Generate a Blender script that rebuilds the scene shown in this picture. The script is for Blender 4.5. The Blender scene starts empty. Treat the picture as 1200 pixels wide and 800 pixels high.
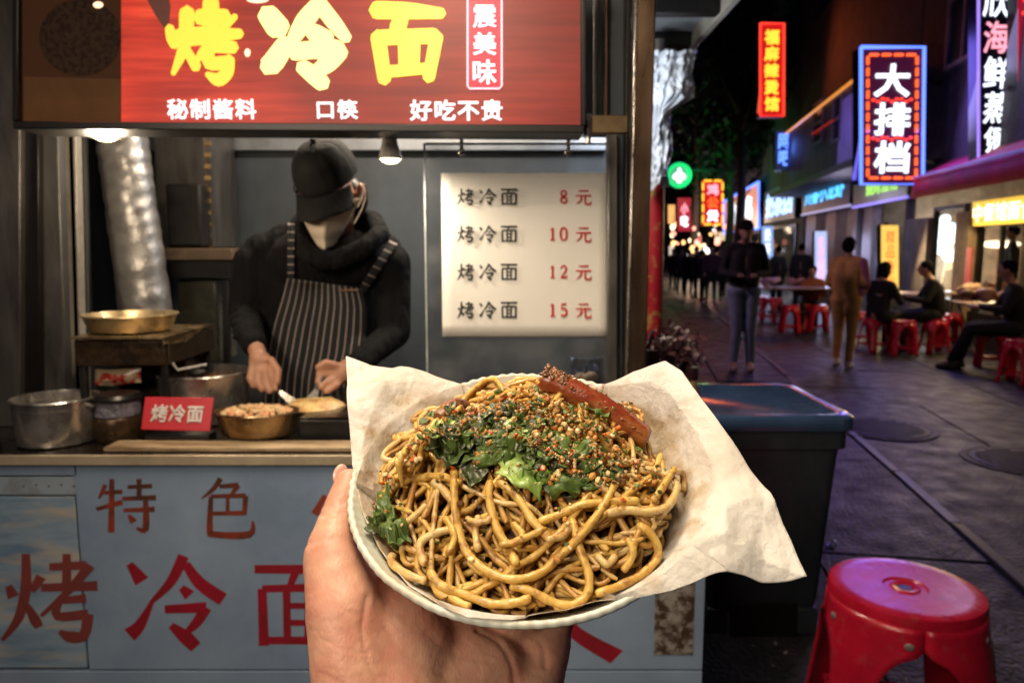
import bpy, bmesh, math, random
import numpy as np
from mathutils import Vector, Matrix, Euler, noise
from mathutils.bvhtree import BVHTree

PI = math.pi
R = math.radians
sc = bpy.context.scene
COL = sc.collection
random.seed(7)

# ------------------------------------------------------------------ camera
CAM_Z = 1.43
PITCH = R(7.2)
FPX = 870.0
cam = bpy.data.cameras.new('camera')
cam.sensor_width = 36.0
cam.lens = 36.0 * FPX / 1200.0
cam.clip_start = 0.02
cam.clip_end = 500
cam.dof.use_dof = True
cam.dof.focus_distance = 0.475
cam.dof.aperture_fstop = 11.5
camo = bpy.data.objects.new('camera', cam)
COL.objects.link(camo)
camo.location = (0, 0, CAM_Z)
camo.rotation_euler = (R(90) - PITCH, 0, 0)
sc.camera = camo

# ------------------------------------------------------------------ world (night)
w = bpy.data.worlds.new('World')
sc.world = w
w.use_nodes = True
w.node_tree.nodes['Background'].inputs[0].default_value = (0.16, 0.11, 0.36, 1)
w.node_tree.nodes['Background'].inputs[1].default_value = 0.06
sc.view_settings.view_transform = 'Standard'
sc.view_settings.look = 'None'
sc.view_settings.exposure = 0.0
sc.view_settings.gamma = 1.0
sc.cycles.use_denoising = True
sc.cycles.max_bounces = 6
sc.cycles.diffuse_bounces = 3
sc.cycles.glossy_bounces = 3
sc.cycles.transparent_max_bounces = 8
sc.cycles.sample_clamp_indirect = 4.0
sc.cycles.caustics_reflective = False
sc.cycles.caustics_refractive = False


def light(name, kind, loc, power, col, size=0.3, size_y=None, target=None, spot=None, blend=0.5, spread=None):
    d = bpy.data.lights.new(name, kind)
    d.energy = power
    d.color = col
    if kind == 'AREA':
        d.size = size
        if size_y:
            d.shape = 'RECTANGLE'
            d.size_y = size_y
        if spread:
            d.spread = spread
    else:
        d.shadow_soft_size = size
    if kind == 'SPOT':
        d.spot_size = spot
        d.spot_blend = blend
    o = bpy.data.objects.new(name, d)
    COL.objects.link(o)
    o.location = loc
    if target is not None:
        v = Vector(target) - Vector(loc)
        o.rotation_euler = v.to_track_quat('-Z', 'Y').to_euler()
    return o


# ------------------------------------------------------------------ place finding
def ray(x, y):
    u = (x - 600.0) / FPX
    v = (400.0 - y) / FPX
    return Vector((u, math.cos(PITCH) + v * math.sin(PITCH), -math.sin(PITCH) + v * math.cos(PITCH)))


EYE = Vector((0, 0, CAM_Z))


def P(x, y, Y):
    d = ray(x, y)
    return EYE + d * (Y / d.y)


def G(x, y, z=0.0):
    d = ray(x, y)
    return EYE + d * ((z - CAM_Z) / d.z)


TH = R(9.78)
SD = Vector((math.sin(TH), math.cos(TH), 0))
SR = Vector((math.cos(TH), -math.sin(TH), 0))


def S(a, s, z=0.0):
    return SD * a + SR * s + Vector((0, 0, z))


def F(x, y, s):
    d = ray(x, y)
    return EYE + d * (s / d.dot(SR))


def A(x, s):
    return s / math.tan(math.atan((x - 600.0) / FPX) - TH)


# ------------------------------------------------------------------ materials
MATS = {}


def M(name, col, rough=0.5, metal=0.0, var=0.15, scale=6.0, col2=None, bump=0.0, bscale=80.0, emit=None, es=1.0,
      coat=0.0, sss=0.0, alpha=1.0, trans=0.0, rvar=0.0, spec=0.5, stretch=(1, 1, 1), sheen=0.0, thr=None):
    if name in MATS:
        return MATS[name]
    m = bpy.data.materials.new(name)
    m.use_nodes = True
    nt = m.node_tree
    b = nt.nodes['Principled BSDF']
    b.inputs['Roughness'].default_value = rough
    b.inputs['Metallic'].default_value = metal
    b.inputs['Specular IOR Level'].default_value = spec
    tc = nt.nodes.new('ShaderNodeTexCoord')
    mp = nt.nodes.new('ShaderNodeMapping')
    mp.inputs['Scale'].default_value = stretch
    nt.links.new(tc.outputs['Object'], mp.inputs[0])
    n = nt.nodes.new('ShaderNodeTexNoise')
    n.inputs['Scale'].default_value = scale
    n.inputs['Detail'].default_value = 6
    n.inputs['Roughness'].default_value = 0.65
    nt.links.new(mp.outputs[0], n.inputs['Vector'])
    cr = nt.nodes.new('ShaderNodeValToRGB')
    c1 = Vector(col[:3])
    c2 = Vector(col2[:3]) if col2 else c1 * (1 - var)
    c0 = c1 * (1 + var * 0.6) if not col2 else c1
    lo, hi = thr if thr else (0.36, 0.66)
    cr.color_ramp.elements[0].position = lo
    cr.color_ramp.elements[1].position = hi
    cr.color_ramp.elements[0].color = (*[min(1, c) for c in c0], 1)
    cr.color_ramp.elements[1].color = (*c2, 1)
    nt.links.new(n.outputs['Fac'], cr.inputs[0])
    nt.links.new(cr.outputs[0], b.inputs['Base Color'])
    if rvar:
        mr = nt.nodes.new('ShaderNodeMapRange')
        mr.inputs[1].default_value = 0.3
        mr.inputs[2].default_value = 0.7
        mr.inputs[3].default_value = max(0.02, rough - rvar)
        mr.inputs[4].default_value = min(1, rough + rvar)
        n3 = nt.nodes.new('ShaderNodeTexNoise')
        n3.inputs['Scale'].default_value = scale * 2.3
        n3.inputs['Detail'].default_value = 5
        nt.links.new(mp.outputs[0], n3.inputs['Vector'])
        nt.links.new(n3.outputs['Fac'], mr.inputs[0])
        nt.links.new(mr.outputs[0], b.inputs['Roughness'])
    if bump:
        n2 = nt.nodes.new('ShaderNodeTexNoise')
        n2.inputs['Scale'].default_value = bscale
        n2.inputs['Detail'].default_value = 4
        nt.links.new(mp.outputs[0], n2.inputs['Vector'])
        bp = nt.nodes.new('ShaderNodeBump')
        bp.inputs['Strength'].default_value = bump
        bp.inputs['Distance'].default_value = 0.6 / bscale
        nt.links.new(n2.outputs['Fac'], bp.inputs['Height'])
        nt.links.new(bp.outputs[0], b.inputs['Normal'])
    if emit:
        b.inputs['Emission Color'].default_value = (*emit, 1)
        b.inputs['Emission Strength'].default_value = es
    if coat:
        b.inputs['Coat Weight'].default_value = coat
        b.inputs['Coat Roughness'].default_value = 0.15
    if sss:
        b.inputs['Subsurface Weight'].default_value = sss
        b.inputs['Subsurface Radius'].default_value = (1.0, 0.35, 0.2)
        b.inputs['Subsurface Scale'].default_value = 0.006
    if sheen:
        b.inputs['Sheen Weight'].default_value = sheen
    b.inputs['Alpha'].default_value = alpha
    b.inputs['Transmission Weight'].default_value = trans
    MATS[name] = m
    return m


def EM(name, col, es=1.0):
    """lit sign colour"""
    if name in MATS:
        return MATS[name]
    m = M(name, tuple(c * 0.6 for c in col), rough=0.4, emit=col, es=es)
    return m


def nodes(m):
    return m.node_tree.nodes, m.node_tree.links, m.node_tree.nodes['Principled BSDF']


def dirt(m, col, scale, stretch=(1, 1, 1), lo=0.52, hi=0.72, fac=0.6, rough=None):
    """worn or dirty patches over a material's own colour"""
    nt, lk, b = nodes(m)
    tc = nt.new('ShaderNodeTexCoord')
    mp = nt.new('ShaderNodeMapping')
    mp.inputs['Scale'].default_value = stretch
    mp.inputs['Location'].default_value = (scale, 2 * scale, 1.7)
    n = nt.new('ShaderNodeTexNoise')
    n.inputs['Scale'].default_value = scale
    n.inputs['Detail'].default_value = 9
    n.inputs['Roughness'].default_value = 0.7
    lk.new(tc.outputs['Object'], mp.inputs[0])
    lk.new(mp.outputs[0], n.inputs['Vector'])
    mr = nt.new('ShaderNodeMapRange')
    mr.inputs[1].default_value, mr.inputs[2].default_value = lo, hi
    mr.inputs[3].default_value, mr.inputs[4].default_value = 0.0, fac
    lk.new(n.outputs['Fac'], mr.inputs[0])
    mx = nt.new('ShaderNodeMix')
    mx.data_type = 'RGBA'
    lk.new(mr.outputs[0], mx.inputs[0])
    lk.new(b.inputs['Base Color'].links[0].from_socket, mx.inputs[6])
    mx.inputs[7].default_value = (*col, 1)
    lk.new(mx.outputs[2], b.inputs['Base Color'])
    return m


# ------------------------------------------------------------------ mesh building
class MB:
    def __init__(s):
        s.v = []
        s.f = []

    def add(s, vs, fs):
        o = len(s.v)
        s.v += [tuple(v) for v in vs]
        s.f += [tuple(i + o for i in f) for f in fs]
        return s

    def box(s, c, d, rot=None):
        hx, hy, hz = d[0] / 2, d[1] / 2, d[2] / 2
        vs = [Vector((x, y, z)) for z in (-hz, hz) for y in (-hy, hy) for x in (-hx, hx)]
        if rot is not None:
            vs = [rot @ v for v in vs]
        vs = [v + Vector(c) for v in vs]
        return s.add(vs, [(0, 2, 3, 1), (4, 5, 7, 6), (0, 1, 5, 4), (2, 6, 7, 3), (0, 4, 6, 2), (1, 3, 7, 5)])

    def box2(s, lo, hi):
        return s.box([(a + b) / 2 for a, b in zip(lo, hi)], [abs(b - a) for a, b in zip(lo, hi)])

    def slab(s, p0, p1, p2, p3, n):
        """quad p0..p3 pushed along n"""
        n = Vector(n)
        a = [Vector(p) for p in (p0, p1, p2, p3)]
        return s.add(a + [p + n for p in a], [(0, 1, 2, 3), (7, 6, 5, 4), (0, 4, 5, 1), (1, 5, 6, 2), (2, 6, 7, 3), (3, 7, 4, 0)])

    def tube(s, pts, r, n=8, cap=True):
        pts = [Vector(p) for p in pts]
        rs = r if isinstance(r, (list, tuple)) else [r] * len(pts)
        T = []
        for i in range(len(pts)):
            a = pts[max(i - 1, 0)]
            b = pts[min(i + 1, len(pts) - 1)]
            t = (b - a)
            T.append(t.normalized() if t.length > 1e-9 else Vector((0, 0, 1)))
        up = Vector((0, 0, 1)) if abs(T[0].z) < 0.9 else Vector((1, 0, 0))
        N = (up - T[0] * up.dot(T[0])).normalized()
        vs, fs = [], []
        for i, p in enumerate(pts):
            if i:
                N = (N - T[i] * N.dot(T[i]))
                N = N.normalized() if N.length > 1e-6 else T[i].orthogonal().normalized()
            B = T[i].cross(N)
            for k in range(n):
                a = 2 * PI * k / n
                vs.append(p + (N * math.cos(a) + B * math.sin(a)) * rs[i])
        for i in range(len(pts) - 1):
            for k in range(n):
                k2 = (k + 1) % n
                fs.append((i * n + k, i * n + k2, (i + 1) * n + k2, (i + 1) * n + k))
        if cap:
            fs.append(tuple(reversed(range(n))))
            fs.append(tuple((len(pts) - 1) * n + k for k in range(n)))
        return s.add(vs, fs)

    def lathe(s, prof, n=32, c=(0, 0, 0), sx=1.0, sy=1.0, close=False):
        vs, fs = [], []
        for r, z in prof:
            for k in range(n):
                a = 2 * PI * k / n
                vs.append((c[0] + r * math.cos(a) * sx, c[1] + r * math.sin(a) * sy, c[2] + z))
        for i in range(len(prof) - 1):
            for k in range(n):
                k2 = (k + 1) % n
                fs.append((i * n + k, i * n + k2, (i + 1) * n + k2, (i + 1) * n + k))
        return s.add(vs, fs)

    def grid(s, fn, nu, nv):
        vs = [fn(i / nu, j / nv) for j in range(nv + 1) for i in range(nu + 1)]
        fs = [(j * (nu + 1) + i, j * (nu + 1) + i + 1, (j + 1) * (nu + 1) + i + 1, (j + 1) * (nu + 1) + i)
              for j in range(nv) for i in range(nu)]
        return s.add(vs, fs)

    def loft(s, secs, cap=True):
        n = len(secs[0])
        vs = [p for q in secs for p in q]
        fs = []
        for i in range(len(secs) - 1):
            for k in range(n):
                k2 = (k + 1) % n
                fs.append((i * n + k, i * n + k2, (i + 1) * n + k2, (i + 1) * n + k))
        if cap:
            fs.append(tuple(reversed(range(n))))
            fs.append(tuple((len(secs) - 1) * n + k for k in range(n)))
        return s.add(vs, fs)

    def ell(s, c, r, rot=None, nu=14, nv=9):
        vs, fs = [], []
        c = Vector(c)
        for j in range(1, nv):
            ph = PI * j / nv
            for i in range(nu):
                a = 2 * PI * i / nu
                v = Vector((math.sin(ph) * math.cos(a) * r[0], math.sin(ph) * math.sin(a) * r[1], math.cos(ph) * r[2]))
                vs.append(c + (rot @ v if rot is not None else v))
        t = Vector((0, 0, r[2]))
        if rot is not None:
            t = rot @ t
        vs += [c + t, c - t]
        for j in range(nv - 2):
            for i in range(nu):
                i2 = (i + 1) % nu
                fs.append((j * nu + i, (j + 1) * nu + i, (j + 1) * nu + i2, j * nu + i2))
        a, b = len(vs) - 2, len(vs) - 1
        for i in range(nu):
            i2 = (i + 1) % nu
            fs.append((a, i, i2))
            fs.append((b, (nv - 2) * nu + i2, (nv - 2) * nu + i))
        return s.add(vs, fs)

    def cap(s, a, b, ra, rb, n=14):
        """tapered capsule"""
        a, b = Vector(a), Vector(b)
        d = b - a
        L = d.length
        t = d / L if L > 1e-6 else Vector((0, 0, 1))
        pts, rs = [], []
        for k in range(4):
            q = PI / 2 * (k + 0.25) / 4.25
            pts.append(a - t * ra * math.cos(q))
            rs.append(ra * math.sin(q))
        pts += [a, b]
        rs += [ra, rb]
        for k in range(3, -1, -1):
            q = PI / 2 * (k + 0.25) / 4.25
            pts.append(b + t * rb * math.cos(q))
            rs.append(rb * math.sin(q))
        return s.tube(pts, rs, n)

    def mesh(s, name):
        me = bpy.data.meshes.new(name)
        me.from_pydata(s.v, [], s.f)
        me.validate()
        me.update()
        return me

    def build(s, name, mat, parent=None, bevel=0.0, smooth=40, solid=0.0, sub=0):
        me = s.mesh(name)
        bm = bmesh.new()
        bm.from_mesh(me)
        bmesh.ops.recalc_face_normals(bm, faces=bm.faces)
        bm.to_mesh(me)
        bm.free()
        return finish(me, name, mat, parent, bevel, smooth, solid, sub)


WORLD = [True]      # True: vertices are given in world coordinates; False: in the thing's own frame


def wm(o):
    m = o.matrix_basis.copy()
    if o.parent is not None:
        m = wm(o.parent) @ o.matrix_parent_inverse @ m
    return m


def finish(me, name, mat, parent=None, bevel=0.0, smooth=40, solid=0.0, sub=0):
    if mat is not None:
        me.materials.clear()
        me.materials.append(mat)
    if smooth:
        me.polygons.foreach_set('use_smooth', [True] * len(me.polygons))
        me.set_sharp_from_angle(angle=R(smooth))
    o = bpy.data.objects.new(name, me)
    COL.objects.link(o)
    if parent is not None:
        o.parent = parent
        if WORLD[0]:
            o.matrix_parent_inverse = wm(parent).inverted()
    if solid:
        md = o.modifiers.new('solid', 'SOLIDIFY')
        md.thickness = solid
        md.offset = 0
    if bevel:
        md = o.modifiers.new('bevel', 'BEVEL')
        md.width = bevel
        md.segments = 2
        md.limit_method = 'ANGLE'
        md.harden_normals = False
    if sub:
        md = o.modifiers.new('sub', 'SUBSURF')
        md.levels = md.render_levels = sub
    return o


def blob(mb, name, mat, parent=None, voxel=0.01, it=4, fac=0.6):
    """fuse overlapping prims into one continuous smooth surface"""
    me = mb.mesh(name + '_src')
    o = bpy.data.objects.new('tmp', me)
    COL.objects.link(o)
    md = o.modifiers.new('r', 'REMESH')
    md.mode = 'VOXEL'
    md.voxel_size = voxel
    md = o.modifiers.new('s', 'SMOOTH')
    md.factor = fac
    md.iterations = it
    dg = bpy.context.evaluated_depsgraph_get()
    dg.update()
    m2 = bpy.data.meshes.new_from_object(o.evaluated_get(dg))
    m2.name = name
    bpy.data.objects.remove(o)
    m2.polygons.foreach_set('use_smooth', [True] * len(m2.polygons))
    if mat is None:
        return m2
    return finish(m2, name, mat, parent, smooth=0)


def tag(o, label=None, cat=None, group=None, kind=None):
    if label:
        o['label'] = label
    if cat:
        o['category'] = cat
    if group:
        o['group'] = group
    if kind:
        o['kind'] = kind
    return o


def thing(name, label, cat, loc=(0, 0, 0), rz=0.0, group=None):
    o = bpy.data.objects.new(name, None)
    o.empty_display_size = 0.1
    COL.objects.link(o)
    o.location = loc
    o.rotation_euler = (0, 0, rz)
    return tag(o, label, cat, group)


def local(o):
    """matrix that brings world points into the thing's frame"""
    m = Matrix.LocRotScale(o.location, o.rotation_euler, o.scale)
    return m.inverted()


def copy_tree(o, parent=None):
    c = o.copy()
    COL.objects.link(c)
    c.parent = parent
    for ch in [x for x in CH.get(o.name, [])]:
        copy_tree(ch, c)
    return c


CH = {}


def index_children(o):
    L = [x for x in COL.objects if x.parent is o]
    CH[o.name] = L
    for x in L:
        index_children(x)


# ------------------------------------------------------------------ lettering
def glyph_mesh(body, size=1.0, bold=0.02, vertical=False, line=1.0, spacing=1.0):
    c = bpy.data.curves.new('t', 'FONT')
    c.body = '\n'.join(body) if vertical else body
    c.size = size
    c.space_line = line
    c.space_character = spacing
    c.bevel_depth = bold * size
    c.bevel_resolution = 0
    c.resolution_u = 2
    o = bpy.data.objects.new('t', c)
    COL.objects.link(o)
    dg = bpy.context.evaluated_depsgraph_get()
    dg.update()
    m = bpy.data.meshes.new_from_object(o.evaluated_get(dg))
    bpy.data.objects.remove(o)
    co = np.empty(len(m.vertices) * 3)
    m.vertices.foreach_get('co', co)
    co = co.reshape(-1, 3)
    return m, co


def text_on(body, c, right, up, W, H, mat, parent, name='lettering', bold=0.02, vertical=False, thick=0.002, line=1.0, spacing=1.0):
    """fit text in a W x H rectangle centred on c (points in parent's frame)"""
    m, co = glyph_mesh(body, 1.0, bold, vertical, line, spacing)
    lo, hi = co.min(0), co.max(0)
    right, up, c = Vector(right).normalized(), Vector(up).normalized(), Vector(c)
    n = right.cross(up)
    sx = W / (hi[0] - lo[0])
    sy = H / (hi[1] - lo[1])
    sz = thick / max(1e-5, hi[2] - lo[2])
    q = (co - (lo + hi) / 2) * np.array([sx, sy, sz])
    out = np.array(c)[None, :] + q[:, :1] * np.array(right) + q[:, 1:2] * np.array(up) + q[:, 2:] * np.array(n)
    m.vertices.foreach_set('co', out.ravel())
    m.update()
    m.name = name
    return finish(m, name, mat, parent, smooth=0)


# hand-drawn brush glyphs: strokes in a 0..100 box (y up), each point x, y, width
def st(*a):
    return [tuple(a[i:i + 3]) for i in range(0, len(a), 3)]


GL = {
    '烤': [st(10, 62, 5, 15, 50, 9), st(42, 72, 8, 33, 56, 5), st(27, 96, 6, 27, 60, 8, 20, 28, 7, 4, 4, 3),
           st(28, 42, 4, 36, 26, 8, 40, 18, 6), st(50, 82, 6, 86, 84, 7), st(67, 96, 6, 67, 64, 7),
           st(42, 60, 6, 97, 62, 8), st(90, 84, 8, 70, 58, 6, 42, 30, 3), st(60, 46, 5, 86, 49, 7),
           st(60, 46, 5, 58, 30, 7, 88, 32, 8), st(88, 32, 8, 84, 10, 8, 70, 8, 9, 60, 14, 3)],
    '冷': [st(8, 88, 5, 20, 70, 11), st(8, 16, 11, 18, 26, 8, 30, 50, 3), st(60, 96, 8, 48, 70, 7, 28, 48, 3),
           st(62, 88, 6, 76, 68, 9, 98, 52, 10), st(58, 64, 5, 66, 56, 9), st(42, 42, 6, 82, 44, 8),
           st(82, 44, 8, 72, 28, 7, 62, 18, 4), st(48, 26, 5, 62, 14, 10, 72, 4, 9)],
    '面': [st(4, 90, 7, 96, 90, 8), st(48, 88, 7, 42, 72, 5), st(12, 68, 7, 14, 4, 8), st(12, 68, 6, 88, 70, 7),
           st(88, 70, 8, 87, 4, 8), st(14, 10, 6, 87, 10, 7), st(38, 68, 6, 39, 12, 6), st(62, 68, 6, 61, 12, 6),
           st(39, 49, 5, 61, 49, 5), st(39, 30, 5, 61, 30, 5)],
    '元': [st(22, 86, 5, 78, 86, 7), st(6, 58, 5, 94, 58, 7), st(38, 58, 7, 34, 30, 7, 8, 6, 2),
           st(60, 58, 7, 60, 14, 7, 68, 8, 7, 88, 8, 7, 92, 26, 2)],
    '特': [st(18, 86, 6, 8, 62, 3), st(14, 72, 5, 44, 74, 6), st(4, 44, 5, 44, 56, 7), st(28, 96, 6, 27, 4, 8),
           st(52, 82, 5, 90, 84, 6), st(70, 96, 6, 70, 64, 6), st(44, 62, 5, 96, 64, 7), st(46, 42, 5, 94, 44, 7),
           st(80, 60, 6, 80, 10, 8, 66, 12, 3), st(54, 34, 4, 62, 22, 9)],
    '色': [st(38, 97, 7, 26, 80, 6, 6, 64, 2), st(36, 84, 5, 68, 86, 7), st(68, 86, 7, 54, 68, 4), st(22, 68, 5, 80, 69, 6),
           st(22, 68, 6, 20, 14, 8, 28, 6, 8, 86, 6, 9, 92, 28, 3), st(80, 69, 7, 78, 38, 6), st(22, 40, 5, 78, 41, 6),
           st(50, 67, 5, 50, 42, 5)],
    '小': [st(50, 96, 8, 50, 8, 9, 36, 12, 3), st(28, 66, 6, 10, 34, 10), st(70, 68, 5, 90, 40, 10)],
    '大': [st(8, 62, 6, 92, 64, 7), st(50, 96, 8, 48, 60, 8, 34, 26, 7, 6, 4, 3), st(50, 60, 5, 68, 28, 9, 98, 4, 12)],
    '0': [st(50, 94, 8, 26, 84, 13, 18, 50, 17, 26, 16, 13, 50, 6, 8, 74, 16, 13, 82, 50, 17, 74, 84, 13, 50, 94, 8)],
    '1': [st(28, 78, 5, 52, 92, 12), st(52, 92, 17, 52, 8, 17), st(28, 6, 7, 76, 6, 7)],
    '2': [st(22, 72, 13, 32, 90, 9, 56, 94, 9, 76, 76, 16, 66, 50, 13, 20, 10, 6), st(20, 10, 11, 82, 10, 13), st(82, 10, 9, 86, 28, 5)],
    '5': [st(30, 92, 9, 78, 92, 11), st(30, 92, 7, 26, 54, 7), st(26, 54, 7, 52, 62, 9, 78, 46, 15, 76, 20, 15, 50, 6, 9, 22, 16, 13)],
    '8': [st(50, 94, 8, 26, 84, 11, 26, 64, 11, 50, 50, 13, 78, 34, 13, 76, 14, 11, 50, 6, 8, 24, 14, 11, 22, 34, 13, 50, 50, 11, 74, 66, 12, 72, 86, 11, 50, 94, 8)],
}


def smooth_poly(p, k=4):
    if len(p) < 3:
        return [tuple(p[0][i] + (p[1][i] - p[0][i]) * t / 4 for i in range(3)) for t in range(5)]
    out = []
    n = len(p)
    for i in range(n - 1):
        p0, p1, p2, p3 = p[max(i - 1, 0)], p[i], p[i + 1], p[min(i + 2, n - 1)]
        for j in range(k):
            t = j / k
            out.append(tuple(0.5 * (2 * p1[d] + (p2[d] - p0[d]) * t + (2 * p0[d] - 5 * p1[d] + 4 * p2[d] - p3[d]) * t * t +
                                    (3 * p1[d] - p0[d] - 3 * p2[d] + p3[d]) * t ** 3) for d in range(3)))
    out.append(p[-1])
    return out


def brush(mb, strokes, to3d, n3, wmul=1.0, roundness=True, th=0.0004, scale=1.0):
    """strokes -> thin raised ribbons. to3d(x, y) maps box coordinates to a point; n3 = face normal; scale = world per unit"""
    n3 = Vector(n3)
    for si, s in enumerate(strokes):
        q = smooth_poly(s)
        L, Rr = [], []
        for i, (x, y, wd) in enumerate(q):
            a, b = q[max(i - 1, 0)], q[min(i + 1, len(q) - 1)]
            dx, dy = b[0] - a[0], b[1] - a[1]
            l = math.hypot(dx, dy) or 1
            nx, ny = -dy / l, dx / l
            hw = max(wd, 1.2) * wmul * 0.62
            L.append((x + nx * hw, y + ny * hw))
            Rr.append((x - nx * hw, y - ny * hw))
        if roundness:
            def endcap(c, d, w0):
                return [(c[0] + math.cos(d + t) * w0, c[1] + math.sin(d + t) * w0) for t in (PI / 3, 0, -PI / 3)]
            x, y, wd = q[-1]
            d = math.atan2(y - q[-2][1], x - q[-2][0])
            e = endcap((x, y), d, max(wd, 1.2) * wmul * 0.62)
            x, y, wd = q[0]
            d = math.atan2(y - q[1][1], x - q[1][0])
            b = endcap((x, y), d, max(wd, 1.2) * wmul * 0.62)
        else:
            e, b = [], []
        n = len(L)
        off = n3 * (th * (1 + si * 0.12))
        vs = [to3d(*p) + off for p in L] + [to3d(*p) + off for p in Rr]
        fs = [(i, i + 1, n + i + 1, n + i) for i in range(n - 1)]
        k = len(vs)
        if e:
            vs += [to3d(*p) + off for p in e]
            fs.append((n - 1, k, k + 1, k + 2, 2 * n - 1))
            k = len(vs)
            vs += [to3d(*p) + off for p in b]
            fs.append((n, k, k + 1, k + 2, 0))
        mb.add(vs, fs)


def brush_text(chars, cells, name, mat, parent, n3, pt, wmul=1.0, roundness=True, th=0.0006):
    """cells: per character (x0, y0, x1, y1) in photo-like panel coordinates; pt(x, y) -> point"""
    for ch, (x0, y0, x1, y1) in zip(chars, cells):
        mb = MB()
        brush(mb, GL[ch] if isinstance(ch, str) else ch, lambda u, v: pt(x0 + (x1 - x0) * u / 100, y1 + (y0 - y1) * v / 100), n3, wmul, roundness, th)
        finish(mb.mesh(name), name, mat, parent, smooth=0)

# ================================================================== lights that the place has
X = Vector((1, 0, 0))
Y3 = Vector((0, 1, 0))
Z = Vector((0, 0, 1))
WARM = (1.0, 0.80, 0.56)

# ------------------------------------------------------------------ shared materials
m_steel = M('brushed_steel', (0.66, 0.62, 0.56), 0.27, 0.90, 0.35, 9, bump=0.06, bscale=120, rvar=0.12)
m_steel_dull = M('dull_steel', (0.22, 0.205, 0.19), 0.42, 0.85, 0.4, 5, bump=0.08, bscale=60, rvar=0.15, stretch=(1, 1, 0.3))
m_bronze = M('bronze_post', (0.20, 0.125, 0.075), 0.3, 0.85, 0.45, 5, bump=0.05, bscale=60, rvar=0.12, stretch=(1, 1, 0.25))
m_dark = M('dark_metal', (0.022, 0.020, 0.019), 0.45, 0.5, 0.5, 7, bump=0.05, rvar=0.15)
m_black = M('black_frame', (0.012, 0.010, 0.010), 0.35, 0.2, 0.3, 6)
m_wall = M('grey_sheet_wall', (0.075, 0.090, 0.108), 0.55, 0.15, 0.3, 2.2, bump=0.03, bscale=12, rvar=0.1)
m_wall_l = M('pale_sheet_wall', (0.30, 0.285, 0.26), 0.5, 0.2, 0.35, 3, bump=0.04, bscale=14, rvar=0.1)
m_greasy = M('greasy_iron', (0.035, 0.024, 0.016), 0.3, 0.6, 0.6, 14, (0.10, 0.06, 0.03), bump=0.25, bscale=70, rvar=0.15)
m_brass = M('worn_pan_metal', (0.70, 0.56, 0.33), 0.34, 0.7, 0.3, 12, (0.48, 0.34, 0.16), bump=0.05, bscale=60, rvar=0.1)
m_wood = M('board_wood', (0.56, 0.42, 0.26), 0.5, 0, 0.35, 6, (0.20, 0.12, 0.06), bump=0.1, bscale=30, stretch=(1, 12, 12))
m_foil = M('crumpled_foil', (0.50, 0.48, 0.46), 0.42, 0.9, 0.25, 7, bump=0.18, bscale=60, rvar=0.1)

dirt(m_wall, (0.035, 0.03, 0.025), 3.0, (1, 1, .35), .5, .75, .7)
dirt(m_wall_l, (0.12, 0.09, 0.06), 5.0, (1, 1, .3), .5, .75, .7)
dirt(m_steel_dull, (0.05, 0.035, 0.02), 9.0, (1, 1, .25), .5, .7, .7)
dirt(m_bronze, (0.04, 0.022, 0.012), 11.0, (1, 1, .2), .48, .7, .8)
dirt(m_wood, (0.10, 0.06, 0.03), 14.0, (.4, 2, 2), .5, .65, .8)

# ================================================================== food stall
stall = thing('food_stall', 'steel street food stall with pale blue front panel and dark grey cooking booth', 'food stall', (-0.5, 1.6, 0))
YF = 1.6          # front plane
CZ = 0.98         # counter height
XL, XR = -1.75, 0.30
XP = P(826, 700, YF).x    # right edge of the front panel

# front panel, cut into sheets with open joints
m_panel = M('blue_grey_panel', (0.31, 0.41, 0.55), 0.42, 0.0, 0.22, 3.2, (0.21, 0.29, 0.42), bump=0.04, bscale=18, rvar=0.14)
m_panel2 = M('dirty_blue_panel', (0.32, 0.39, 0.47), 0.45, 0.0, 0.3, 9, (0.15, 0.13, 0.11), bump=0.06, bscale=40, thr=(0.5, 0.74))


def ppt(x, y, d=0.0):
    """point of the front panel seen at photo coordinates (authoring aid), d proud of it"""
    p = P(x, y, YF - d)
    return p


dirt(m_panel, (0.10, 0.085, 0.075), 2.4, (1, 1, .5), .53, .80, .45)
dirt(m_panel, (0.40, 0.43, 0.48), 34, (1, 1, .12), .62, .70, .35)
zA, zB, zC, zD = P(90, 558, YF).z, P(90, 581, YF).z, P(90, 783, YF).z, 0.14
xa, xb = P(92, 560, YF).x, P(97, 700, YF).x
j = 0.0022
mb = MB().box2((XL, YF, zA + j), (xa - j, YF + 0.02, CZ - 0.022))
mb.build('upper_trim_sheet', m_panel, stall, bevel=0.0015)
MB().box2((XL, YF + 0.001, zB + j), (xa - j, YF + 0.02, zA - j)).build('riveted_strip', m_panel2, stall, bevel=0.0015)
m_skyprint = M('sky_print', (0.34, 0.44, 0.54), 0.4, 0, 0.2, 3.5, (0.13, 0.24, 0.38), bump=0.02, bscale=30, stretch=(1.0, 1.0, 4.5))
nt, lk, b = nodes(m_skyprint)
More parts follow.
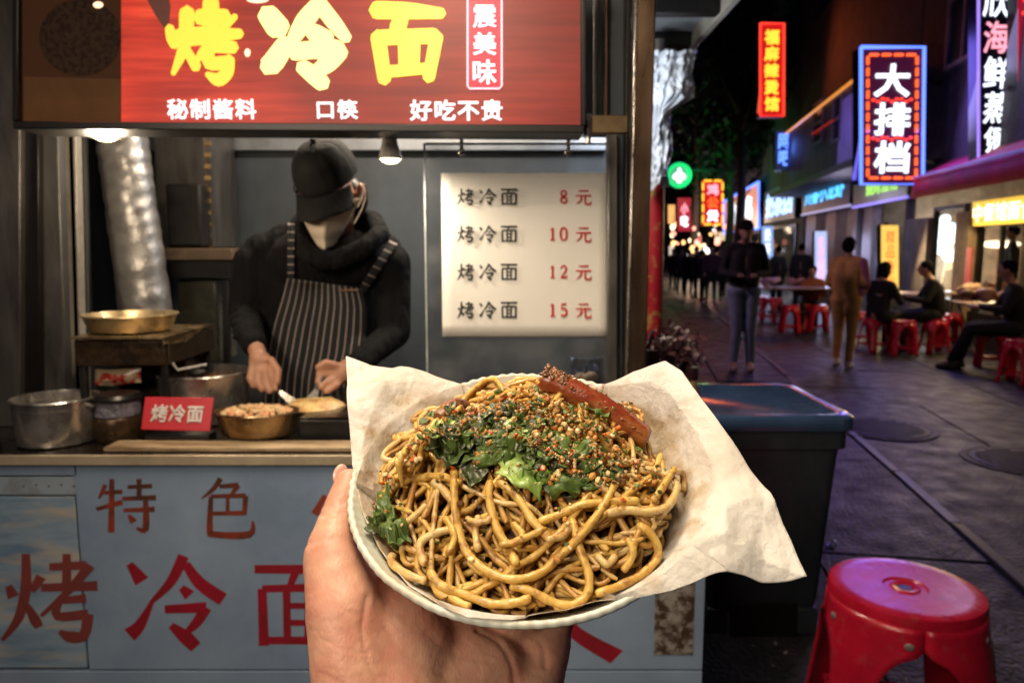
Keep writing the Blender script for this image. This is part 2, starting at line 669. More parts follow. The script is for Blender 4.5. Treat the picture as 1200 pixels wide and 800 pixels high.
# second layer: cream cloud streaks
n = nt.new('ShaderNodeTexNoise')
n.inputs['Scale'].default_value = 4.2
n.inputs['Detail'].default_value = 7
mp = nt.new('ShaderNodeMapping')
mp.inputs['Scale'].default_value = (1, 1, 5)
mp.inputs['Location'].default_value = (3, 1, 2.4)
tc = nt.new('ShaderNodeTexCoord')
lk.new(tc.outputs['Object'], mp.inputs[0])
lk.new(mp.outputs[0], n.inputs['Vector'])
cr = nt.new('ShaderNodeValToRGB')
cr.color_ramp.elements[0].position = 0.50
cr.color_ramp.elements[1].position = 0.66
cr.color_ramp.elements[0].color = (0, 0, 0, 1)
cr.color_ramp.elements[1].color = (1, 1, 1, 1)
lk.new(n.outputs['Fac'], cr.inputs[0])
mx = nt.new('ShaderNodeMix')
mx.data_type = 'RGBA'
src = b.inputs['Base Color'].links[0].from_socket
lk.new(cr.outputs[0], mx.inputs[0])
lk.new(src, mx.inputs[6])
mx.inputs[7].default_value = (0.52, 0.46, 0.38, 1)
lk.new(mx.outputs[2], b.inputs['Base Color'])
MB().box2((XL, YF, zC + j), (xb - j, YF + 0.02, zB - j)).build('sky_picture_sheet', m_skyprint, stall, bevel=0.0015)
MB().box2((xb + j, YF, zC - j), (XP, YF + 0.02, CZ - 0.022)).build('front_sheet', m_panel, stall, bevel=0.0015)
MB().box2((XL, YF, zD), (XP, YF + 0.02, zC - 3 * j)).build('lower_sheet', m_panel, stall, bevel=0.0015)
MB().box2((XL, YF + 0.022, zD), (XP, YF + 0.04, CZ - 0.03)).build('panel_backing', m_dark, stall)
MB().box2((XP - 0.03, YF + 0.042, zD), (XP, 2.9, CZ - 0.03)).build('end_panel', m_dark, stall)
mb = MB()
for k in range(5):
    mb.ell((xa - 0.012 - k * 0.028, YF + 0.001, (zA + zB) / 2 + 0.003 * (k % 2)), (0.0022, 0.0018, 0.0022), nu=8, nv=6)
mb.build('rivets', m_dark, stall)
# small food photo near the right end of the panel
x0, z0 = P(766, 766, YF).x, P(766, 766, YF).z
x1, z1 = P(814, 690, YF).x, P(814, 690, YF).z
m_photo = M('brown_food_print', (0.36, 0.33, 0.29), 0.5, 0, 0.4, 38, (0.07, 0.035, 0.02), thr=(0.40, 0.56))
MB().box2((x0, YF - 0.0025, z0), (x1, YF - 0.0004, z1 + 0.03)).build('food_photo_sticker', m_photo, stall)

# panel lettering (painted)
m_red = M('panel_red_paint', (0.36, 0.012, 0.030), 0.45, 0, 0.25, 12, (0.25, 0.014, 0.022))
m_brown = M('panel_faded_red', (0.30, 0.045, 0.02), 0.5, 0, 0.5, 9, (0.09, 0.030, 0.016), thr=(0.42, 0.58))
m_fade = M('panel_rust_red', (0.27, 0.055, 0.05), 0.5, 0, 0.3, 9, (0.20, 0.045, 0.04))
NF = Vector((0, -1, 0))
brush_text('特色小', [(110, 558, 186, 626), (232, 558, 302, 630), (362, 556, 430, 626)], 'small_lettering', m_brown, stall, NF, ppt, 1.05, False)
brush_text('烤', [(-2, 644, 118, 754)], 'faded_large_letter', m_fade, stall, NF, ppt, 1.08, False)
brush_text('冷面', [(142, 646, 264, 762), (294, 656, 404, 760)], 'large_lettering', m_red, stall, NF, ppt, 1.1, False)
brush_text('大', [(560, 650, 726, 774)], 'large_lettering', m_red, stall, NF, ppt, 1.0, False)
brush_text([[st(30, 90, 10, 20, 60, 12), st(60, 92, 8, 50, 20, 10)]], [(432, 650, 540, 760)], 'large_lettering', m_red, stall, NF, ppt, 1.0, False)

# counter
m_counter = M('counter_top_metal', (0.10, 0.08, 0.065), 0.22, 0.85, 0.5, 10, (0.035, 0.025, 0.02), bump=0.06, bscale=50, rvar=0.15)
MB().box2((XL, YF - 0.012, CZ - 0.02), (0.22, YF + 0.75, CZ)).build('counter_top', m_counter, stall, bevel=0.002)
MB().box2((0.222, YF + 0.02, CZ - 0.026), (XP + 0.002, YF + 0.75, CZ - 0.006)).build('side_ledge', m_dark, stall, bevel=0.002)
MB().box2((XL, YF - 0.020, CZ - 0.023), (XR, YF - 0.0125, CZ - 0.001)).build('edge_trim', M('warm_edge_steel', (0.80, 0.66, 0.46), 0.35, 0.55, 0.2, 8, bump=0.03, bscale=60), stall, bevel=0.001)
MB().box2((P(128, 525, YF + .03).x, YF + 0.005, CZ + 0.0005), (0.2, YF + 0.07, CZ + 0.010)).build('edge_board', m_wood, stall, bevel=0.002)

# booth walls
BW = 2.95
MB().box2((XL, BW, 0.2), (0.42, BW + 0.03, 2.25)).build('back_wall', m_wall, stall)
MB().box2((XL - .02, 1.75, 0.2), (XL, BW, 2.25)).build('side_wall', m_wall, stall)
ROOFZ = 2.25
# horizontal rail and vertical seams on the back wall
MB().box2((-1.4, BW - 0.04, P(300, 178, BW).z), (0.36, BW - 0.001, P(300, 163, BW).z)).build('wall_rail', M('zinc_rail', (0.34, 0.36, 0.40), 0.4, 0.6, 0.2, 8), stall, bevel=0.003)


def vpost(name, xt, yt, xb_, yb_, Y, wpx, dpt, mat, par=stall, bev=0.003):
    """post whose front face runs between two photo positions at depth Y"""
    a, b = P(xt, yt, Y), P(xb_, yb_, Y)
    w2 = wpx / FPX * Y / 2
    mb = MB()
    mb.slab(a - X * w2, a + X * w2, b + X * w2, b - X * w2, (0, dpt, 0))
    return mb.build(name, mat, par, bevel=bev)


# left side posts, front to back
vpost('post', 8, -80, 10, 500, 1.84, 28, 0.05, m_steel_dull)
vpost('corner_post', 30, -80, 34, 495, 1.86, 26, 0.06, m_black)
vpost('post', 50, 100, 64, 490, 1.88, 30, 0.03, m_steel_dull)
vpost('post', 79, 120, 88, 470, 1.95, 16, 0.03, M('pale_trim', (0.46, 0.42, 0.36), 0.45, 0.4, 0.3, 8, bump=0.05, bscale=40))
# pale inner side sheet
a, b, c, d = P(84, 120, 1.95), P(104, 120, 2.9), P(112, 470, 2.9), P(94, 470, 1.95)
MB().slab(a, b, c, d, (-0.01, 0, 0)).build('inner_sheet', m_wall_l, stall)
# second pale strip behind duct
a, b, c, d = P(100, 120, 2.86), P(128, 120, 2.86), P(136, 400, 2.86), P(106, 400, 2.86)
MB().slab(a, b, c, d, (0, 0.02, 0)).build('dark_panel', M('blue_dark_sheet', (0.03, 0.04, 0.06), 0.5, 0.2, 0.3, 5), stall)

# right side posts
vpost('window_post', 718, 150, 718, 520, 1.62, 12, 0.03, m_steel_dull)
vpost('dark_side_post', 727, -80, 724, 520, 1.66, 20, 0.05, m_wall)
vpost('corner_post', 737, -80, 734, 540, 1.63, 7, 0.05, m_black)
vpost('bronze_post', 759, -80, 743, 540, 1.56, 23, 0.045, m_bronze)
vpost('post_edge', 748.5, -80, 732.5, 540, 1.556, 3.0, 0.01, m_steel)
# dark booth sheet behind sign right of it
a, b, c, d = P(684, -80, 1.70), P(722, -80, 1.70), P(722, 160, 1.70), P(684, 160, 1.70)
MB().slab(a, b, c, d, (0, 0.02, 0)).build('upper_side_sheet', m_wall, stall)
a = P(698, -80, 1.69)
for xx, mt in ((699, m_steel_dull), (711, m_bronze)):
    vpost('pipe', xx, -80, xx - 1, 160, 1.67, 5, 0.02, mt)
# bracket under the sign end
a, b = P(684, 137, 1.5), P(734, 158, 1.5)
MB().box2((a.x, 1.48, b.z), (b.x, 1.50, a.z)).build('bracket', M('bracket_brass', (0.17, 0.115, 0.06), 0.4, 0.8, 0.4, 20), stall, bevel=0.002)
a, b = P(689, 134, 1.47), P(689, 168, 1.47)
MB().tube([a, b], 0.006, 8).build('clamp_screw', m_steel, stall)

# clear plastic pane that carries the price sheet
m_glass = bpy.data.materials.new('smoky_pane')
m_glass.use_nodes = True
nt = m_glass.node_tree
nt.nodes.clear()
out = nt.nodes.new('ShaderNodeOutputMaterial')
mix = nt.nodes.new('ShaderNodeMixShader')
tr = nt.nodes.new('ShaderNodeBsdfTransparent')
tr.inputs[0].default_value = (0.86, 0.88, 0.90, 1)
gl = nt.nodes.new('ShaderNodeBsdfGlossy')
gl.inputs['Roughness'].default_value = 0.12
df = nt.nodes.new('ShaderNodeBsdfDiffuse')
df.inputs[0].default_value = (0.5, 0.5, 0.5, 1)
mix2 = nt.nodes.new('ShaderNodeMixShader')
nz = nt.nodes.new('ShaderNodeTexNoise')
nz.inputs['Scale'].default_value = 9
nz.inputs['Detail'].default_value = 8
tcn = nt.nodes.new('ShaderNodeTexCoord')
nt.links.new(tcn.outputs['Object'], nz.inputs['Vector'])
rp = nt.nodes.new('ShaderNodeMapRange')
rp.inputs[1].default_value, rp.inputs[2].default_value = 0.42, 0.8
rp.inputs[3].default_value, rp.inputs[4].default_value = 0.03, 0.22
nt.links.new(nz.outputs['Fac'], rp.inputs[0])
fr = nt.nodes.new('ShaderNodeFresnel')
fr.inputs[0].default_value = 1.45
nt.links.new(rp.outputs[0], mix2.inputs[0])
nt.links.new(tr.outputs[0], mix2.inputs[1])
nt.links.new(df.outputs[0], mix2.inputs[2])
nt.links.new(fr.outputs[0], mix.inputs[0])
nt.links.new(mix2.outputs[0], mix.inputs[1])
nt.links.new(gl.outputs[0], mix.inputs[2])
nt.links.new(mix.outputs[0], out.inputs[0])
a, b = P(497, 168, 1.66), P(713, 470, 1.66)
MB().box2((a.x, 1.66, b.z), (b.x, 1.664, a.z)).build('plastic_pane', m_glass, stall, smooth=0)
m_edge = M('pane_edge', (0.42, 0.45, 0.46), 0.3, 0.2, 0.3, 15)
MB().box2((a.x - 0.002, 1.657, b.z), (a.x + 0.002, 1.668, a.z)).build('pane_edge', m_edge, stall)
MB().box2((a.x + .003, 1.657, a.z - 0.003), (b.x, 1.668, a.z + .001)).build('pane_edge', m_edge, stall)
for xx in (541, 666):
    q = P(xx, 168, 1.655)
    mb = MB().box(q, (0.008, 0.012, 0.045))
    mb.ell(q - Z * 0.02 - Y3 * .004, (0.009, 0.006, 0.009), nu=10, nv=7)
    mb.build('pane_clip', m_steel, stall)

# roof with overhang; underside seen at the upper right
m_roof = M('roof_underside', (0.42, 0.45, 0.48), 0.5, 0.3, 0.35, 3, bump=0.05, bscale=9)
RX = 0.73
MB().box2((XL - .1, 0.35, ROOFZ + 0.05), (RX, 3.2, ROOFZ + 0.07)).build('roof_sheet', m_roof, stall)
MB().box2((RX, 0.35, ROOFZ - 0.01), (RX + 0.025, 3.22, ROOFZ + 0.09)).build('roof_edge', M('roof_edge_metal', (0.55, 0.50, 0.42), 0.4, 0.3, 0.3, 9), stall, bevel=0.003)
for yy in (1.30, 2.12, 2.72, 3.14):
    MB().box2((XR + 0.02, yy, ROOFZ - 0.005), (RX - 0.002, yy + 0.06, ROOFZ + 0.048)).build('roof_beam', m_dark, stall, bevel=0.003)
MB().box2((XL - .1, 0.33, ROOFZ - 0.06), (RX + 0.025, 0.35, ROOFZ + 0.1)).build('roof_fascia', m_dark, stall, bevel=0.003)
MB().box2((0.33, 2.96, 0.0), (0.37, 3.0, ROOFZ)).build('rear_post', m_dark, stall)
for xx, yy in ((-1.5, 1.75), (0.3, 1.75), (-1.5, 2.8), (0.3, 2.8)):
    mb = MB()
    mb.tube([(xx - 0.02, yy, 0.075), (xx + 0.02, yy, 0.075)], 0.075, 18)
    mb.build('wheel', m_black, stall)

# tube lamp fixed beneath the roof, in front of the signboard
tl = thing('tube_lamp', 'warm white tube lamp fixed under the front edge of the stall roof', 'lamp', (-0.15, 0.50, 2.2))
MB().box2((-0.80, 0.465, 2.205), (0.50, 0.535, 2.245)).build('lamp_body', m_steel_dull, tl, bevel=0.004)
MB().tube([(-0.78, 0.50, 2.19), (0.48, 0.50, 2.19)], 0.014, 12).build('lamp_tube', EM('tube_glow', (1.0, 0.84, 0.62), 12), tl)
light('tube_lamp_light', 'AREA', (-0.15, 0.50, 2.165), 17, (1.0, 0.82, 0.60), 1.25, 0.08, target=(-0.05, 0.50, 1.2))
# added front fill light, behind and left of the camera
light('front_fill_light', 'AREA', (-0.95, -0.75, 2.0), 5.2, (1.0, 0.83, 0.64), 1.0, 0.4, target=(-0.1, 0.9, 1.2), spread=R(85))

# ------------------------------------------------------------------ signboard
YS = 1.45
sgn = thing('signboard', 'wide glowing red signboard with fat yellow characters above the stall window', 'signboard', (P(350, 150, YS).x, YS, P(350, 150, YS).z))


def sp(x, y, d=0.0):
    return P(x, y, YS - d)


a, b, c, d = sp(22, -60), sp(684, -60), sp(684, 152), sp(22, 148)
# face: printed, lit from behind
m_face = bpy.data.materials.new('backlit_red_print')
m_face.use_nodes = True
nt, lk, bs = nodes(m_face)
tc = nt.new('ShaderNodeTexCoord')
mp = nt.new('ShaderNodeMapping')
mp.inputs['Scale'].default_value = (1.6, 1, 22)
lk.new(tc.outputs['Object'], mp.inputs[0])
n1 = nt.new('ShaderNodeTexNoise')
n1.inputs['Scale'].default_value = 3
n1.inputs['Detail'].default_value = 5
lk.new(mp.outputs[0], n1.inputs['Vector'])
n2 = nt.new('ShaderNodeTexNoise')
n2.inputs['Scale'].default_value = 3.1
n2.inputs['Detail'].default_value = 2
lk.new(tc.outputs['Object'], n2.inputs['Vector'])
cr = nt.new('ShaderNodeValToRGB')
el = cr.color_ramp.elements
el[0].position, el[0].color = 0.3, (0.28, 0.009, 0.006, 1)
el[1].position, el[1].color = 0.7, (0.66, 0.036, 0.018, 1)
lk.new(n1.outputs['Fac'], cr.inputs[0])
cr2 = nt.new('ShaderNodeValToRGB')
el = cr2.color_ramp.elements
el[0].position, el[0].color = 0.38, (0.55, 0.55, 0.55, 1)
el[1].position, el[1].color = 0.66, (1.35, 1.6, 1.3, 1)
e = el.new(0.8)
e.color = (1.5, 3.2, 1.6, 1)
lk.new(n2.outputs['Fac'], cr2.inputs[0])
mul = nt.new('ShaderNodeMix')
mul.data_type = 'RGBA'
mul.blend_type = 'MULTIPLY'
mul.inputs[0].default_value = 1
lk.new(cr.outputs[0], mul.inputs[6])
lk.new(cr2.outputs[0], mul.inputs[7])
# uneven backlight put into the emission strength: brighter towards the left half
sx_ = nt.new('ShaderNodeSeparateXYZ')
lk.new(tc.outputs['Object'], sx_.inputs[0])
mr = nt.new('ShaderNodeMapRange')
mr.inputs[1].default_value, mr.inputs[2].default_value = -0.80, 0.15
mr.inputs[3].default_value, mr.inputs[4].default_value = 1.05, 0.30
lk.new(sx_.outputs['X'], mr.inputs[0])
bs.inputs['Base Color'].default_value = (0.12, 0.012, 0.01, 1)
lk.new(mul.outputs[2], bs.inputs['Emission Color'])
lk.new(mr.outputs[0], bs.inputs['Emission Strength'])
bs.inputs['Roughness'].default_value = 0.45
m_facedark = M('dark_bowl_print', (0.03, 0.014, 0.007), 0.5, 0, 0.5, 9, (0.03, 0.014, 0.008), emit=(0.05, 0.018, 0.007), es=0.5, spec=0.08)
f0, f1, f2, f3 = sp(142, -58), sp(680, -58), sp(680, 148), sp(142, 146)
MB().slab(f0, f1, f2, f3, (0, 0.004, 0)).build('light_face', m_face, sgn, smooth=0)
f0, f1, f2, f3 = sp(26, -58), sp(141.5, -58), sp(141.5, 146), sp(26, 143.5)
MB().slab(f0, f1, f2, f3, (0, 0.004, 0)).build('dark_face', m_facedark, sgn, smooth=0)
mb = MB()
for q0, q1, q2, q3 in ((sp(20, 143), sp(684, 147.5), sp(684, 157), sp(20, 152)), (sp(20, -70), sp(684, -70), sp(684, -58), sp(20, -58)),
                       (sp(19, -58), sp(26, -58), sp(26, 143), sp(19, 143)), (sp(680, -58), sp(686, -58), sp(686, 147.5), sp(680, 147.5))):
    mb.slab(q0 - Y3 * 0.012, q1 - Y3 * 0.012, q2 - Y3 * 0.012, q3 - Y3 * 0.012, (0, 0.10, 0))
mb.build('frame', m_black, sgn, bevel=0.002)
q = [sp(24, -60), sp(682, -60), sp(682, 150), sp(24, 146)]
MB().slab(*[v + Y3 * 0.006 for v in q], (0, 0.07, 0)).build('case', m_black, sgn)
# printed basket and table edge on the dark part, dark wood-grain sweep over the red
m_bask = M('basket_print', (0.035, 0.020, 0.013), 0.5, 0, 0.6, 120, (0.008, 0.005, 0.004), thr=(0.45, 0.55), emit=(0.014, 0.007, 0.004), es=0.7, spec=0.05)
mb = MB()
cx, cy = 94, 44
ring = [sp(cx + 48 * math.cos(t * PI / 24), cy + 45 * math.sin(t * PI / 24), 0.002) for t in range(48)]
mb.add([sp(cx, cy, 0.002)] + ring, [(0, 1 + i, 1 + (i + 1) % 48) for i in range(48)])
mb.build('basket_print', m_bask, sgn, smooth=0)
mb = MB().add([sp(28, 90, .001), sp(141, 93, .001), sp(141, 145, .001), sp(28, 142, .001)], [(0, 1, 2, 3)])
mb.build('table_print', M('table_print', (0.05, 0.022, 0.010), 0.5, 0, 0.4, 14, emit=(0.085, 0.036, 0.013), es=0.5, spec=0.08), sgn, smooth=0)
mb = MB().add([sp(160, -58, .001), sp(186, -58, .001), sp(200, 8, .001), sp(197, 40, .001), sp(182, 18, .001), sp(168, -8, .001)], [(0, 1, 2, 3, 4, 5)])
mb.build('dark_sweep_print', M('dark_leaf_print', (0.05, 0.014, 0.01), 0.4, 0, 0.3, 30, emit=(0.09, 0.02, 0.012), es=0.8), sgn, smooth=0)
m_hot = EM('painted_glare', (1.0, 0.60, 0.40), 1.7)  # glare of the lamps painted as small glowing discs
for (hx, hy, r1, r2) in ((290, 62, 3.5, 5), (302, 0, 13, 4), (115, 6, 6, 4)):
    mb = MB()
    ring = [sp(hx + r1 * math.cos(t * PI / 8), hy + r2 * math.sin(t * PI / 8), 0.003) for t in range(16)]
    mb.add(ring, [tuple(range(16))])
    mb.build('painted_glint', m_hot, sgn, smooth=0)
# fat yellow characters
GY = {
    'kao': [st(5, 66, 9, 8, 56, 11, 11, 48, 9), st(28, 84, 15, 27, 64, 14, 24, 44, 12, 10, 14, 5), st(20, 56, 16, 50, 58, 16), st(27, 42, 8, 40, 22, 10),
            st(60, 96, 16, 60, 62, 16), st(46, 80, 14, 78, 80, 14), st(92, 80, 6, 74, 64, 8, 50, 40, 8, 42, 28, 5), st(44, 58, 15, 98, 60, 9),
            st(60, 46, 12, 90, 44, 11), st(58, 42, 12, 58, 26, 12, 80, 26, 12), st(84, 28, 12, 82, 14, 12, 70, 6, 12, 56, 12, 5)],
    'leng': [st(12, 82, 17, 22, 68, 19), st(8, 30, 6, 14, 24, 17, 30, 48, 15), st(66, 94, 13, 52, 76, 15, 40, 56, 11), st(68, 94, 12, 84, 72, 12, 96, 56, 9),
             st(62, 62, 14, 72, 54, 17), st(42, 40, 15, 62, 42, 15, 84, 42, 17), st(86, 40, 18, 76, 26, 15, 62, 16, 10), st(50, 22, 12, 62, 12, 14, 70, 4, 13)],
    'mian': [st(8, 90, 16, 50, 89, 15, 94, 86, 10), st(42, 84, 14, 36, 68, 16), st(10, 56, 15, 18, 6, 13), st(14, 56, 14, 84, 58, 14),
             st(88, 56, 13, 78, 8, 12), st(22, 14, 11, 76, 18, 10), st(44, 52, 11, 45, 16, 11), st(60, 52, 10, 58, 16, 10), st(46, 40, 8, 58, 40, 8), st(46, 28, 8, 58, 28, 8)],
}
m_yel1 = EM('yellow_glow_amber', (1.0, 0.60, 0.05), 1.15)
m_yel2 = EM('yellow_glow_pale', (1.0, 0.86, 0.30), 1.35)
m_yel3 = EM('yellow_glow', (1.0, 0.76, 0.07), 1.15)
for k, cell, mt in (('kao', (195, 1, 283, 100), m_yel1), ('leng', (302, 0, 410, 102), m_yel2), ('mian', (435, 3, 522, 98), m_yel3)):
    brush_text([GY[k]], [cell], 'yellow_character', mt, sgn, NF, sp, 1.12, True, 0.002)
m_white_em = EM('white_sign_letters', (0.95, 0.97, 1.0), 1.25)


def sgn_text(s, x0, y0, x1, y1, mat, bold=0.03, **k):
    p, q, c = sp(x0, y0, 0.004), sp(x1, y1, 0.004), sp((x0 + x1) / 2, (y0 + y1) / 2, 0.004)
    return text_on(s, c, X, Z, q.x - p.x, p.z - q.z, mat, sgn, bold=bold * .8, **k)


sgn_text('秘制酱料', 195, 116, 301, 140, m_white_em, 0.03, spacing=1.12)
sgn_text('口筷', 371, 117, 420, 140, m_white_em, 0.03, spacing=1.12)
sgn_text('好吃不贵', 480, 117, 589, 142, m_white_em, 0.03, spacing=1.12)
for ch, y0, y1 in (('震', 6, 33), ('美', 38, 65), ('味', 70, 99)):
    sgn_text(ch, 554, y0, 582, y1, m_white_em, 0.012 if ch == '震' else 0.026)
m_tag = EM('red_tag', (0.85, 0.015, 0.045), 0.9)
mb = MB().add([sp(549, -6, .0015), sp(587, -6, .0015), sp(587, 103, .0015), sp(549, 103, .0015)], [(0, 1, 2, 3)])
mb.build('red_tag', m_tag, sgn, smooth=0)
m_neon = EM('pink_white_line', (1.0, 0.55, 0.62), 1.6)
mb = MB()
mb.tube([sp(548, -20, .004), sp(548, 101, .004), sp(550, 104, .004), sp(585, 104, .004), sp(588, 101, .004), sp(588, -20, .004)], 0.0016, 6)
mb.tube([sp(548, -2, .004), sp(588, -2, .004)], 0.0016, 6)
mb.build('tag_outline', m_neon, sgn)
light('signboard_light', 'AREA', (-0.45, YS - 0.05, 1.86), 5.0, (1.0, 0.24, 0.13), 0.9, 0.35, target=(-0.45, 0, 1.4))

# ------------------------------------------------------------------ price sheet
YPp = 1.652
pr = thing('price_sheet', 'cream paper price list with four rows hanging on the clear pane', 'price list', P(615, 300, YPp))


def pp(x, y, d=0.0):
    return P(x, y, YPp - d)


m_paper = M('cream_paper', (0.90, 0.86, 0.78), 0.6, 0, 0.06, 2, bump=0.02, bscale=8)


def paper_fn(u, v):
    p = pp(517 + (713 - 517) * u + (1.5 * v * (1 - u)), 203 + (394 - 203) * v)
    return p + Y3 * (0.0015 * math.sin(u * 5 + v * 3) + 0.001 * math.sin(v * 7))


MB().grid(paper_fn, 16, 14).build('paper', m_paper, pr, solid=0.001)
m_ink = M('black_ink', (0.014, 0.011, 0.010), 0.6)
m_rink = M('red_ink', (0.58, 0.022, 0.018), 0.6)
for i, (yc, pr_) in enumerate(((230.5, '8'), (274, '10'), (318.5, '12'), (363, '15'))):
    brush_text('烤冷面', [(x, yc - 10.5, x + 21, yc + 10.5) for x in (535, 560.5, 586)], 'dish_name', m_ink, pr, NF, lambda x, y: pp(x, y, .005), 1.15, False, 0.0004)
    cells = [(x, yc - 8, x + 11, yc + 8) for x in ((655,) if len(pr_) == 1 else (642, 655))]
    brush_text(list(pr_) + ['元'], cells + [(673.5, yc - 9.5, 694, yc + 10)], 'price', m_rink, pr, NF, lambda x, y: pp(x, y, .005), 1.2, False, 0.0004)

# ================================================================== things in the booth
# flue duct
du = thing('flue_duct', 'crumpled silver foil flue duct rising behind the pans', 'flue duct', P(165, 365, 2.35))
a, b = P(138, 130, 2.35), P(172, 372, 2.35)
mb = MB()
nseg = 46
pts, rs = [], []


def duct_fn(u, v):
    p = a.lerp(b, v)
    r = (27 + 1.5 * v) / FPX * 2.35
    ang = 2 * PI * u
    w_ = noise.noise(Vector((math.cos(ang) * 1.6, math.sin(ang) * 1.6, v * 13))) * 0.004 + 0.0014 * math.sin(v * 85 + 3 * math.sin(ang * 1 + 1.0)) * (1.1 - v)
    return p + X * math.cos(ang) * (r + w_) + Y3 * math.sin(ang) * (r + w_)


mb.grid(duct_fn, 40, 90)
mb.build('foil_tube', m_foil, du, smooth=60)
mb = MB().tube([a - Z * .02 + X * 0.06 * math.cos(t * PI / 12) + Y3 * 0.06 * math.sin(t * PI / 12) for t in range(25)], 0.004, 6)
mb.build('clamp_ring', m_steel_dull, du)

# lamps in the booth
bl = thing('spot_lamp', 'small lit cone spot lamp hanging right of the black cap', 'lamp', P(457, 160, 1.58))
c = P(457, 158, 1.58)
mb = MB().lathe([(0.010, 0.012), (0.014, 0.008), (0.016, -0.01), (0.025, -0.050), (0.023, -0.050), (0.015, -0.02)], 20, c)
mb.build('lamp_shade', M('lamp_shade', (0.62, 0.56, 0.5), 0.35, 0.3, 0.1, 5), bl)
MB().ell(c - Z * 0.048, (0.021, 0.021, 0.011)).build('bulb', EM('bulb_glow', (1.0, 0.80, 0.50), 9), bl)
MB().tube([c + Z * 0.01, c + Z * 0.2], 0.004, 6).build('cable', m_black, bl)
light('spot_lamp_light', 'SPOT', c - Z * 0.066, 6.5, (1.0, .84, .64), 0.025, target=c + Vector((0.25, 0.15, -1)), spot=R(150), blend=0.8)
bl = thing('round_lamp', 'round glowing lamp tucked under the left end of the signboard', 'lamp', P(124, 163, 1.60))
c = P(124, 163, 1.60)
MB().ell(c + Z * .006, (0.024, 0.024, 0.011)).build('bulb', MATS['bulb_glow'], bl)
MB().lathe([(0.018, 0.03), (0.028, 0.018), (0.031, 0.0), (0.029, 0.0)], 20, c + Z * 0.002).build('lamp_rim', m_steel, bl)
MB().tube([c + Z * 0.02, c + Z * 0.2], 0.004, 6).build('cable', m_black, bl)
light('round_lamp_light', 'POINT', c - Z * 0.05, 5.5, WARM, 0.03)
# unseen ceiling lamp added to light the booth, hidden by the sign
cl = thing('added_ceiling_lamp', 'added warm strip lamp on the booth ceiling, unseen behind the signboard', 'lamp', (-0.2, 2.5, 2.2))
MB().box2((-0.75, 2.28, 2.2), (0.2, 2.34, 2.24)).build('lamp_body', m_steel_dull, cl)
MB().tube([(-0.7, 2.31, 2.185), (0.15, 2.31, 2.185)], 0.012, 10).build('lamp_tube', MATS['tube_glow'], cl)
light('booth_fill_light', 'AREA', (-0.28, 2.31, 2.17), 20, (1.0, 0.83, 0.63), 0.85, 0.05, target=(-0.28, 2.31, 0))

# cabinet behind the duct
cab = thing('range_hood_cabinet', 'dark steel cabinet with riveted corner bar behind the foil duct', 'cabinet', P(210, 290, 2.6))
a, b = P(176, 100, 2.6), P(250, 290, 2.6)
MB().box2((a.x, 2.6, b.z), (b.x - 0.02, 2.9, a.z)).build('body', m_steel_dull, cab, bevel=0.004)
a, b = P(238, 100, 2.59), P(249, 291, 2.59)
MB().box2((a.x, 2.57, b.z), (b.x, 2.598, a.z)).build('corner_bar', m_bronze, cab, bevel=0.002)
mb = MB()
for k in range(9):
    q = P(243.5, 168 + k * 13.5, 2.57)
    mb.box(q, (0.022, 0.006, 0.014))
mb.build('rivets', M('brass_rivet', (0.55, 0.36, 0.16), 0.3, 0.9, 0.2, 9), cab)
sh = thing('side_shelf', 'dark wooden shelf with greasy glass box beneath, left of the cook', 'shelf', P(232, 430, 2.5))
a, b = P(188, 291, 2.45), P(272, 305, 2.45)
MB().box2((a.x, 2.45, b.z), (b.x, 2.75, a.z)).build('shelf_board', M('dark_shelf_wood', (0.13, 0.085, 0.05), 0.5, 0, 0.4, 20), sh, bevel=0.003)
a, b = P(190, 306, 2.46), P(268, 325, 2.46)
MB().box2((a.x, 2.47, b.z), (b.x, 2.72, a.z - .001)).build('shelf_apron', m_black, sh)
for x in (194, 264):
    vpost('leg', x, 326, x, 470, 2.5, 7, 0.03, m_dark, sh)
a, b = P(206, 328, 2.52), P(256, 425, 2.52)
MB().box2((a.x, 2.53, b.z), (b.x, 2.7, a.z)).build('glass_box', M('greasy_glass', (0.11, 0.105, 0.075), 0.22, 0.1, 0.5, 9, (0.045, 0.042, 0.032), rvar=0.1), sh, bevel=0.004)
a, b = P(192, 215, 2.5), P(238, 290, 2.5)
MB().box2((a.x, 2.5, b.z + 0.002), (b.x, 2.58, a.z)).build('black_tin', m_dark, sh, bevel=0.01)

# stove box with round pan on top
stv = thing('gas_stove', 'greasy black box stove on legs with battered top plate', 'stove', (-0.93, 1.87, CZ))
x0, x1 = P(86, 400, 1.75).x, P(193, 400, 1.75).x
zt = P(140, 397, 1.75).z
zb = P(140, 429, 1.75).z
MB().box2((x0, 1.75, zb), (x1, 2.03, zt - 0.004)).build('body', m_greasy, stv, bevel=0.004)
m_plate = M('worn_plate', (0.52, 0.38, 0.20), 0.32, 0.85, 0.5, 14, (0.15, 0.09, 0.045), bump=0.1, bscale=40, rvar=0.12)
mb = MB().slab((x0 - 0.004, 1.742, zt), (x1 + 0.003, 1.742, zt), (x1 + 0.003, 2.035, zt), (x0 - 0.004, 2.035, zt), (0, 0, 0.005))
mb.slab((x1 - 0.005, 1.747, zt), (x1 + 0.003, 1.743, zt - 0.012), (x1 + 0.004, 1.85, zt - 0.02), (x1 + 0.003, 1.95, zt), (0.002, 0, 0.0))
mb.build('top_plate', m_plate, stv)
a = P(197, 432, 1.76)
MB().box2((x1 + 0.0015, 1.76, zb + .004), (x1 + 0.005, 2.03, zt - 0.005)).build('side_plate', M('side_steel', (0.16, 0.12, 0.08), 0.35, 0.8, 0.4, 12), stv)
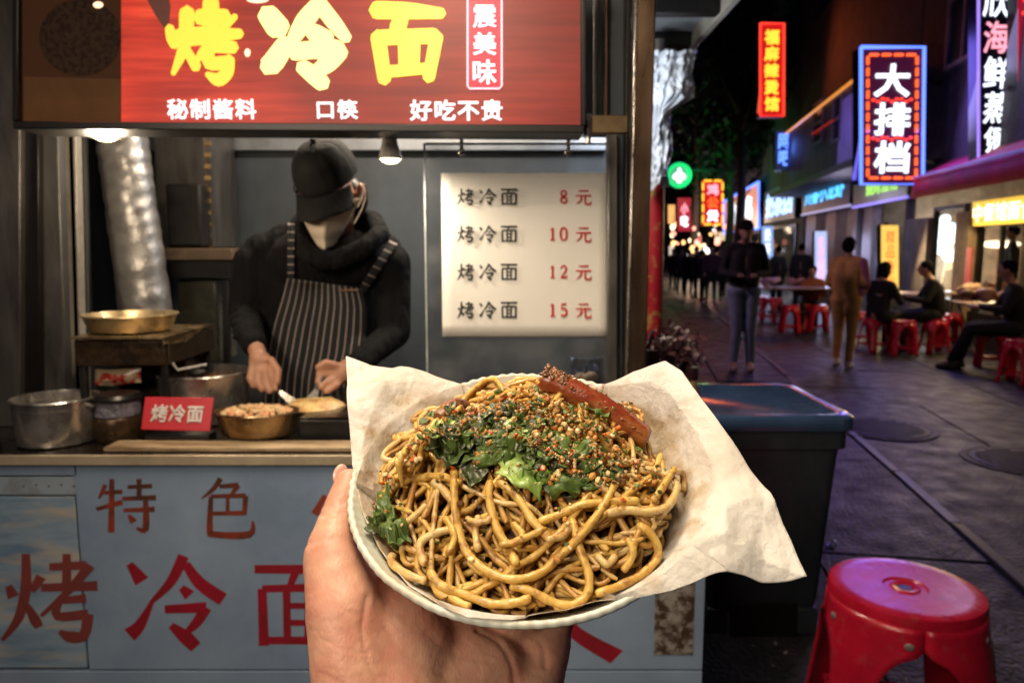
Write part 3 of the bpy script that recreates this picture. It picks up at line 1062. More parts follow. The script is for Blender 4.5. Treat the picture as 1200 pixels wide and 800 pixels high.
for lx, ly in ((x0 + .01, 1.765), (x1 - .01, 1.765), (x0 + .01, 2.01), (x1 - .01, 2.01)):
    MB().box2((lx - .008, ly - .008, CZ), (lx + .008, ly + .008, zb)).build('leg', m_dark, stv, bevel=0.002)
MB().box2((x0 + .02, 1.90, CZ + .04), (x1 - .02, 2.02, zb - 0.002)).build('burner_box', m_greasy, stv, bevel=0.004)
mb = MB().tube([(x1 + .006, 1.77, zb + 0.004), (x1 + .02, 1.765, zb - 0.012), (x1 + 0.075, 1.80, zb - 0.004)], 0.005, 6)
mb.build('gas_pipe', m_steel_dull, stv)


def pan(name, label, xc, ytop, ybot, Y, rpx_t, rpx_b, mat, zbase=None, parts=(), sy=1.0, wall=None, oval=1.0, group=None):
    """round vessel: rim and base radius in photo pixels at depth Y"""
    zt_ = P(xc, ytop, Y).z
    zb_ = zbase if zbase is not None else P(xc, ybot, Y).z
    rt, rb = rpx_t / FPX * Y, rpx_b / FPX * Y
    cx = P(xc, ytop, Y).x
    t = thing(name, label, 'pan' if 'pan' in name or 'tray' in name else 'pot', (cx, Y, zb_), group=group)
    h = zt_ - zb_
    mb = MB()
    prof = [(0.001, 0.001), (rb * 0.93, 0.001), (rb, 0.006), (rt * 0.985, h * 0.93), (rt, h), (rt + 0.007, h + 0.001), (rt + 0.007, h - 0.003), (rt + .002, h - 0.004)]
    prof = prof[:5] + [(rt + 0.006, h), (rt + 0.0075, h - 0.003), (rt + 0.003, h - 0.005), (rb + 0.003, 0.004), (rb * 0.93, -0.0005), (0.001, -0.0005)]
    mb.lathe(prof, 48, (cx, Y, zb_), 1.0, oval)
    mb.build('vessel', mat, t)
    return t, cx, zb_, zt_, rt, rb


pan('round_pan', 'shallow brassy round pan on top of the black box stove', 153, 367, 393, 1.87, 49, 42, m_brass, zbase=zt + 0.0055)
t, cx, zb_, zt_, rt, rb = pan('steel_pot', 'tall shiny steel pot at the left end of the counter', 65, 464, 523, 1.70, 44, 41, m_steel, zbase=CZ + 0.0005)
mb = MB().tube([Vector((cx + math.cos(q * PI / 18) * (rt + .001), 1.70 + math.sin(q * PI / 18) * (rt + .001), CZ + 0.085)) for q in range(37)], 0.0025, 6)
mb.build('rolled_bead', m_steel, t)
mb = MB()
mb.tube([(cx + rt - .002, 1.67, zt_ - .012), (cx + rt + .014, 1.67, zt_ - .018), (cx + rt + .014, 1.71, zt_ - .018), (cx + rt - .002, 1.71, zt_ - .012)], 0.003, 6)
mb.build('handle', m_steel, t)
t, cx, zb_, zt_, rt, rb = pan('broth_pot', 'wide steel pot of brown sauce with ladle behind the red card', 238, 434, 492, 1.93, 50, 47, m_steel, zbase=CZ + 0.0005)
m_sauce = M('brown_sauce', (0.26, 0.12, 0.045), 0.22, 0, 0.4, 25, (0.10, 0.04, 0.015), bump=0.3, bscale=40, coat=0.4)
MB().lathe([(0.0, 0.0), (rt * 0.4, 0.002), (rt * 0.98, 0.0)], 32, (cx, 1.93, zt_ - 0.022)).build('sauce', m_sauce, t)
ld = thing('ladle', 'black ladle standing in the wide steel pot of sauce', 'ladle', (cx, 1.9, zt_))
mb = MB().tube([P(203, 428, 1.93), P(214, 431, 1.91), P(226, 436, 1.89)], 0.005, 7)
mb.build('handle', m_dark, ld)
MB().ell(P(231, 437, 1.89), (0.026, 0.02, 0.012)).build('bowl', m_dark, ld)

# noodle packet in the stove's gap, glass jar
pk = MB()
pk.grid(lambda u, v: P(111 + 54 * u, 431 + 19 * v + 2 * math.sin(u * 5), 1.80) + Y3 * (-0.014 * math.sin(PI * u) * math.sin(PI * v) + 0.003 * noise.noise(Vector((u * 6, v * 4, 1)))), 18, 8)
pk.grid(lambda u, v: P(111 + 54 * u, 431 + 19 * v + 2 * math.sin(u * 5), 1.803) + Y3 * (0.016 * math.sin(PI * u) * math.sin(PI * v)), 18, 8)
o = pk.build('snack_packet', M('packet_print', (0.66, 0.48, 0.28), 0.3, 0, 0.3, 24, (0.50, 0.03, 0.03), coat=0.5, thr=(0.5, 0.56)))
tag(o, 'crinkled cream and red food packet under the box stove', 'packet')
gb = thing('lidded_canister', 'dark glossy canister with black lid and pale bag inside beneath the stove', 'canister', P(137, 512, 1.72))
cxx = P(137, 500, 1.72).x
MB().lathe([(0.0, 0), (0.054, 0), (0.057, 0.005), (0.057, 0.052), (0.055, 0.056)], 30, (cxx, 1.73, CZ + 0.0005)).build('base', m_greasy, gb)
mb = MB().grid(lambda u, v: Vector((cxx + 0.050 * math.cos(2 * PI * u) * (1 + .06 * noise.noise(Vector((u * 9, v * 5, 0)))), 1.73 + 0.05 * math.sin(2 * PI * u) * (1 + .08 * noise.noise(Vector((u * 9, v * 5, 3)))), CZ + 0.058 + 0.035 * v)), 30, 6)
mb.build('pale_bag', M('pale_plastic_bag', (0.30, 0.29, 0.36), 0.2, 0, 0.5, 34, (0.10, 0.08, 0.08), bump=0.7, bscale=60, coat=0.3), gb)
MB().lathe([(0.001, 0.014), (0.048, 0.014), (0.056, 0.006), (0.056, 0.0), (0.001, 0)], 30, (cxx, 1.73, CZ + 0.0945)).build('lid', m_black, gb)

# red card sign
cd = thing('red_card_sign', 'small red counter card with white characters on a dark base', 'card sign', P(207, 512, 1.66))
Yc = 1.665
k4 = [P(170, 465, Yc + .02), P(250, 466, Yc + .02), P(246, 505, Yc), P(165, 503, Yc)]
MB().slab(*k4, (0, 0.003, 0)).build('card', M('card_red', (0.58, 0.02, 0.035), 0.35, 0, 0.1, 5), cd, bevel=0.001)
MB().box2((P(168, 512, Yc).x, Yc + 0.004, CZ + 0.0005), (P(244, 512, Yc).x, Yc + 0.05, CZ + 0.022)).build('base', m_black, cd, bevel=0.003)
nrm = (k4[1] - k4[0]).cross(k4[0] - k4[3]).normalized()
if nrm.y > 0:
    nrm = -nrm
text_on('烤冷面', sum(k4, Vector()) / 4 + nrm * 0.0015, k4[1] - k4[0], k4[0] - k4[3] + X * .0, 63 / FPX * Yc, 22 / FPX * Yc, M('card_white', (0.78, 0.74, 0.70), 0.5), cd, 'lettering', bold=0.032, spacing=1.1)

# oval tray with food
t, cx, zb_, zt_, rt, rb = pan('food_tray', 'brassy tray heaped with sliced sausage and egg at the counter edge', 301, 480, 516, 1.72, 47, 40, M('tray_metal', (0.46, 0.31, 0.16), 0.3, 0.9, 0.4, 12, (0.22, 0.13, 0.06), rvar=0.12), zbase=CZ + 0.011, oval=0.72)
m_c1 = M('tray_food_orange', (0.62, 0.24, 0.09), 0.4, 0, 0.4, 30, (0.60, 0.42, 0.20), coat=0.3)
m_c2 = M('tray_food_cream', (0.66, 0.50, 0.28), 0.4, 0, 0.3, 30, (0.45, 0.26, 0.10), coat=0.3)
for mt, nm, k0 in ((m_c1, 'sausage_pieces', 0), (m_c2, 'egg_pieces', 1)):
    mb = MB()
    rnd = random.Random(5 + k0)
    for i in range(90):
        a_ = rnd.uniform(0, 2 * PI)
        r_ = math.sqrt(rnd.random()) * rt * 0.86
        mb.ell((cx + r_ * math.cos(a_), 1.72 + r_ * 0.72 * math.sin(a_), zt_ - 0.008 + 0.012 * (1 - (r_ / rt) ** 2) + rnd.uniform(-.003, .003)),
               (rnd.uniform(.006, .012), rnd.uniform(.004, .009), rnd.uniform(.003, .006)), Euler((rnd.uniform(-.5, .5), rnd.uniform(-.5, .5), rnd.uniform(0, 3))).to_matrix(), 7, 5)
    tag(mb.build(nm, mt, t), kind='stuff')

# griddle and pancake
gr = thing('griddle', 'flat dark iron griddle in front of the cook', 'griddle', (P(350, 490, 1.9).x, 1.9, CZ))
gx0, gx1 = P(352, 500, 1.72).x, 0.02
MB().box2((gx0, 1.70, CZ + 0.001), (gx1, 2.12, CZ + 0.05)).build('body', m_dark, gr, bevel=0.004)
MB().box2((gx0 + .003, 1.703, CZ + 0.0505), (gx1, 2.12, CZ + 0.056)).build('plate', m_counter, gr, bevel=0.002)
GZ = CZ + 0.056
mb = MB()
c = P(369, 476, 1.9)
c.z = GZ
c = G(369, 476, GZ)
c0 = c


def cake(u, v):
    a_ = 2 * PI * u
    r_ = 0.074 * v * (1 + 0.05 * math.sin(3 * a_) + 0.03 * math.sin(7 * a_ + 1))
    h_ = 0.016 * (1 - v ** 6) + 0.004 * noise.noise(Vector((math.cos(a_) * v * 4, math.sin(a_) * v * 4, 0)))
    return c0 + Vector((r_ * math.cos(a_), r_ * math.sin(a_) * 0.85, max(0.0005, h_)))


mb.grid(cake, 40, 12)
o = mb.build('pancake', M('pancake_dough', (0.72, 0.52, 0.22), 0.4, 0, 0.3, 26, (0.46, 0.20, 0.06), bump=0.4, bscale=60, coat=0.25, thr=(0.45, 0.62)))
tag(o, 'golden grilled pancake lying on the griddle under the scraper', 'pancake')

# blue bag and wrapped food seen low behind the clear pane
o = MB().grid(lambda u, v: P(668 + 40 * u, 418 + 50 * v, 1.95) + Y3 * 0.04 * noise.noise(Vector((u * 5, v * 4, 2))) - Y3 * 0.03 * math.sin(PI * u), 22, 16).build(
    'blue_bag', M('blue_bag', (0.07, 0.13, 0.26), 0.35, 0, 0.5, 24, (0.03, 0.045, 0.09), bump=0.5, bscale=40), None, solid=0.002)
tag(o, 'crumpled blue plastic bag on the counter behind the clear pane', 'bag')
mb = MB()
rnd = random.Random(3)
for i in range(7):
    q = P(684 + rnd.uniform(-8, 12), 440 + rnd.uniform(-6, 10), 1.86 + rnd.uniform(0, .03))
    mb.ell(q, (0.018, 0.015, 0.014), None, 9, 7)
o = mb.build('bread_rolls', M('bread_brown', (0.30, 0.19, 0.10), 0.6, 0, 0.4, 30), None)
tag(o, 'small heap of brown buns beside the blue bag behind the pane', 'buns', kind='stuff')
o = MB().box2((P(668, 470, 1.9).x, 1.84, CZ), (P(712, 470, 1.9).x, 2.02, P(690, 462, 1.9).z)).build('storage_box', M('dim_box', (0.12, 0.11, 0.10), 0.5, 0, 0.4, 12), None, bevel=0.004)
tag(o, 'dim storage box under the blue bag behind the pane', 'box')

# ================================================================== the cook
ck = thing('person', 'cook in black cap, face mask and striped apron working at the griddle', 'person', (P(385, 300, 2.15).x, 2.15, 0.1))
YC = 2.14
m_skin = M('skin_cook', (0.50, 0.26, 0.165), 0.45, 0, 0.15, 12, (0.42, 0.20, 0.12), sss=0.12)
m_hood = M('black_hoodie', (0.007, 0.007, 0.008), 0.9, 0, 0.3, 20, bump=0.8, bscale=13, spec=0.2, stretch=(1.6, 1, .6))
HC = P(386, 232, 2.06)      # head centre
# body (skin): head, neck, torso, arms, hands, legs
mb = MB()
mb.ell(HC + Vector((0, .008, -.006)), (0.072, 0.082, 0.100), Euler((R(28), 0, R(-8))).to_matrix())
mb.ell(HC + Vector((-0.005, -0.035, -0.062)), (0.048, 0.048, 0.055))
mb.ell(HC + Vector((-0.012, -0.078, -0.055)), (0.012, 0.014, 0.022))
mb.ell(HC + Vector((0.085, 0.012, 0.012)), (0.013, 0.020, 0.032), Euler((R(18), 0, 0)).to_matrix())
mb.ell(HC + Vector((-0.082, 0.02, 0.005)), (0.010, 0.018, 0.028))
mb.cap(HC + Vector((0.01, 0.03, -0.06)), P(392, 290, YC + .04), 0.05, 0.05)
sL, eL, wL = P(300, 300, YC), P(289, 372, YC - 0.03), P(300, 408, 1.94)
sR, eR, wR = P(458, 300, YC), P(463, 392, YC - 0.02), P(404, 432, 1.94)
mb.cap(sL + Vector((.02, .03, -.02)), eL + Y3 * .01, 0.03, 0.03)
mb.cap(eL + Y3 * .01, wL, 0.028, 0.022)
mb.cap(sR + Vector((-.02, .03, -.02)), eR + Y3 * .01, 0.03, 0.03)
mb.cap(eR + Y3 * .01, wR, 0.028, 0.022)
mb.cap(P(360, 320, YC + .03), P(375, 470, YC + .05), 0.10, 0.10)
mb.cap(P(405, 320, YC + .03), P(390, 470, YC + .05), 0.10, 0.10)
for sx_s in (-0.09, 0.09):
    bx = P(382, 470, YC + .05).x + sx_s
    mb.cap((bx, YC + .05, 0.95), (bx, YC + .03, 0.55), 0.08, 0.06)
    mb.cap((bx, YC + .03, 0.55), (bx, YC + .06, 0.18), 0.055, 0.04)


def hand(mb, wr, palm, fingers, thumb, rp=0.021):
    mb.cap(wr, palm, 0.023, rp)
    mb.ell(palm, (rp * 1.45, rp * 1.2, rp * 1.5))
    for f in fingers:
        r0 = 0.0098
        for i in range(len(f) - 1):
            mb.cap(f[i], f[i + 1], r0, r0 * 0.9, 10)
            r0 *= 0.9
    r0 = 0.0115
    for i in range(len(thumb) - 1):
        mb.cap(thumb[i], thumb[i + 1], r0, r0 * 0.9, 10)
        r0 *= 0.9


# left-of-picture hand: fingers pointing down round the scraper handle
hand(mb, wL, P(305, 424, 1.915),
     [[P(296, 428, 1.90), P(292, 443, 1.885), P(297, 453, 1.88)], [P(303, 432, 1.895), P(301, 448, 1.88), P(307, 457, 1.875)],
      [P(310, 434, 1.89), P(311, 450, 1.88), P(316, 459, 1.87)], [P(316, 432, 1.89), P(320, 447, 1.88), P(323, 456, 1.87)]],
     [P(318, 422, 1.90), P(326, 434, 1.885), P(325, 447, 1.875)])
hand(mb, wR, P(396, 438, 1.915),
     [[P(388, 430, 1.90), P(377, 431, 1.885), P(373, 438, 1.88)], [P(387, 437, 1.895), P(375, 440, 1.88), P(372, 447, 1.875)],
      [P(390, 445, 1.89), P(379, 449, 1.88), P(376, 454, 1.87)], [P(396, 450, 1.89), P(387, 456, 1.88), P(382, 459, 1.875)]],
     [P(393, 428, 1.90), P(381, 425, 1.885), P(373, 430, 1.88)])
body = blob(mb, 'body', m_skin, ck, voxel=0.0042, it=5)
# hoodie: thicker shell
mb = MB()
mb.cap(P(350, 320, YC + .04), P(365, 480, YC + .05), 0.118, 0.105)
mb.cap(P(408, 320, YC + .04), P(396, 480, YC + .05), 0.118, 0.105)
mb.cap(P(312, 298, YC + .03), P(446, 298, YC + .03), 0.068, 0.068)
mb.cap(P(340, 290, YC + .03), P(425, 290, YC + .03), 0.075, 0.075)
mb.cap(P(352, 306, YC - .02), P(420, 306, YC - .02), 0.085, 0.085)
mb.cap(P(296, 308, YC + .01), P(287, 372, YC - .03), 0.056, 0.046)
mb.cap(P(287, 372, YC - .03), P(298, 404, 1.955), 0.046, 0.033)
mb.cap(P(459, 308, YC + .01), P(462, 388, YC - .02), 0.056, 0.048)
mb.cap(P(462, 390, YC - .02), P(421, 424, 1.955), 0.046, 0.033)
for k in range(10):      # soft folds at the elbows and waist
    t_ = k / 9
    q = P(287 + 4 * t_, 360 + 34 * t_, YC - .05 - .1 * t_)
    mb.ell(q + X * (.012 if k % 2 else -.010), (0.038, 0.03, 0.011), Euler((0, R(20 if k % 2 else -25), 0)).to_matrix())
# hood ring round the neck
hb = [(352, 262, 2.10), (350, 285, 2.02), (368, 303, 1.985), (392, 306, 1.98), (424, 292, 2.0), (446, 275, 2.06), (438, 258, 2.14), (400, 250, 2.2), (365, 252, 2.18), (352, 262, 2.10)]
pts = [P(*q) for q in hb]
for i in range(len(pts) - 1):
    mb.cap(pts[i], pts[i + 1], 0.027, 0.027)
hood = blob(mb, 'hoodie', m_hood, ck, voxel=0.006, it=5)
mb = MB()
for bx in (-0.09, 0.09):
    b0 = P(382, 470, YC + .05).x + bx
    mb.cap((b0, YC + .05, 0.97), (b0, YC + .03, 0.55), 0.10, 0.08)
    mb.cap((b0, YC + .03, 0.55), (b0, YC + .06, 0.16), 0.075, 0.06)
blob(mb, 'trousers', m_dark if False else M('black_cloth', (0.012, 0.012, 0.014), 0.9), ck, voxel=0.014, it=3)
mb = MB()
for bx in (-0.09, 0.09):
    b0 = P(382, 470, YC + .05).x + bx
    mb.ell((b0, YC - .01, 0.14), (0.045, 0.12, 0.04))
blob(mb, 'shoes', m_black, ck, voxel=0.012, it=2)
MB().box2((-1.1, 1.9, 0.05), (0.2, 2.9, 0.1)).build('floor_plate', m_dark, stall)


def bvh_of(objs):
    vs, fs = [], []
    for o in objs:
        M4 = wm(o)
        off = len(vs)
        vs += [M4 @ v.co for v in o.data.vertices]
        fs += [tuple(i + off for i in p.vertices) for p in o.data.polygons]
    return BVHTree.FromPolygons(vs, fs)


def drape(bvh, x, y, off, dflt):
    d = ray(x, y)
    hit = bvh.ray_cast(EYE, d.normalized())
    if hit[0] is None:
        return P(x, y, dflt)
    return hit[0] - d.normalized() * off


# apron
bt = bvh_of([hood])
m_apr = bpy.data.materials.new('striped_apron')
m_apr.use_nodes = True
nt, lk, bs = nodes(m_apr)
uvn = nt.new('ShaderNodeUVMap')
sxn = nt.new('ShaderNodeSeparateXYZ')
lk.new(uvn.outputs[0], sxn.inputs[0])
mm = nt.new('ShaderNodeMath')
mm.operation = 'FRACT'
lk.new(sxn.outputs[0], mm.inputs[0])
m2 = nt.new('ShaderNodeMath')
m2.operation = 'LESS_THAN'
m2.inputs[1].default_value = 0.17
lk.new(mm.outputs[0], m2.inputs[0])
mx = nt.new('ShaderNodeMix')
mx.data_type = 'RGBA'
mx.inputs[6].default_value = (0.013, 0.013, 0.015, 1)
mx.inputs[7].default_value = (0.34, 0.28, 0.25, 1)
lk.new(m2.outputs[0], mx.inputs[0])
lk.new(mx.outputs[2], bs.inputs['Base Color'])
bs.inputs['Roughness'].default_value = 0.85


def uvgrid(o, nu, nv, fu, fv=1.0):
    me = o.data
    uv = me.uv_layers.new(name='UVMap')
    for p in me.polygons:
        for li in p.loop_indices:
            vi = me.loops[li].vertex_index
            i, jx = vi % (nu + 1), vi // (nu + 1)
            uv.data[li].uv = (i / nu * fu, jx / nv * fv)


NU, NV = 40, 40
ys = [(326, 337, 424), (350, 331, 430), (380, 322, 430), (410, 316, 428), (440, 312, 420), (480, 310, 416)]


def apr(u, v):
    y = 326 + 154 * v
    for k in range(len(ys) - 1):
        if ys[k][0] <= y <= ys[k + 1][0] + 1e-6:
            t = (y - ys[k][0]) / (ys[k + 1][0] - ys[k][0])
            xl = ys[k][1] + (ys[k + 1][1] - ys[k][1]) * t
            xr = ys[k][2] + (ys[k + 1][2] - ys[k][2]) * t
            break
    x = xl + (xr - xl) * u
    yy = y + (1 - v) * u * 12
    dd = 2.04
    p = drape(bt, x, yy, 0.010, dd)
    if p.y < 1.985:
        p = P(x, yy, 2.0)
    return p


pt_ = [[apr(i / NU, jx / NV) for i in range(NU + 1)] for jx in range(NV + 1)]
for it in range(4):       # relax
    for jx in range(1, NV):
        for i in range(1, NU):
            pt_[jx][i] = (pt_[jx][i] * 2 + pt_[jx - 1][i] + pt_[jx + 1][i] + pt_[jx][i - 1] + pt_[jx][i + 1]) / 6
mb = MB().grid(lambda u, v: pt_[round(v * NV)][round(u * NU)] - Y3 * 0.004 * math.sin(u * 22 + 3 * v) * v, NU, NV)
o = mb.build('apron', m_apr, ck, solid=0.002)
uvgrid(o, NU, NV, 13)


def strap(p0, p1, wpx, n, name):
    def fn(u, v):
        x = p0[0] + (p1[0] - p0[0]) * v + (u - .5) * wpx
        y = p0[1] + (p1[1] - p0[1]) * v + (u - .5) * (4 if p1[0] < p0[0] else 0)
        return drape(bt, x, y, 0.009, 2.0)
    mb = MB().grid(fn, 4, 24)
    o = mb.build(name, m_str, ck, solid=0.002)
    uvgrid(o, 4, 24, 1, n)


m_str = m_apr.copy()
m_str.name = 'striped_strap'
for n_ in m_str.node_tree.nodes:
    if n_.type == 'SEPXYZ':
        lkk = [l for l in m_str.node_tree.links if l.from_node == n_][0]
        to = lkk.to_socket
        m_str.node_tree.links.remove(lkk)
        m_str.node_tree.links.new(n_.outputs[1], to)
strap((341, 262), (341, 328), 8, 7, 'strap')
strap((461, 284), (424, 342), 9, 6, 'strap')
# small print on the bib
p_ = drape(bt, 408, 340, 0.016, 2.0)
text_on('COOK' if False else '~~~', p_, X, Z, 0.055, 0.008, M('bib_print', (0.30, 0.17, 0.10), 0.8), ck, 'bib_print', bold=0.05)

# face mask
bh = bvh_of([body])
m_mask = M('face_mask', (0.72, 0.60, 0.46), 0.8, 0, 0.08, 9, bump=0.05, bscale=90)
tip = P(379, 291, 1.955)


def maskf(u, v):
    # u across the face, v from top to chin
    xl = 352 + 20 * v ** 1.3
    xr = 421 - 30 * v ** 1.2
    yl = 246 + 42 * v
    yr = 232 + 56 * v
    x = xl + (xr - xl) * u
    y = yl + (yr - yl) * u + 5 * math.sin(PI * u) * v
    ridge = 1 - abs(u - 0.42) / 0.58
    return P(x, y, 2.005 - 0.052 * max(0, ridge) * (0.6 + 0.4 * math.sin(PI * min(1, v + .2))) + 0.03 * v * (1 - ridge) - 0.0022 * math.sin(v * 22))


MB().grid(maskf, 18, 16).build('mask', m_mask, ck, solid=0.002, smooth=80)
mb = MB().tube([P(419, 243, 2.0), P(424, 232, 2.02), P(427, 215, 2.045), P(430, 224, 2.06)], 0.0018, 6)
mb.tube([P(415, 262, 2.0), P(424, 245, 2.03), P(428, 232, 2.05)], 0.0018, 6)
mb.build('mask_loop', m_mask, ck)
# cap
m_cap = M('black_cap', (0.012, 0.0115, 0.0115), 0.75, 0, 0.3, 10, bump=0.2, bscale=30, spec=0.3)
CC = P(384, 208, 2.040)
rot = Euler((R(34), R(-4), R(-16))).to_matrix()      # crown tipped towards the griddle


def crown(u, v):
    a_ = 2 * PI * u
    ph = PI / 2 * v
    seam = 1 - 0.012 * (abs(math.sin(3 * a_)) < 0.10)
    q = Vector((math.cos(a_) * math.cos(ph) ** 0.62 * 0.090, math.sin(a_) * math.cos(ph) ** 0.62 * 0.100, math.sin(ph) * 0.108)) * seam
    q += q * 0.03 * noise.noise(q * 18)
    return CC + rot @ (q * .95)


MB().grid(crown, 72, 16).build('cap_crown', m_cap, ck, smooth=60)


def brim(u, v):
    a_ = -PI / 2 + (u - 0.5) * R(132)
    q = Vector((math.cos(a_) * 0.088, math.sin(a_) * 0.098, -0.002))
    out = Vector((math.cos(a_) * -0.02, -1.0 * (0.25 + 0.75 * math.sin(PI * u) ** 0.5), 0))
    q += out * 0.066 * v + Vector((0, 0, -0.034 * v - 0.022 * (abs(u - .5) * 2) ** 2 * (0.2 + v)))
    return CC + rot @ q


MB().grid(brim, 30, 8).build('cap_brim', m_cap, ck, solid=0.004, smooth=60)
mb = MB().ell(CC + rot @ Vector((0, 0, 0.108)), (0.009, 0.009, 0.005))
mb.build('cap_button', m_cap, ck)
mb = MB().tube([CC + rot @ Vector((math.cos(a_) * 0.0915, math.sin(a_) * 0.1015, 0.003)) for a_ in [-PI / 2 + (k / 20 - .5) * R(160) for k in range(21)]], 0.0022, 6)
mb.build('cap_band', m_black, ck)
MB().ell(HC + Vector((0.02, 0.045, 0.0)), (0.078, 0.06, 0.075)).build('hair', m_black, ck)
# scrapers
s1 = thing('scraper', 'steel scraper with dark handle held in the hand with pointing fingers', 'scraper', P(330, 462, 1.87))
mb = MB().tube([P(316, 445, 1.885), P(326, 459, 1.875)], 0.006, 8)
mb.build('handle', m_dark, s1)
a, b = P(325, 457, 1.875), G(346, 472, GZ + 0.002)
MB().slab(a - X * .006, a + X * .010, b + X * .02, b - X * .018, (0, 0.0015, 0)).build('blade', m_steel, s1)
s1 = thing('spatula', 'thin spatula held upright in the cook’s other fist', 'spatula', P(372, 462, 1.87))
mb = MB().tube([P(380, 440, 1.878), P(371, 456, 1.873)], 0.0055, 8)
mb.build('handle', m_steel_dull, s1)
a, b = P(371, 455, 1.872), G(366, 466, GZ + 0.016)
MB().slab(a - X * .005, a + X * .006, b + X * .014, b - X * .014, (0, 0.0015, 0)).build('blade', m_steel, s1)

# ================================================================== bowl of noodles held in front
YB = 0.48
BC = P(614, 558, YB)
BR = 0.1125
tilt = R(26)
BM = Matrix.Translation(BC) @ Euler((tilt, R(-2), 0)).to_matrix().to_4x4()
BMi = BM.inverted()


def L2W(x, y, z):
    return BM @ Vector((x, y, z))


def bowl_z(r):
    """inner surface of the bowl, rim plane = 0"""
    t = r / BR
    if t < 0.62:
        return -0.043 + 0.002 * (t / 0.62) ** 2
    return -0.041 + 0.041 * ((t - 0.62) / 0.38) ** 1.35


bowl = thing('paper_bowl', 'shallow pale paper bowl with pleated rim resting on the open hand', 'bowl', BC)
m_bowl = M('bowl_paper', (0.62, 0.66, 0.60), 0.5, 0, 0.10, 16, (0.56, 0.52, 0.40), bump=0.05, bscale=60, coat=0.15, sss=0.0)
nt, lk, bs = nodes(m_bowl)


def bowl_fn(u, v):
    a_ = 2 * PI * u
    pleat = 0.00036 * math.sin(a_ * 90) + 0.0006 * noise.noise(Vector((math.cos(a_) * 6, math.sin(a_) * 6, 0)))
    if v < 0.8:
        r = BR * v / 0.8
        z = bowl_z(r)
        k = max(0, (r / BR - 0.6) / 0.4)
        r += pleat * k
    else:
        t = (v - 0.8) / 0.2
        b_ = t * PI * 1.1
        r = BR + 0.0016 - 0.0016 * math.cos(b_) + pleat
        z = 0.0013 * math.sin(b_) - 0.0025 * max(0, t - .6) + pleat
    lump = 0.0015 * noise.noise(Vector((math.cos(a_) * 2.2, math.sin(a_) * 2.2, 4)))
    return L2W(r * math.cos(a_), r * math.sin(a_), z + lump)


MB().grid(bowl_fn, 384, 44).build('bowl_wall', m_bowl, bowl, solid=0.0012, smooth=70)

# ------------------------------------------------------------------ greaseproof paper
m_gp = bpy.data.materials.new('greaseproof_paper')
m_gp.use_nodes = True
nt, lk, bs = nodes(m_gp)
tc = nt.new('ShaderNodeTexCoord')
n1 = nt.new('ShaderNodeTexNoise')
n1.inputs['Scale'].default_value = 16
n1.inputs['Detail'].default_value = 6
lk.new(tc.outputs['Object'], n1.inputs['Vector'])
cr = nt.new('ShaderNodeValToRGB')
el = cr.color_ramp.elements
el[0].position, el[0].color = 0.35, (0.78, 0.74, 0.66, 1)
el[1].position, el[1].color = 0.6, (0.90, 0.88, 0.83, 1)
lk.new(n1.outputs['Fac'], cr.inputs[0])
# oil stains close to the food
vm = nt.new('ShaderNodeVectorMath')
vm.operation = 'DISTANCE'
vm.inputs[1].default_value = tuple(BC + Vector((0, 0, 0)))
lk.new(tc.outputs['Object'], vm.inputs[0])
n2 = nt.new('ShaderNodeTexNoise')
n2.inputs['Scale'].default_value = 42
n2.inputs['Detail'].default_value = 5
lk.new(tc.outputs['Object'], n2.inputs['Vector'])
ma = nt.new('ShaderNodeMath')
ma.operation = 'MULTIPLY_ADD'
ma.inputs[1].default_value = 0.11
lk.new(n2.outputs['Fac'], ma.inputs[0])
lk.new(vm.outputs['Value'], ma.inputs[2])
mr = nt.new('ShaderNodeMapRange')
mr.inputs[1].default_value, mr.inputs[2].default_value = 0.145, 0.172
mr.inputs[3].default_value, mr.inputs[4].default_value = 0.75, 0.0
lk.new(ma.outputs[0], mr.inputs[0])
mx = nt.new('ShaderNodeMix')
mx.data_type = 'RGBA'
lk.new(mr.outputs[0], mx.inputs[0])
lk.new(cr.outputs[0], mx.inputs[6])
mx.inputs[7].default_value = (0.52, 0.34, 0.13, 1)
# specks of seasoning
n3 = nt.new('ShaderNodeTexVoronoi')
n3.inputs['Scale'].default_value = 210
lk.new(tc.outputs['Object'], n3.inputs['Vector'])
lt = nt.new('ShaderNodeMath')
lt.operation = 'LESS_THAN'
lt.inputs[1].default_value = 0.11
lk.new(n3.outputs['Distance'], lt.inputs[0])
mr2 = nt.new('ShaderNodeMapRange')
mr2.inputs[1].default_value, mr2.inputs[2].default_value = 0.15, 0.19
mr2.inputs[3].default_value, mr2.inputs[4].default_value = 0.8, 0.0
lk.new(ma.outputs[0], mr2.inputs[0])
mu = nt.new('ShaderNodeMath')
mu.operation = 'MULTIPLY'
lk.new(lt.outputs[0], mu.inputs[0])
lk.new(mr2.outputs[0], mu.inputs[1])
mx2 = nt.new('ShaderNodeMix')
mx2.data_type = 'RGBA'
lk.new(mu.outputs[0], mx2.inputs[0])
lk.new(mx.outputs[2], mx2.inputs[6])
mx2.inputs[7].default_value = (0.22, 0.08, 0.03, 1)
lk.new(mx2.outputs[2], bs.inputs['Base Color'])
bs.inputs['Roughness'].default_value = 0.55
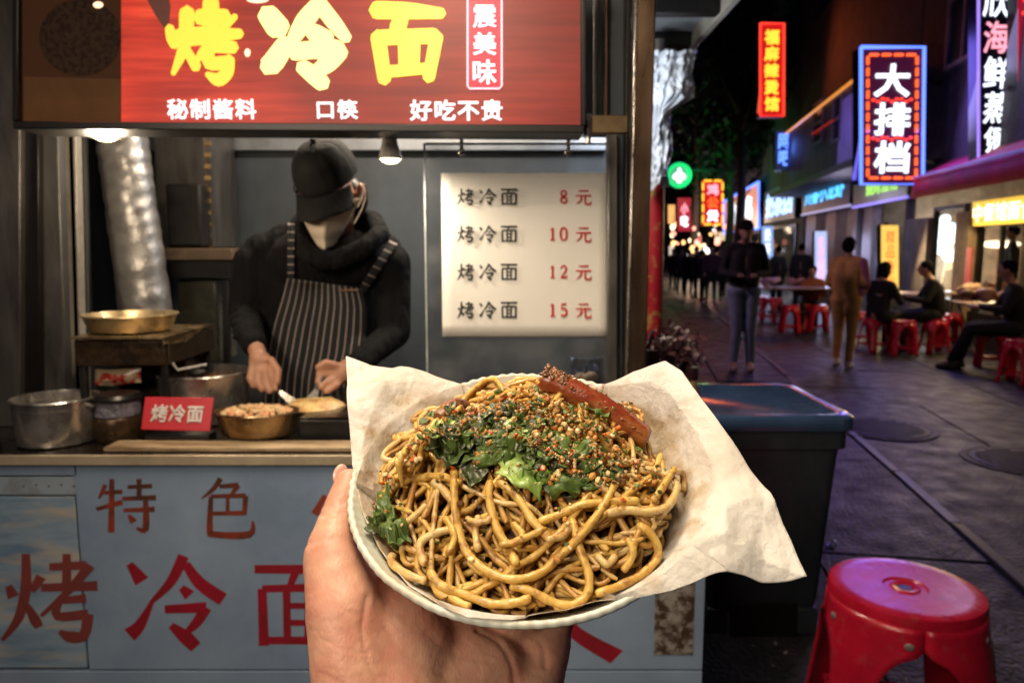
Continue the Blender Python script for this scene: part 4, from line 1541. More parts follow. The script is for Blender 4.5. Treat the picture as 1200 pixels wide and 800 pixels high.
# thin paper lets some light through
tl_ = nt.new('ShaderNodeBsdfTranslucent')
lk.new(mx2.outputs[2], tl_.inputs[0])
ms = nt.new('ShaderNodeMixShader')
ms.inputs[0].default_value = 0.38
lk.new(bs.outputs[0], ms.inputs[1])
lk.new(tl_.outputs[0], ms.inputs[2])
lk.new(ms.outputs[0], nt['Material Output'].inputs[0])
n4 = nt.new('ShaderNodeTexNoise')
n4.inputs['Scale'].default_value = 60
n4.inputs['Detail'].default_value = 4
n4.noise_dimensions = '3D'
lk.new(tc.outputs['Object'], n4.inputs['Vector'])
bp = nt.new('ShaderNodeBump')
bp.inputs['Strength'].default_value = 0.30
bp.inputs['Distance'].default_value = 0.003
lk.new(n4.outputs['Fac'], bp.inputs['Height'])
vc = nt.new('ShaderNodeTexVoronoi')
vc.inputs['Scale'].default_value = 26
vc.inputs['Randomness'].default_value = 1.0
dm = nt.new('ShaderNodeMix')
dm.data_type = 'VECTOR'
dm.inputs[0].default_value = 0.06
lk.new(tc.outputs['Object'], dm.inputs[4])
lk.new(n4.outputs['Color'], dm.inputs[5])
lk.new(dm.outputs[1], vc.inputs['Vector'])
bv = nt.new('ShaderNodeBump')
bv.inputs['Strength'].default_value = 0.30
bv.inputs['Distance'].default_value = 0.010
lk.new(vc.outputs['Distance'], bv.inputs['Height'])
lk.new(bv.outputs[0], bp.inputs['Normal'])
lk.new(bp.outputs[0], tl_.inputs['Normal'])
lk.new(bp.outputs[0], bs.inputs['Normal'])


def rim_px(x, y):
    """angle on the rim under a photo position"""
    d = ray(x, y)
    o = BMi @ EYE
    dd = BMi.to_3x3() @ d
    t = -o.z / dd.z
    p = o + dd * t
    return math.atan2(p.y, p.x), p


def at_local_z(x, y, z):
    d = ray(x, y)
    o = BMi @ EYE
    dd = BMi.to_3x3() @ d
    t = (z - o.z) / dd.z
    return o + dd * t


# outer edge of the sheet: photo position and height above the rim plane
edge = [  # going counter-clockwise (local angle rising) from the right
    (868, 545, 0.012), (942, 684, -0.004), (905, 600, 0.008)]
OUT = []


def ev(x, y, z):
    p = at_local_z(x, y, z)
    OUT.append((math.atan2(p.y, p.x), p))


# right wing
ev(850, 691, -0.004)
ev(897, 688, -0.004)
ev(943, 684, 0.002)
ev(925, 640, 0.007)
ev(905, 598, 0.011)
ev(866, 538, 0.016)
ev(822, 483, 0.019)
ev(797, 455, 0.020)
ev(778, 444, 0.019)
ev(742, 443, 0.013)
ev(700, 452, 0.004)
ev(672, 456, -0.003)
ev(630, 462, -0.008)
ev(590, 468, -0.008)
ev(560, 462, -0.003)
ev(540, 450, 0.003)
ev(500, 438, 0.010)
ev(450, 428, 0.014)
ev(406, 421, 0.017)
ev(408, 470, 0.012)
ev(411, 505, 0.006)
ev(413, 545, 0.001)
ev(424, 600, -0.006)
ev(445, 645, -0.007)
ev(480, 690, -0.006)
ev(520, 712, 0.001)
ev(548, 726, 0.004)
ev(600, 727, 0.003)
ev(660, 716, 0.000)
ev(700, 706, -0.001)
ev(760, 700, 0.001)
OUT.append((OUT[0][0] + 2 * PI, OUT[0][1]))
ANG = [OUT[0][0]]
for a_, _ in OUT[1:]:
    while a_ < ANG[-1] - 1e-6:
        a_ += 2 * PI
    if a_ - ANG[-1] > PI:
        a_ = ANG[-1] + 0.002
    ANG.append(a_)


def outer(a_):
    while a_ < ANG[0]:
        a_ += 2 * PI
    while a_ > ANG[-1]:
        a_ -= 2 * PI
    for i in range(len(ANG) - 1):
        if ANG[i] <= a_ <= ANG[i + 1]:
            t = (a_ - ANG[i]) / max(1e-6, ANG[i + 1] - ANG[i])
            return OUT[i][1].lerp(OUT[i + 1][1], t)
    return OUT[0][1]


def uparam(u):
    """columns follow the listed corners so that corners stay sharp"""
    k = u * (len(ANG) - 1)
    i = min(int(k), len(ANG) - 2)
    return ANG[i] + (ANG[i + 1] - ANG[i]) * (k - i)


CREASE = [(R(20), .13, .30, .030), (R(-15), .150, -.34, .022), (R(48), .155, .30, .020), (R(-40), .145, .25, .026), (R(75), .12, -.25, .018), (R(5), .185, .30, .020),
          (R(150), .135, .28, .026), (R(128), .150, -.30, .018), (R(168), .16, .22, .02), (R(100), .10, .2, .02), (R(-70), .09, .3, .02), (R(-2), .10, .22, .05), (R(60), -.02, .16, .05), (R(-35), .03, .16, .05)]


def fold(p, amp):
    h = 0
    for a_, off, sl, wd in CREASE:
        d = abs(p.x * math.cos(a_) + p.y * math.sin(a_) - off + 0.004 * noise.noise(p * 30))
        h += sl * max(0.0, wd - d)
    q = p * 20
    return h * 0.75 + amp * 0.35 * (noise.noise(q) + 0.5 * abs(noise.noise(q * 1.9 + Vector((3, 1, 0)))) - 0.5 * abs(noise.noise(Vector((q.x * 1.4 + q.y, q.y * 1.2, 5)))))


def sheet_fn(u, v):
    a_ = uparam(u)
    o = outer(a_)
    ro = math.hypot(o.x, o.y)
    rin = min(ro, BR * 0.985)
    vin = 0.5
    if v < vin or ro <= BR * 0.99:
        r = rin * (v / vin) if ro > BR * 0.99 else ro * v
        z = bowl_z(r) + 0.0018
        z += 0.0022 * abs(math.sin(a_ * 9 + 2 * noise.noise(Vector((a_, 0, 0))))) * max(0, r / BR - 0.45)
        z = z + (max(z, o.z) - z) * 0.0
        if ro <= BR * 0.99:
            z += (o.z - bowl_z(ro)) * v ** 4 * 0.8
        return L2W(r * math.cos(a_), r * math.sin(a_), z)
    t = (v - vin) / (1 - vin)
    p0 = Vector((rin * math.cos(a_), rin * math.sin(a_), bowl_z(rin) + 0.0042 + 0.0015))
    p = p0.lerp(o, t)
    L = (o - p0).length
    p.z += 0.05 * L * math.sin(PI * t) + fold(p, 0.010) * min(1, L / 0.03) * min(1, t * 3)
    p.z += min(1, L / 0.05) * 0.0008 * math.sin(a_ * 17 + 1.4 * t * 3 + 4 * noise.noise(p * 9)) * math.sin(PI * min(1, t * 1.2)) ** 0.5
    return L2W(*p)


o = MB().grid(sheet_fn, 62 * 8, 72).build('greaseproof_paper', m_gp, None, smooth=60, solid=0.0003)
tag(o, 'creased white greaseproof paper lining the bowl and flaring out at the corners', 'paper liner')

# ------------------------------------------------------------------ noodles: piled strand by strand on a height map
GN = 240
GS = 0.25 / GN           # cell size


def heap(x, y):
    h = 0.054 * math.exp(-((x - 0.010) ** 2 / (2 * 0.055 ** 2) + (y - 0.022) ** 2 / (2 * 0.047 ** 2))) - 0.006
    h += 0.012 * math.exp(-((x + 0.05) ** 2 / (2 * 0.03 ** 2) + (y - 0.0) ** 2 / (2 * 0.03 ** 2)))
    h += 0.010 * math.exp(-((x - 0.035) ** 2 / (2 * 0.05 ** 2) + (y + 0.045) ** 2 / (2 * 0.022 ** 2)))
    r = math.hypot(x, y)
    e = max(0.0, (r - 0.090) / 0.014)
    return h - e * e * 0.010


yy, xx = np.mgrid[0:GN, 0:GN]
gxx, gyy = (xx - GN / 2 + .5) * GS, (yy - GN / 2 + .5) * GS
H = np.zeros((GN, GN))
for i in range(GN):
    for jx in range(GN):
        x_, y_ = gxx[i, jx], gyy[i, jx]
        r_ = math.hypot(x_, y_)
        H[i, jx] = max(bowl_z(min(r_, BR)) + 0.003, min(heap(x_, y_) - 0.021, 1))
H0 = H.copy()


def hidx(x, y):
    return min(GN - 1, max(0, int(y / GS + GN / 2))), min(GN - 1, max(0, int(x / GS + GN / 2)))


def hmax(x, y, r):
    i, jx = hidx(x, y)
    k = max(1, int(r / GS))
    return float(H[max(0, i - k):i + k + 1, max(0, jx - k):jx + k + 1].max())


def stamp(pts, r):
    k = int(r / GS) + 1
    for p in pts:
        i, jx = hidx(p[0], p[1])
        for di in range(-k, k + 1):
            for dj in range(-k, k + 1):
                d2 = (di * di + dj * dj) * GS * GS
                if d2 <= r * r:
                    a, b = i + di, jx + dj
                    if 0 <= a < GN and 0 <= b < GN:
                        h = p[2] + math.sqrt(r * r - d2) * 0.85
                        if h > H[a, b]:
                            H[a, b] = h


def lay(xy, r, stiff=5, sink=0.25, cap_h=None, dip=0.5):
    """drop a strand along xy on the pile"""
    z = [hmax(x, y, r * 0.7) + r * (1 - sink) for x, y in xy]
    if cap_h is not None:
        z = [min(a, heap(x, y) + cap_h) for a, (x, y) in zip(z, xy)]
    n = len(z)
    zs = z
    for _ in range(stiff):
        zs = [max(z[i] - r * dip, (zs[max(i - 1, 0)] + 2 * zs[i] + zs[min(i + 1, n - 1)]) / 4) for i in range(n)]
    pts = [(x, y, a) for (x, y), a in zip(xy, zs)]
    stamp(pts, r)
    return pts


def noodle_mat(name, c1, c2, c3):
    m = M(name, c1, 0.40, 0, 0, 55, c2, bump=0.35, bscale=420, coat=0.30, thr=(0.40, 0.66), sss=0.0)
    nt, lk, bs = nodes(m)
    n = nt.new('ShaderNodeTexNoise')
    n.inputs['Scale'].default_value = 160
    n.inputs['Detail'].default_value = 4
    tc = nt.new('ShaderNodeTexCoord')
    lk.new(tc.outputs['Object'], n.inputs['Vector'])
    cr = nt.new('ShaderNodeValToRGB')
    cr.color_ramp.elements[0].position, cr.color_ramp.elements[0].color = 0.52, (0, 0, 0, 1)
    cr.color_ramp.elements[1].position, cr.color_ramp.elements[1].color = 0.70, (0.85, 0.85, 0.85, 1)
    lk.new(n.outputs['Fac'], cr.inputs[0])
    mx = nt.new('ShaderNodeMix')
    mx.data_type = 'RGBA'
    src = bs.inputs['Base Color'].links[0].from_socket
    lk.new(cr.outputs[0], mx.inputs[0])
    lk.new(src, mx.inputs[6])
    mx.inputs[7].default_value = (*c3, 1)
    lk.new(mx.outputs[2], bs.inputs['Base Color'])
    return m


m_n1 = noodle_mat('noodle_yellow', (0.70, 0.46, 0.11), (0.54, 0.30, 0.05), (0.26, 0.09, 0.014))
m_n2 = noodle_mat('noodle_pale', (0.70, 0.52, 0.22), (0.55, 0.33, 0.09), (0.30, 0.11, 0.02))
m_n3 = noodle_mat('noodle_saucy', (0.54, 0.31, 0.07), (0.34, 0.15, 0.026), (0.12, 0.045, 0.010))
NB = thing('noodle_portion', 'heap of glossy yellow noodles in brown sauce filling the paper bowl', 'noodles', BC)

# dark saucy bed under the strands
me = MB()
me.grid(lambda u, v: L2W((u - .5) * 0.2, (v - .5) * 0.2, float(H0[hidx((u - .5) * 0.2, (v - .5) * 0.2)])) if math.hypot((u - .5) * .2, (v - .5) * .2) < 0.094 else
        L2W(*[c * 0.094 / math.hypot((u - .5) * .2, (v - .5) * .2) for c in ((u - .5) * 0.2, (v - .5) * 0.2)], bowl_z(0.094) - 0.002), 80, 80)
tag(me.build('sauce_bed', M('sauce_bed', (0.16, 0.075, 0.022), 0.3, 0, 0.5, 60, (0.05, 0.018, 0.006), bump=0.4, bscale=90, coat=0.4), NB), kind='stuff')

rnd = random.Random(11)


def strand(x, y, a_, n, step, curl, wob):
    pts = [(x, y)]
    k = curl
    for i in range(n):
        k += rnd.uniform(-wob, wob)
        k = max(-30, min(30, k))
        r_ = math.hypot(x, y)
        a_ += k * step
        if r_ > 0.092:      # turn back into the bowl
            inward = math.atan2(-y, -x)
            d_ = (inward - a_ + PI) % (2 * PI) - PI
            a_ += d_ * 0.25
        x += math.cos(a_) * step
        y += math.sin(a_) * step
        r_ = math.hypot(x, y)
        if r_ > 0.100:
            x *= 0.100 / r_
            y *= 0.100 / r_
        pts.append((x, y))
    return pts


def tube_obj(pts, r, mat, name='noodle', nseg=7, par=None):
    W = [L2W(*p) for p in pts]
    n = len(W)
    rs = [r * (1 + 0.08 * math.sin(i * 1.3 + r * 9e3)) for i in range(n)]
    rs[0] = rs[-1] = r * 0.62
    ang = MB().tube(W, rs, nseg)
    return ang.build(name, mat, par or NB, smooth=70)


for i in range(225):
    r_ = 0.097 * math.sqrt(rnd.random())
    a_ = rnd.uniform(0, 2 * PI)
    x_, y_ = r_ * math.cos(a_), r_ * math.sin(a_)
    rad = rnd.uniform(0.0015, 0.0023)
    n = rnd.randint(22, 46)
    pts = strand(x_, y_, rnd.uniform(0, 2 * PI), n, 0.0028, rnd.uniform(-9, 9), 3.0)
    pts = lay(pts, rad, stiff=14, cap_h=0.004, dip=0.9)
    tube_obj(pts, rad, rnd.choice((m_n1, m_n1, m_n2, m_n3, m_n3)))
# the long strands that can be followed in the photograph
HERO = [
    [(510, 676), (513, 693), (533, 706), (552, 719)],
    [(460, 643), (460, 663), (480, 676), (500, 678)],
    [(747, 613), (767, 636), (770, 656), (753, 673), (723, 683), (698, 688)],
    [(503, 668), (517, 688), (547, 693), (577, 703), (607, 700), (622, 694)],
    [(750, 540), (777, 553), (792, 576), (784, 596), (770, 606)],
    [(710, 603), (737, 600), (760, 606), (782, 607)],
    [(498, 664), (492, 636), (510, 623), (530, 613)],
    [(450, 580), (467, 560), (497, 551), (523, 553), (540, 562)],
    [(670, 598), (677, 630), (690, 666), (688, 690), (672, 703), (647, 697), (617, 683), (597, 679)],
    [(506, 560), (518, 566), (530, 580)],
    [(630, 605), (660, 590), (687, 583), (717, 585), (749, 593)],
    [(582, 551), (603, 570), (622, 603), (645, 632)],
    [(573, 548), (573, 576), (583, 610), (597, 636), (605, 663)],
    [(531, 538), (532, 560), (533, 590), (539, 623), (551, 646), (573, 666), (600, 676), (630, 668), (655, 648), (685, 622), (708, 592), (724, 558)],
    [(560, 588), (556, 610), (560, 640)], [(640, 640), (660, 628), (668, 612)], [(700, 640), (712, 655), (722, 640)],
    [(600, 600), (612, 618), (606, 640)], [(735, 628), (742, 648), (730, 662)], [(470, 620), (488, 604), (500, 590)],
    [(545, 598), (560, 604), (575, 600)], [(780, 560), (802, 566), (812, 574)], [(765, 590), (776, 575), (790, 560)],
    [(585, 640), (610, 634), (640, 620)], [(520, 600), (532, 625), (525, 650)],
]


def heap_hit(x, y):
    o = BMi @ EYE
    dd = (BMi.to_3x3() @ ray(x, y)).normalized()
    t = 0.25
    while t < 0.85:
        p = o + dd * t
        if p.z < heap(p.x, p.y) + 0.004 and math.hypot(p.x, p.y) < 0.115:
            break
        t += 0.001
    else:
        p = at_local_z(x, y, 0)
    r_ = math.hypot(p.x, p.y)
    if r_ > 0.104:
        p = p * (0.104 / r_)
    return p


for hi, hp in enumerate(HERO):
    xy = []
    for (x, y) in hp:
        p = heap_hit(x, y)
        xy.append((p.x, p.y, 0))
    q = smooth_poly(xy, 6)
    big = hi < 14
    rad = 0.0026 if big else 0.0022
    pts = lay([(a[0], a[1]) for a in q], rad, stiff=60, sink=0.0, dip=1.3)
    tube_obj(pts, rad, m_n1 if hi in (13, 10, 11, 8, 3, 2, 12) else rnd.choice((m_n1, m_n2)), nseg=10)


def hs(x, y, extra=0.0):
    """point of the pile seen at a photo position -> local x, y, z"""
    o = BMi @ EYE
    dd = (BMi.to_3x3() @ ray(x, y)).normalized()
    t = 0.25
    while t < 0.85:
        p = o + dd * t
        if math.hypot(p.x, p.y) < 0.105 and p.z < H[hidx(p.x, p.y)]:
            break
        t += 0.0008
    else:
        p = at_local_z(x, y, 0)
    return Vector((p.x, p.y, p.z + extra))


# pale short rows of cut noodle at the back left
for i in range(46):
    x = rnd.uniform(455, 540)
    y = 556 - (x - 455) * 0.72 + rnd.uniform(-16, 24)
    p = hs(x, y)
    pts = lay([(p.x + (k - 1.5) * 0.0022 * math.cos(i * .4 + .5), p.y + (k - 1.5) * 0.0026 * math.sin(i * .4 + .9)) for k in range(4)], 0.0021, 2, 0.2)
    tube_obj(pts, 0.0021, rnd.choice((m_n2, m_n1)), nseg=7)

# ------------------------------------------------------------------ toppings
m_saus = M('sausage_skin', (0.34, 0.12, 0.03), 0.34, 0, 0.3, 38, (0.22, 0.035, 0.012), bump=0.35, bscale=150, coat=0.45, thr=(0.42, 0.60))
m_char = M('charred_crust', (0.10, 0.04, 0.015), 0.4, 0, 0.4, 90, (0.28, 0.11, 0.03), bump=0.5, bscale=200, coat=0.3)
sz = thing('sausage_strip', 'long shiny red-brown grilled sausage strip lying across the top of the noodles', 'sausage', BC)
p0, p1 = hs(636, 458, 0.008), hs(757, 524, 0.007)
p0.z += 0.004


def sau(px):
    return px


def strip(p0, p1, w_, h_, n, taper=True, seed=0):
    secs = []
    d = (p1 - p0).normalized()
    up = Vector((0, 0, 1))
    sd = d.cross(up).normalized()
    up = sd.cross(d)
    for i in range(n + 1):
        t = i / n
        c = p0.lerp(p1, t) + up * 0.004 * math.sin(PI * t)
        k = 1.0 if 0 < i < n else 0.82
        ring = []
        for q in range(12):
            a_ = 2 * PI * q / 12
            cx_, sy_ = math.cos(a_), math.sin(a_)
            rr = (abs(cx_) ** 4 + abs(sy_) ** 4) ** -0.25
            nz_ = 1 + 0.10 * noise.noise(Vector((t * 9 + seed, cx_ * 1.3, sy_ * 1.3)))
            v = c + (sd * cx_ * w_ + up * sy_ * h_) * rr * k * nz_
            ring.append(L2W(*v))
        secs.append(ring)
    return MB().loft(secs)


strip(p0, p1, 0.0078, 0.0072, 26).build('sausage_body', m_saus, sz, smooth=60)
mb = MB()
d = (p1 - p0)
for i in range(190):
    t = rnd.random() ** 0.9
    t = (t, rnd.uniform(.02, .24), rnd.uniform(.70, .97))[i % 3]
    t = min(.97, max(.02, t))
    side = rnd.uniform(-0.006, 0.0065)
    c = p0.lerp(p1, t) + Vector((0, 0, 0.0070 + 0.004 * math.sin(PI * max(0, t)))) + Vector((-d.y, d.x, 0)).normalized() * side
    mb.ell(L2W(*c), (rnd.uniform(.0008, .0022), rnd.uniform(.0008, .002), rnd.uniform(.0006, .0012)), None, 7, 5)
mb.build('charred_crumbs', m_char, sz)
# second smaller pieces
for k, (ax, ay, bx, by, lb) in enumerate(((514, 490, 546, 474, 'small browned sausage end poking out at the back left of the noodles'),
                                         (545, 492, 580, 500, 'dark brown grilled slice under the sesame in the middle of the pile'))):
    a_, b_ = hs(ax, ay, 0.0005), hs(bx, by, 0.0005)
    o = strip(a_, b_, 0.0050, 0.0038, 8, seed=k * 5 + 3).build('sausage_piece', M('brown_crust', (0.26, 0.11, 0.03), 0.4, 0, 0.4, 60, (0.12, 0.05, 0.02), bump=0.5, coat=0.2) if k == 0 else M('brown_slice', (0.20, 0.09, 0.03), 0.3, 0, 0.4, 60, (0.09, 0.04, 0.02), bump=0.2, coat=0.4), None, smooth=60)
    tag(o, lb, 'sausage piece')

# leaves
m_leaf = [M('leaf_green', (0.13, 0.20, 0.035), 0.45, 0, 0.4, 60, (0.05, 0.09, 0.018), bump=0.5, bscale=200, coat=0.2),
          M('leaf_dark', (0.06, 0.085, 0.020), 0.4, 0, 0.4, 60, (0.03, 0.03, 0.010), bump=0.5, bscale=200, coat=0.25),
          M('lettuce_pale', (0.34, 0.46, 0.12), 0.35, 0, 0.3, 40, (0.18, 0.32, 0.05), bump=0.2, bscale=120, coat=0.4)]


def leaf(cx_, cy_, L, Wd, ang, mt, crump=0.004, lift=0.003, seed=0):
    """crumpled leaf lying on the pile"""
    c = hs(cx_, cy_)

    def fn(u, v):
        a_ = 2 * PI * u
        rr = v * (1 + 0.25 * noise.noise(Vector((math.cos(a_) * 1.5, math.sin(a_) * 1.5, seed))) + 0.16 * math.sin(a_ * 7 + seed) * v + 0.09 * math.sin(a_ * 15 + seed * 2) * v)
        lx, ly = rr * L * math.cos(a_), rr * Wd * math.sin(a_)
        x = c.x + lx * math.cos(ang) - ly * math.sin(ang)
        y = c.y + lx * math.sin(ang) + ly * math.cos(ang)
        z = hmax(x, y, 0.0015)
        z = c.z + (z - c.z) * 0.75 + lift + crump * noise.noise(Vector((x * 130, y * 130, seed)))
        return L2W(x, y, z)
    mb = MB().grid(fn, 26, 6)
    return mb


LV = [  # x, y, L, W, angle, material, label
    (615, 553, .0175, .011, -.5, 2, 'largest pale green lettuce piece at the centre front of the toppings'),
    (655, 566, .0170, .007, -.1, 0, 'long glossy green leaf just right of the pale lettuce piece'),
    (548, 512, .015, .010, .3, 1, 'dark wilted leaf in the shadowed middle left of the toppings'),
    (536, 522, .013, .007, .9, 0, 'bright coriander sprig at the left edge of the toppings'),
    (565, 505, .014, .008, -.3, 1, 'dark leaf directly left of the sesame patch'),
    (595, 528, .014, .008, .4, 0, 'green leaf above the pale lettuce piece'),
    (450, 605, .007, .013, .3, 0, 'green leaf stalk against the left wall of the bowl'),
    (466, 628, .012, .006, -.9, 0, 'lowest green leaf in the dark gap at the bowl’s left side'),
    (443, 625, .006, .010, .1, 1, 'darker leaf beside the left bowl wall below the stalk'),
    (692, 560, .010, .007, .2, 0, 'small green leaf near the right end of the toppings'),
    (640, 545, .012, .007, .8, 1, 'dark leaf tucked behind the long glossy leaf'),
    (704, 486, .009, .006, .5, 0, 'green leaf behind the sausage strip near its middle'),
    (728, 498, .011, .005, -.7, 2, 'pale green stalk behind the right end of the sausage strip'),
    (555, 560, .008, .010, .2, 1, 'dark leaf between the two long noodles at the centre left'),
    (672, 535, .010, .006, .1, 0, 'chopped green piece in the orange crumbs below the sausage'),
    (520, 497, .010, .006, .6, 2, 'pale stalk piece lying beside the small sausage end'),
    (590, 490, .012, .007, .1, 1, 'topmost dark leaf under the sesame seeds'),
    (575, 535, .016, .008, .2, 0, 'wilted green leaf hanging over the noodles at the left front of the toppings'),
    (530, 540, .012, .008, -.4, 1, 'dark leaf lying lowest on the left of the toppings'),
    (603, 505, .014, .007, -.2, 2, 'pale green stalk in the middle of the sesame patch'),
    (650, 525, .013, .008, .6, 0, 'green leaf just below the middle of the sausage strip'),
    (625, 510, .010, .007, .5, 1, 'dark leaf left of the sausage strip’s middle'),
]
for i, (x, y, L, Wd, an, mi, lb) in enumerate(LV):
    o = leaf(x, y, L, Wd, an, m_leaf[mi], crump=0.005 if mi < 2 else 0.003, lift=0.0035 + 0.0006 * (i % 3), seed=i * 1.7).build(
        'lettuce_piece' if mi == 2 else 'herb_leaf', m_leaf[mi], None, smooth=70, solid=0.0006)
    tag(o, lb, 'leaf', 'green leaves on the noodles')

for k_ in (0, 1):
    mb = MB()
    rl = random.Random(60 + k_)
    for i in range(60):
        x, y = rl.choice(((575, 508), (545, 520), (620, 530), (660, 545), (600, 495), (690, 555), (530, 500), (640, 520)))
        x += rl.gauss(0, 16)
        y += rl.gauss(0, 11)
        a_ = rl.uniform(0, 6.3)
        c = hs(x, y)
        r0, sd_ = rl.uniform(.003, .0065), rl.uniform(0, 99)

        def fn(u, v):
            t_ = 2 * PI * u
            rr = r0 * v * (1 + .45 * noise.noise(Vector((math.cos(t_) * 2, math.sin(t_) * 2, sd_))))
            lx, ly = rr * math.cos(t_) * 1.3, rr * math.sin(t_) * .7
            return L2W(c.x + lx * math.cos(a_) - ly * math.sin(a_), c.y + lx * math.sin(a_) + ly * math.cos(a_),
                       c.z + .0028 + .004 * noise.noise(Vector((lx * 300, ly * 300, sd_))))
        mb.grid(fn, 10, 3)
    tag(mb.build('herb_scraps', m_leaf[k_], None, smooth=60, solid=.0004), ('small torn green herb leaves strewn over the toppings', 'small dark wilted herb leaves strewn over the toppings')[k_], 'herbs', kind='stuff')

# crumbs, sesame, chilli, chopped herbs
KINDS = [('sesame_seeds', 'pale sesame seeds scattered over the toppings', 'sesame', M('sesame', (0.66, 0.50, 0.27), 0.4, 0, 0.3, 60, (0.50, 0.34, 0.14), coat=0.3), 420, (.0012, .0008, .0005)),
         ('fried_crumbs', 'golden fried onion crumbs on the toppings', 'crumbs', M('fried_crumb', (0.60, 0.34, 0.09), 0.6, 0, 0.4, 160, (0.42, 0.15, 0.03), bump=0.3), 560, (.0016, .0012, .0008)),
         ('chilli_flakes', 'red chilli flakes sprinkled on the noodles', 'chilli flakes', M('chilli', (0.50, 0.10, 0.012), 0.4, 0, 0.3, 90, coat=0.3), 600, (.0013, .0010, .0004)),
         ('chopped_herbs', 'finely chopped green herbs on the noodles', 'chopped herbs', m_leaf[0], 520, (.0021, .0014, .0006)),
         ('garlic_bits', 'pale yellow minced garlic bits on the toppings', 'garlic', M('garlic_bit', (0.70, 0.52, 0.24), 0.5, 0, 0.3, 90), 420, (.0014, .0011, .0008)),
         ('dark_crumbs', 'dark brown sauce crumbs on the toppings', 'crumbs', M('dark_crumb', (0.13, 0.055, 0.018), 0.35, 0, 0.4, 90, coat=0.2), 200, (.0014, .0011, .0009))]
ZONE = [(596, 488, 46, 22, 1.0), (640, 505, 52, 28, 1.5), (680, 530, 44, 26, 1.2), (560, 520, 44, 30, .8), (635, 462, 16, 12, .35), (715, 548, 24, 18, .5),
        (500, 530, 40, 26, .25), (600, 620, 110, 50, .15), (750, 560, 34, 30, .3), (712, 478, 36, 14, .4), (450, 590, 18, 26, .18), (640, 560, 60, 20, .5)]
wts = [z[4] for z in ZONE]
H_top = H.copy()
for nm, lb, ct, mt, cnt, sz_ in KINDS:
    mb = MB()
    for i in range(cnt):
        z = rnd.choices(ZONE, wts)[0]
        x, y = rnd.gauss(z[0], z[2] * 0.55), rnd.gauss(z[1], z[3] * 0.6)
        p = hs(x, y)
        if math.hypot(p.x, p.y) > 0.103:
            continue
        f = rnd.choice((.3, .4, .5, .6, .8, 1.0, 1.7)) * rnd.uniform(.8, 1.2)
        p.z = hmax(p.x, p.y, 0.001) + rnd.uniform(0.0004, 0.0052 if z[4] > .45 else 0.0012)
        rot_ = Euler((rnd.uniform(-1, 1), rnd.uniform(-1, 1), rnd.uniform(0, 6))).to_matrix()
        mb.ell(L2W(*p), (sz_[0] * f, sz_[1] * f, sz_[2] * f * rnd.uniform(.8, 1.4)), rot_, 6, 4)
    o = mb.build(nm, mt, None, smooth=30)
    tag(o, lb, ct, kind='stuff')

# ================================================================== the hand
hd = thing('person', 'open left hand and forearm holding up the bowl of noodles', 'person', P(500, 800, 0.42))
m_hand = M('skin_hand', (0.62, 0.35, 0.235), 0.46, 0, 0.12, 26, (0.54, 0.235, 0.16), bump=0.10, bscale=260, sss=0.10, rvar=0.08, thr=(0.38, 0.62))
nt, lk, bs = nodes(m_hand)
bs.inputs['Subsurface Scale'].default_value = 0.004
# fine skin lines
vor = nt.new('ShaderNodeTexVoronoi')
vor.inputs['Scale'].default_value = 420
vor.feature = 'DISTANCE_TO_EDGE'
tc = nt.new('ShaderNodeTexCoord')
mp = nt.new('ShaderNodeMapping')
mp.inputs['Scale'].default_value = (1, 0.5, 0.55)
mp.inputs['Rotation'].default_value = (0, R(30), 0)
lk.new(tc.outputs['Object'], mp.inputs[0])
lk.new(mp.outputs[0], vor.inputs['Vector'])
wv = nt.new('ShaderNodeTexWave')
wv.inputs['Scale'].default_value = 13
wv.inputs['Distortion'].default_value = 7
wv.inputs['Detail'].default_value = 3
wv.inputs['Detail Scale'].default_value = 1.6
mp2 = nt.new('ShaderNodeMapping')
mp2.inputs['Rotation'].default_value = (0, R(62), 0)
lk.new(tc.outputs['Object'], mp2.inputs[0])
lk.new(mp2.outputs[0], wv.inputs['Vector'])
crw = nt.new('ShaderNodeValToRGB')
crw.color_ramp.elements[0].position = 0.0
crw.color_ramp.elements[1].position = 0.07
lk.new(wv.outputs['Fac'], crw.inputs[0])
b1 = nt.new('ShaderNodeBump')
b1.inputs['Strength'].default_value = 0.10
b1.inputs['Distance'].default_value = 0.0012
lk.new(crw.outputs[0], b1.inputs['Height'])
b2 = nt.new('ShaderNodeBump')
b2.inputs['Strength'].default_value = 0.28
b2.inputs['Distance'].default_value = 0.0008
lk.new(vor.outputs['Distance'], b2.inputs['Height'])
lk.new(b1.outputs[0], b2.inputs['Normal'])
old = bs.inputs['Normal'].links[0].from_node
lk.new(b2.outputs[0], old.inputs['Normal'])

mb = MB()
mb.cap(P(409, 561, .488), P(396, 600, .474), .0092, .0118)            # thumb tip
mb.cap(P(396, 600, .474), P(388, 650, .448), .0122, .0175)            # thumb
mb.cap(P(388, 650, .448), P(404, 715, .428), .0182, .0240)            # thenar
mb.cap(P(404, 715, .428), P(428, 840, .405), .0245, .0290)
mb.ell(P(500, 792, .440), (.062, .030, .036), Euler((R(-30), 0, 0)).to_matrix())
mb.cap(P(430, 690, .462), P(520, 745, .470), .018, .020)
mb.cap(P(520, 745, .470), P(630, 742, .488), .020, .015)
mb.cap(P(440, 740, .440), P(470, 850, .41), .030, .036)
mb.ell(P(462, 770, .432), (.040, .028, .040))
mb.ell(P(545, 800, .445), (.045, .026, .036))
mb.cap(P(500, 770, .452), P(520, 880, .41), .030, .036)
mb.cap(P(560, 775, .462), P(550, 880, .42), .026, .034)
mb.cap(P(640, 752, .482), P(598, 850, .43), .0185, .028)              # heel on the little finger side
mb.cap(P(640, 742, .500), P(622, 758, .478), .0150, .0175)
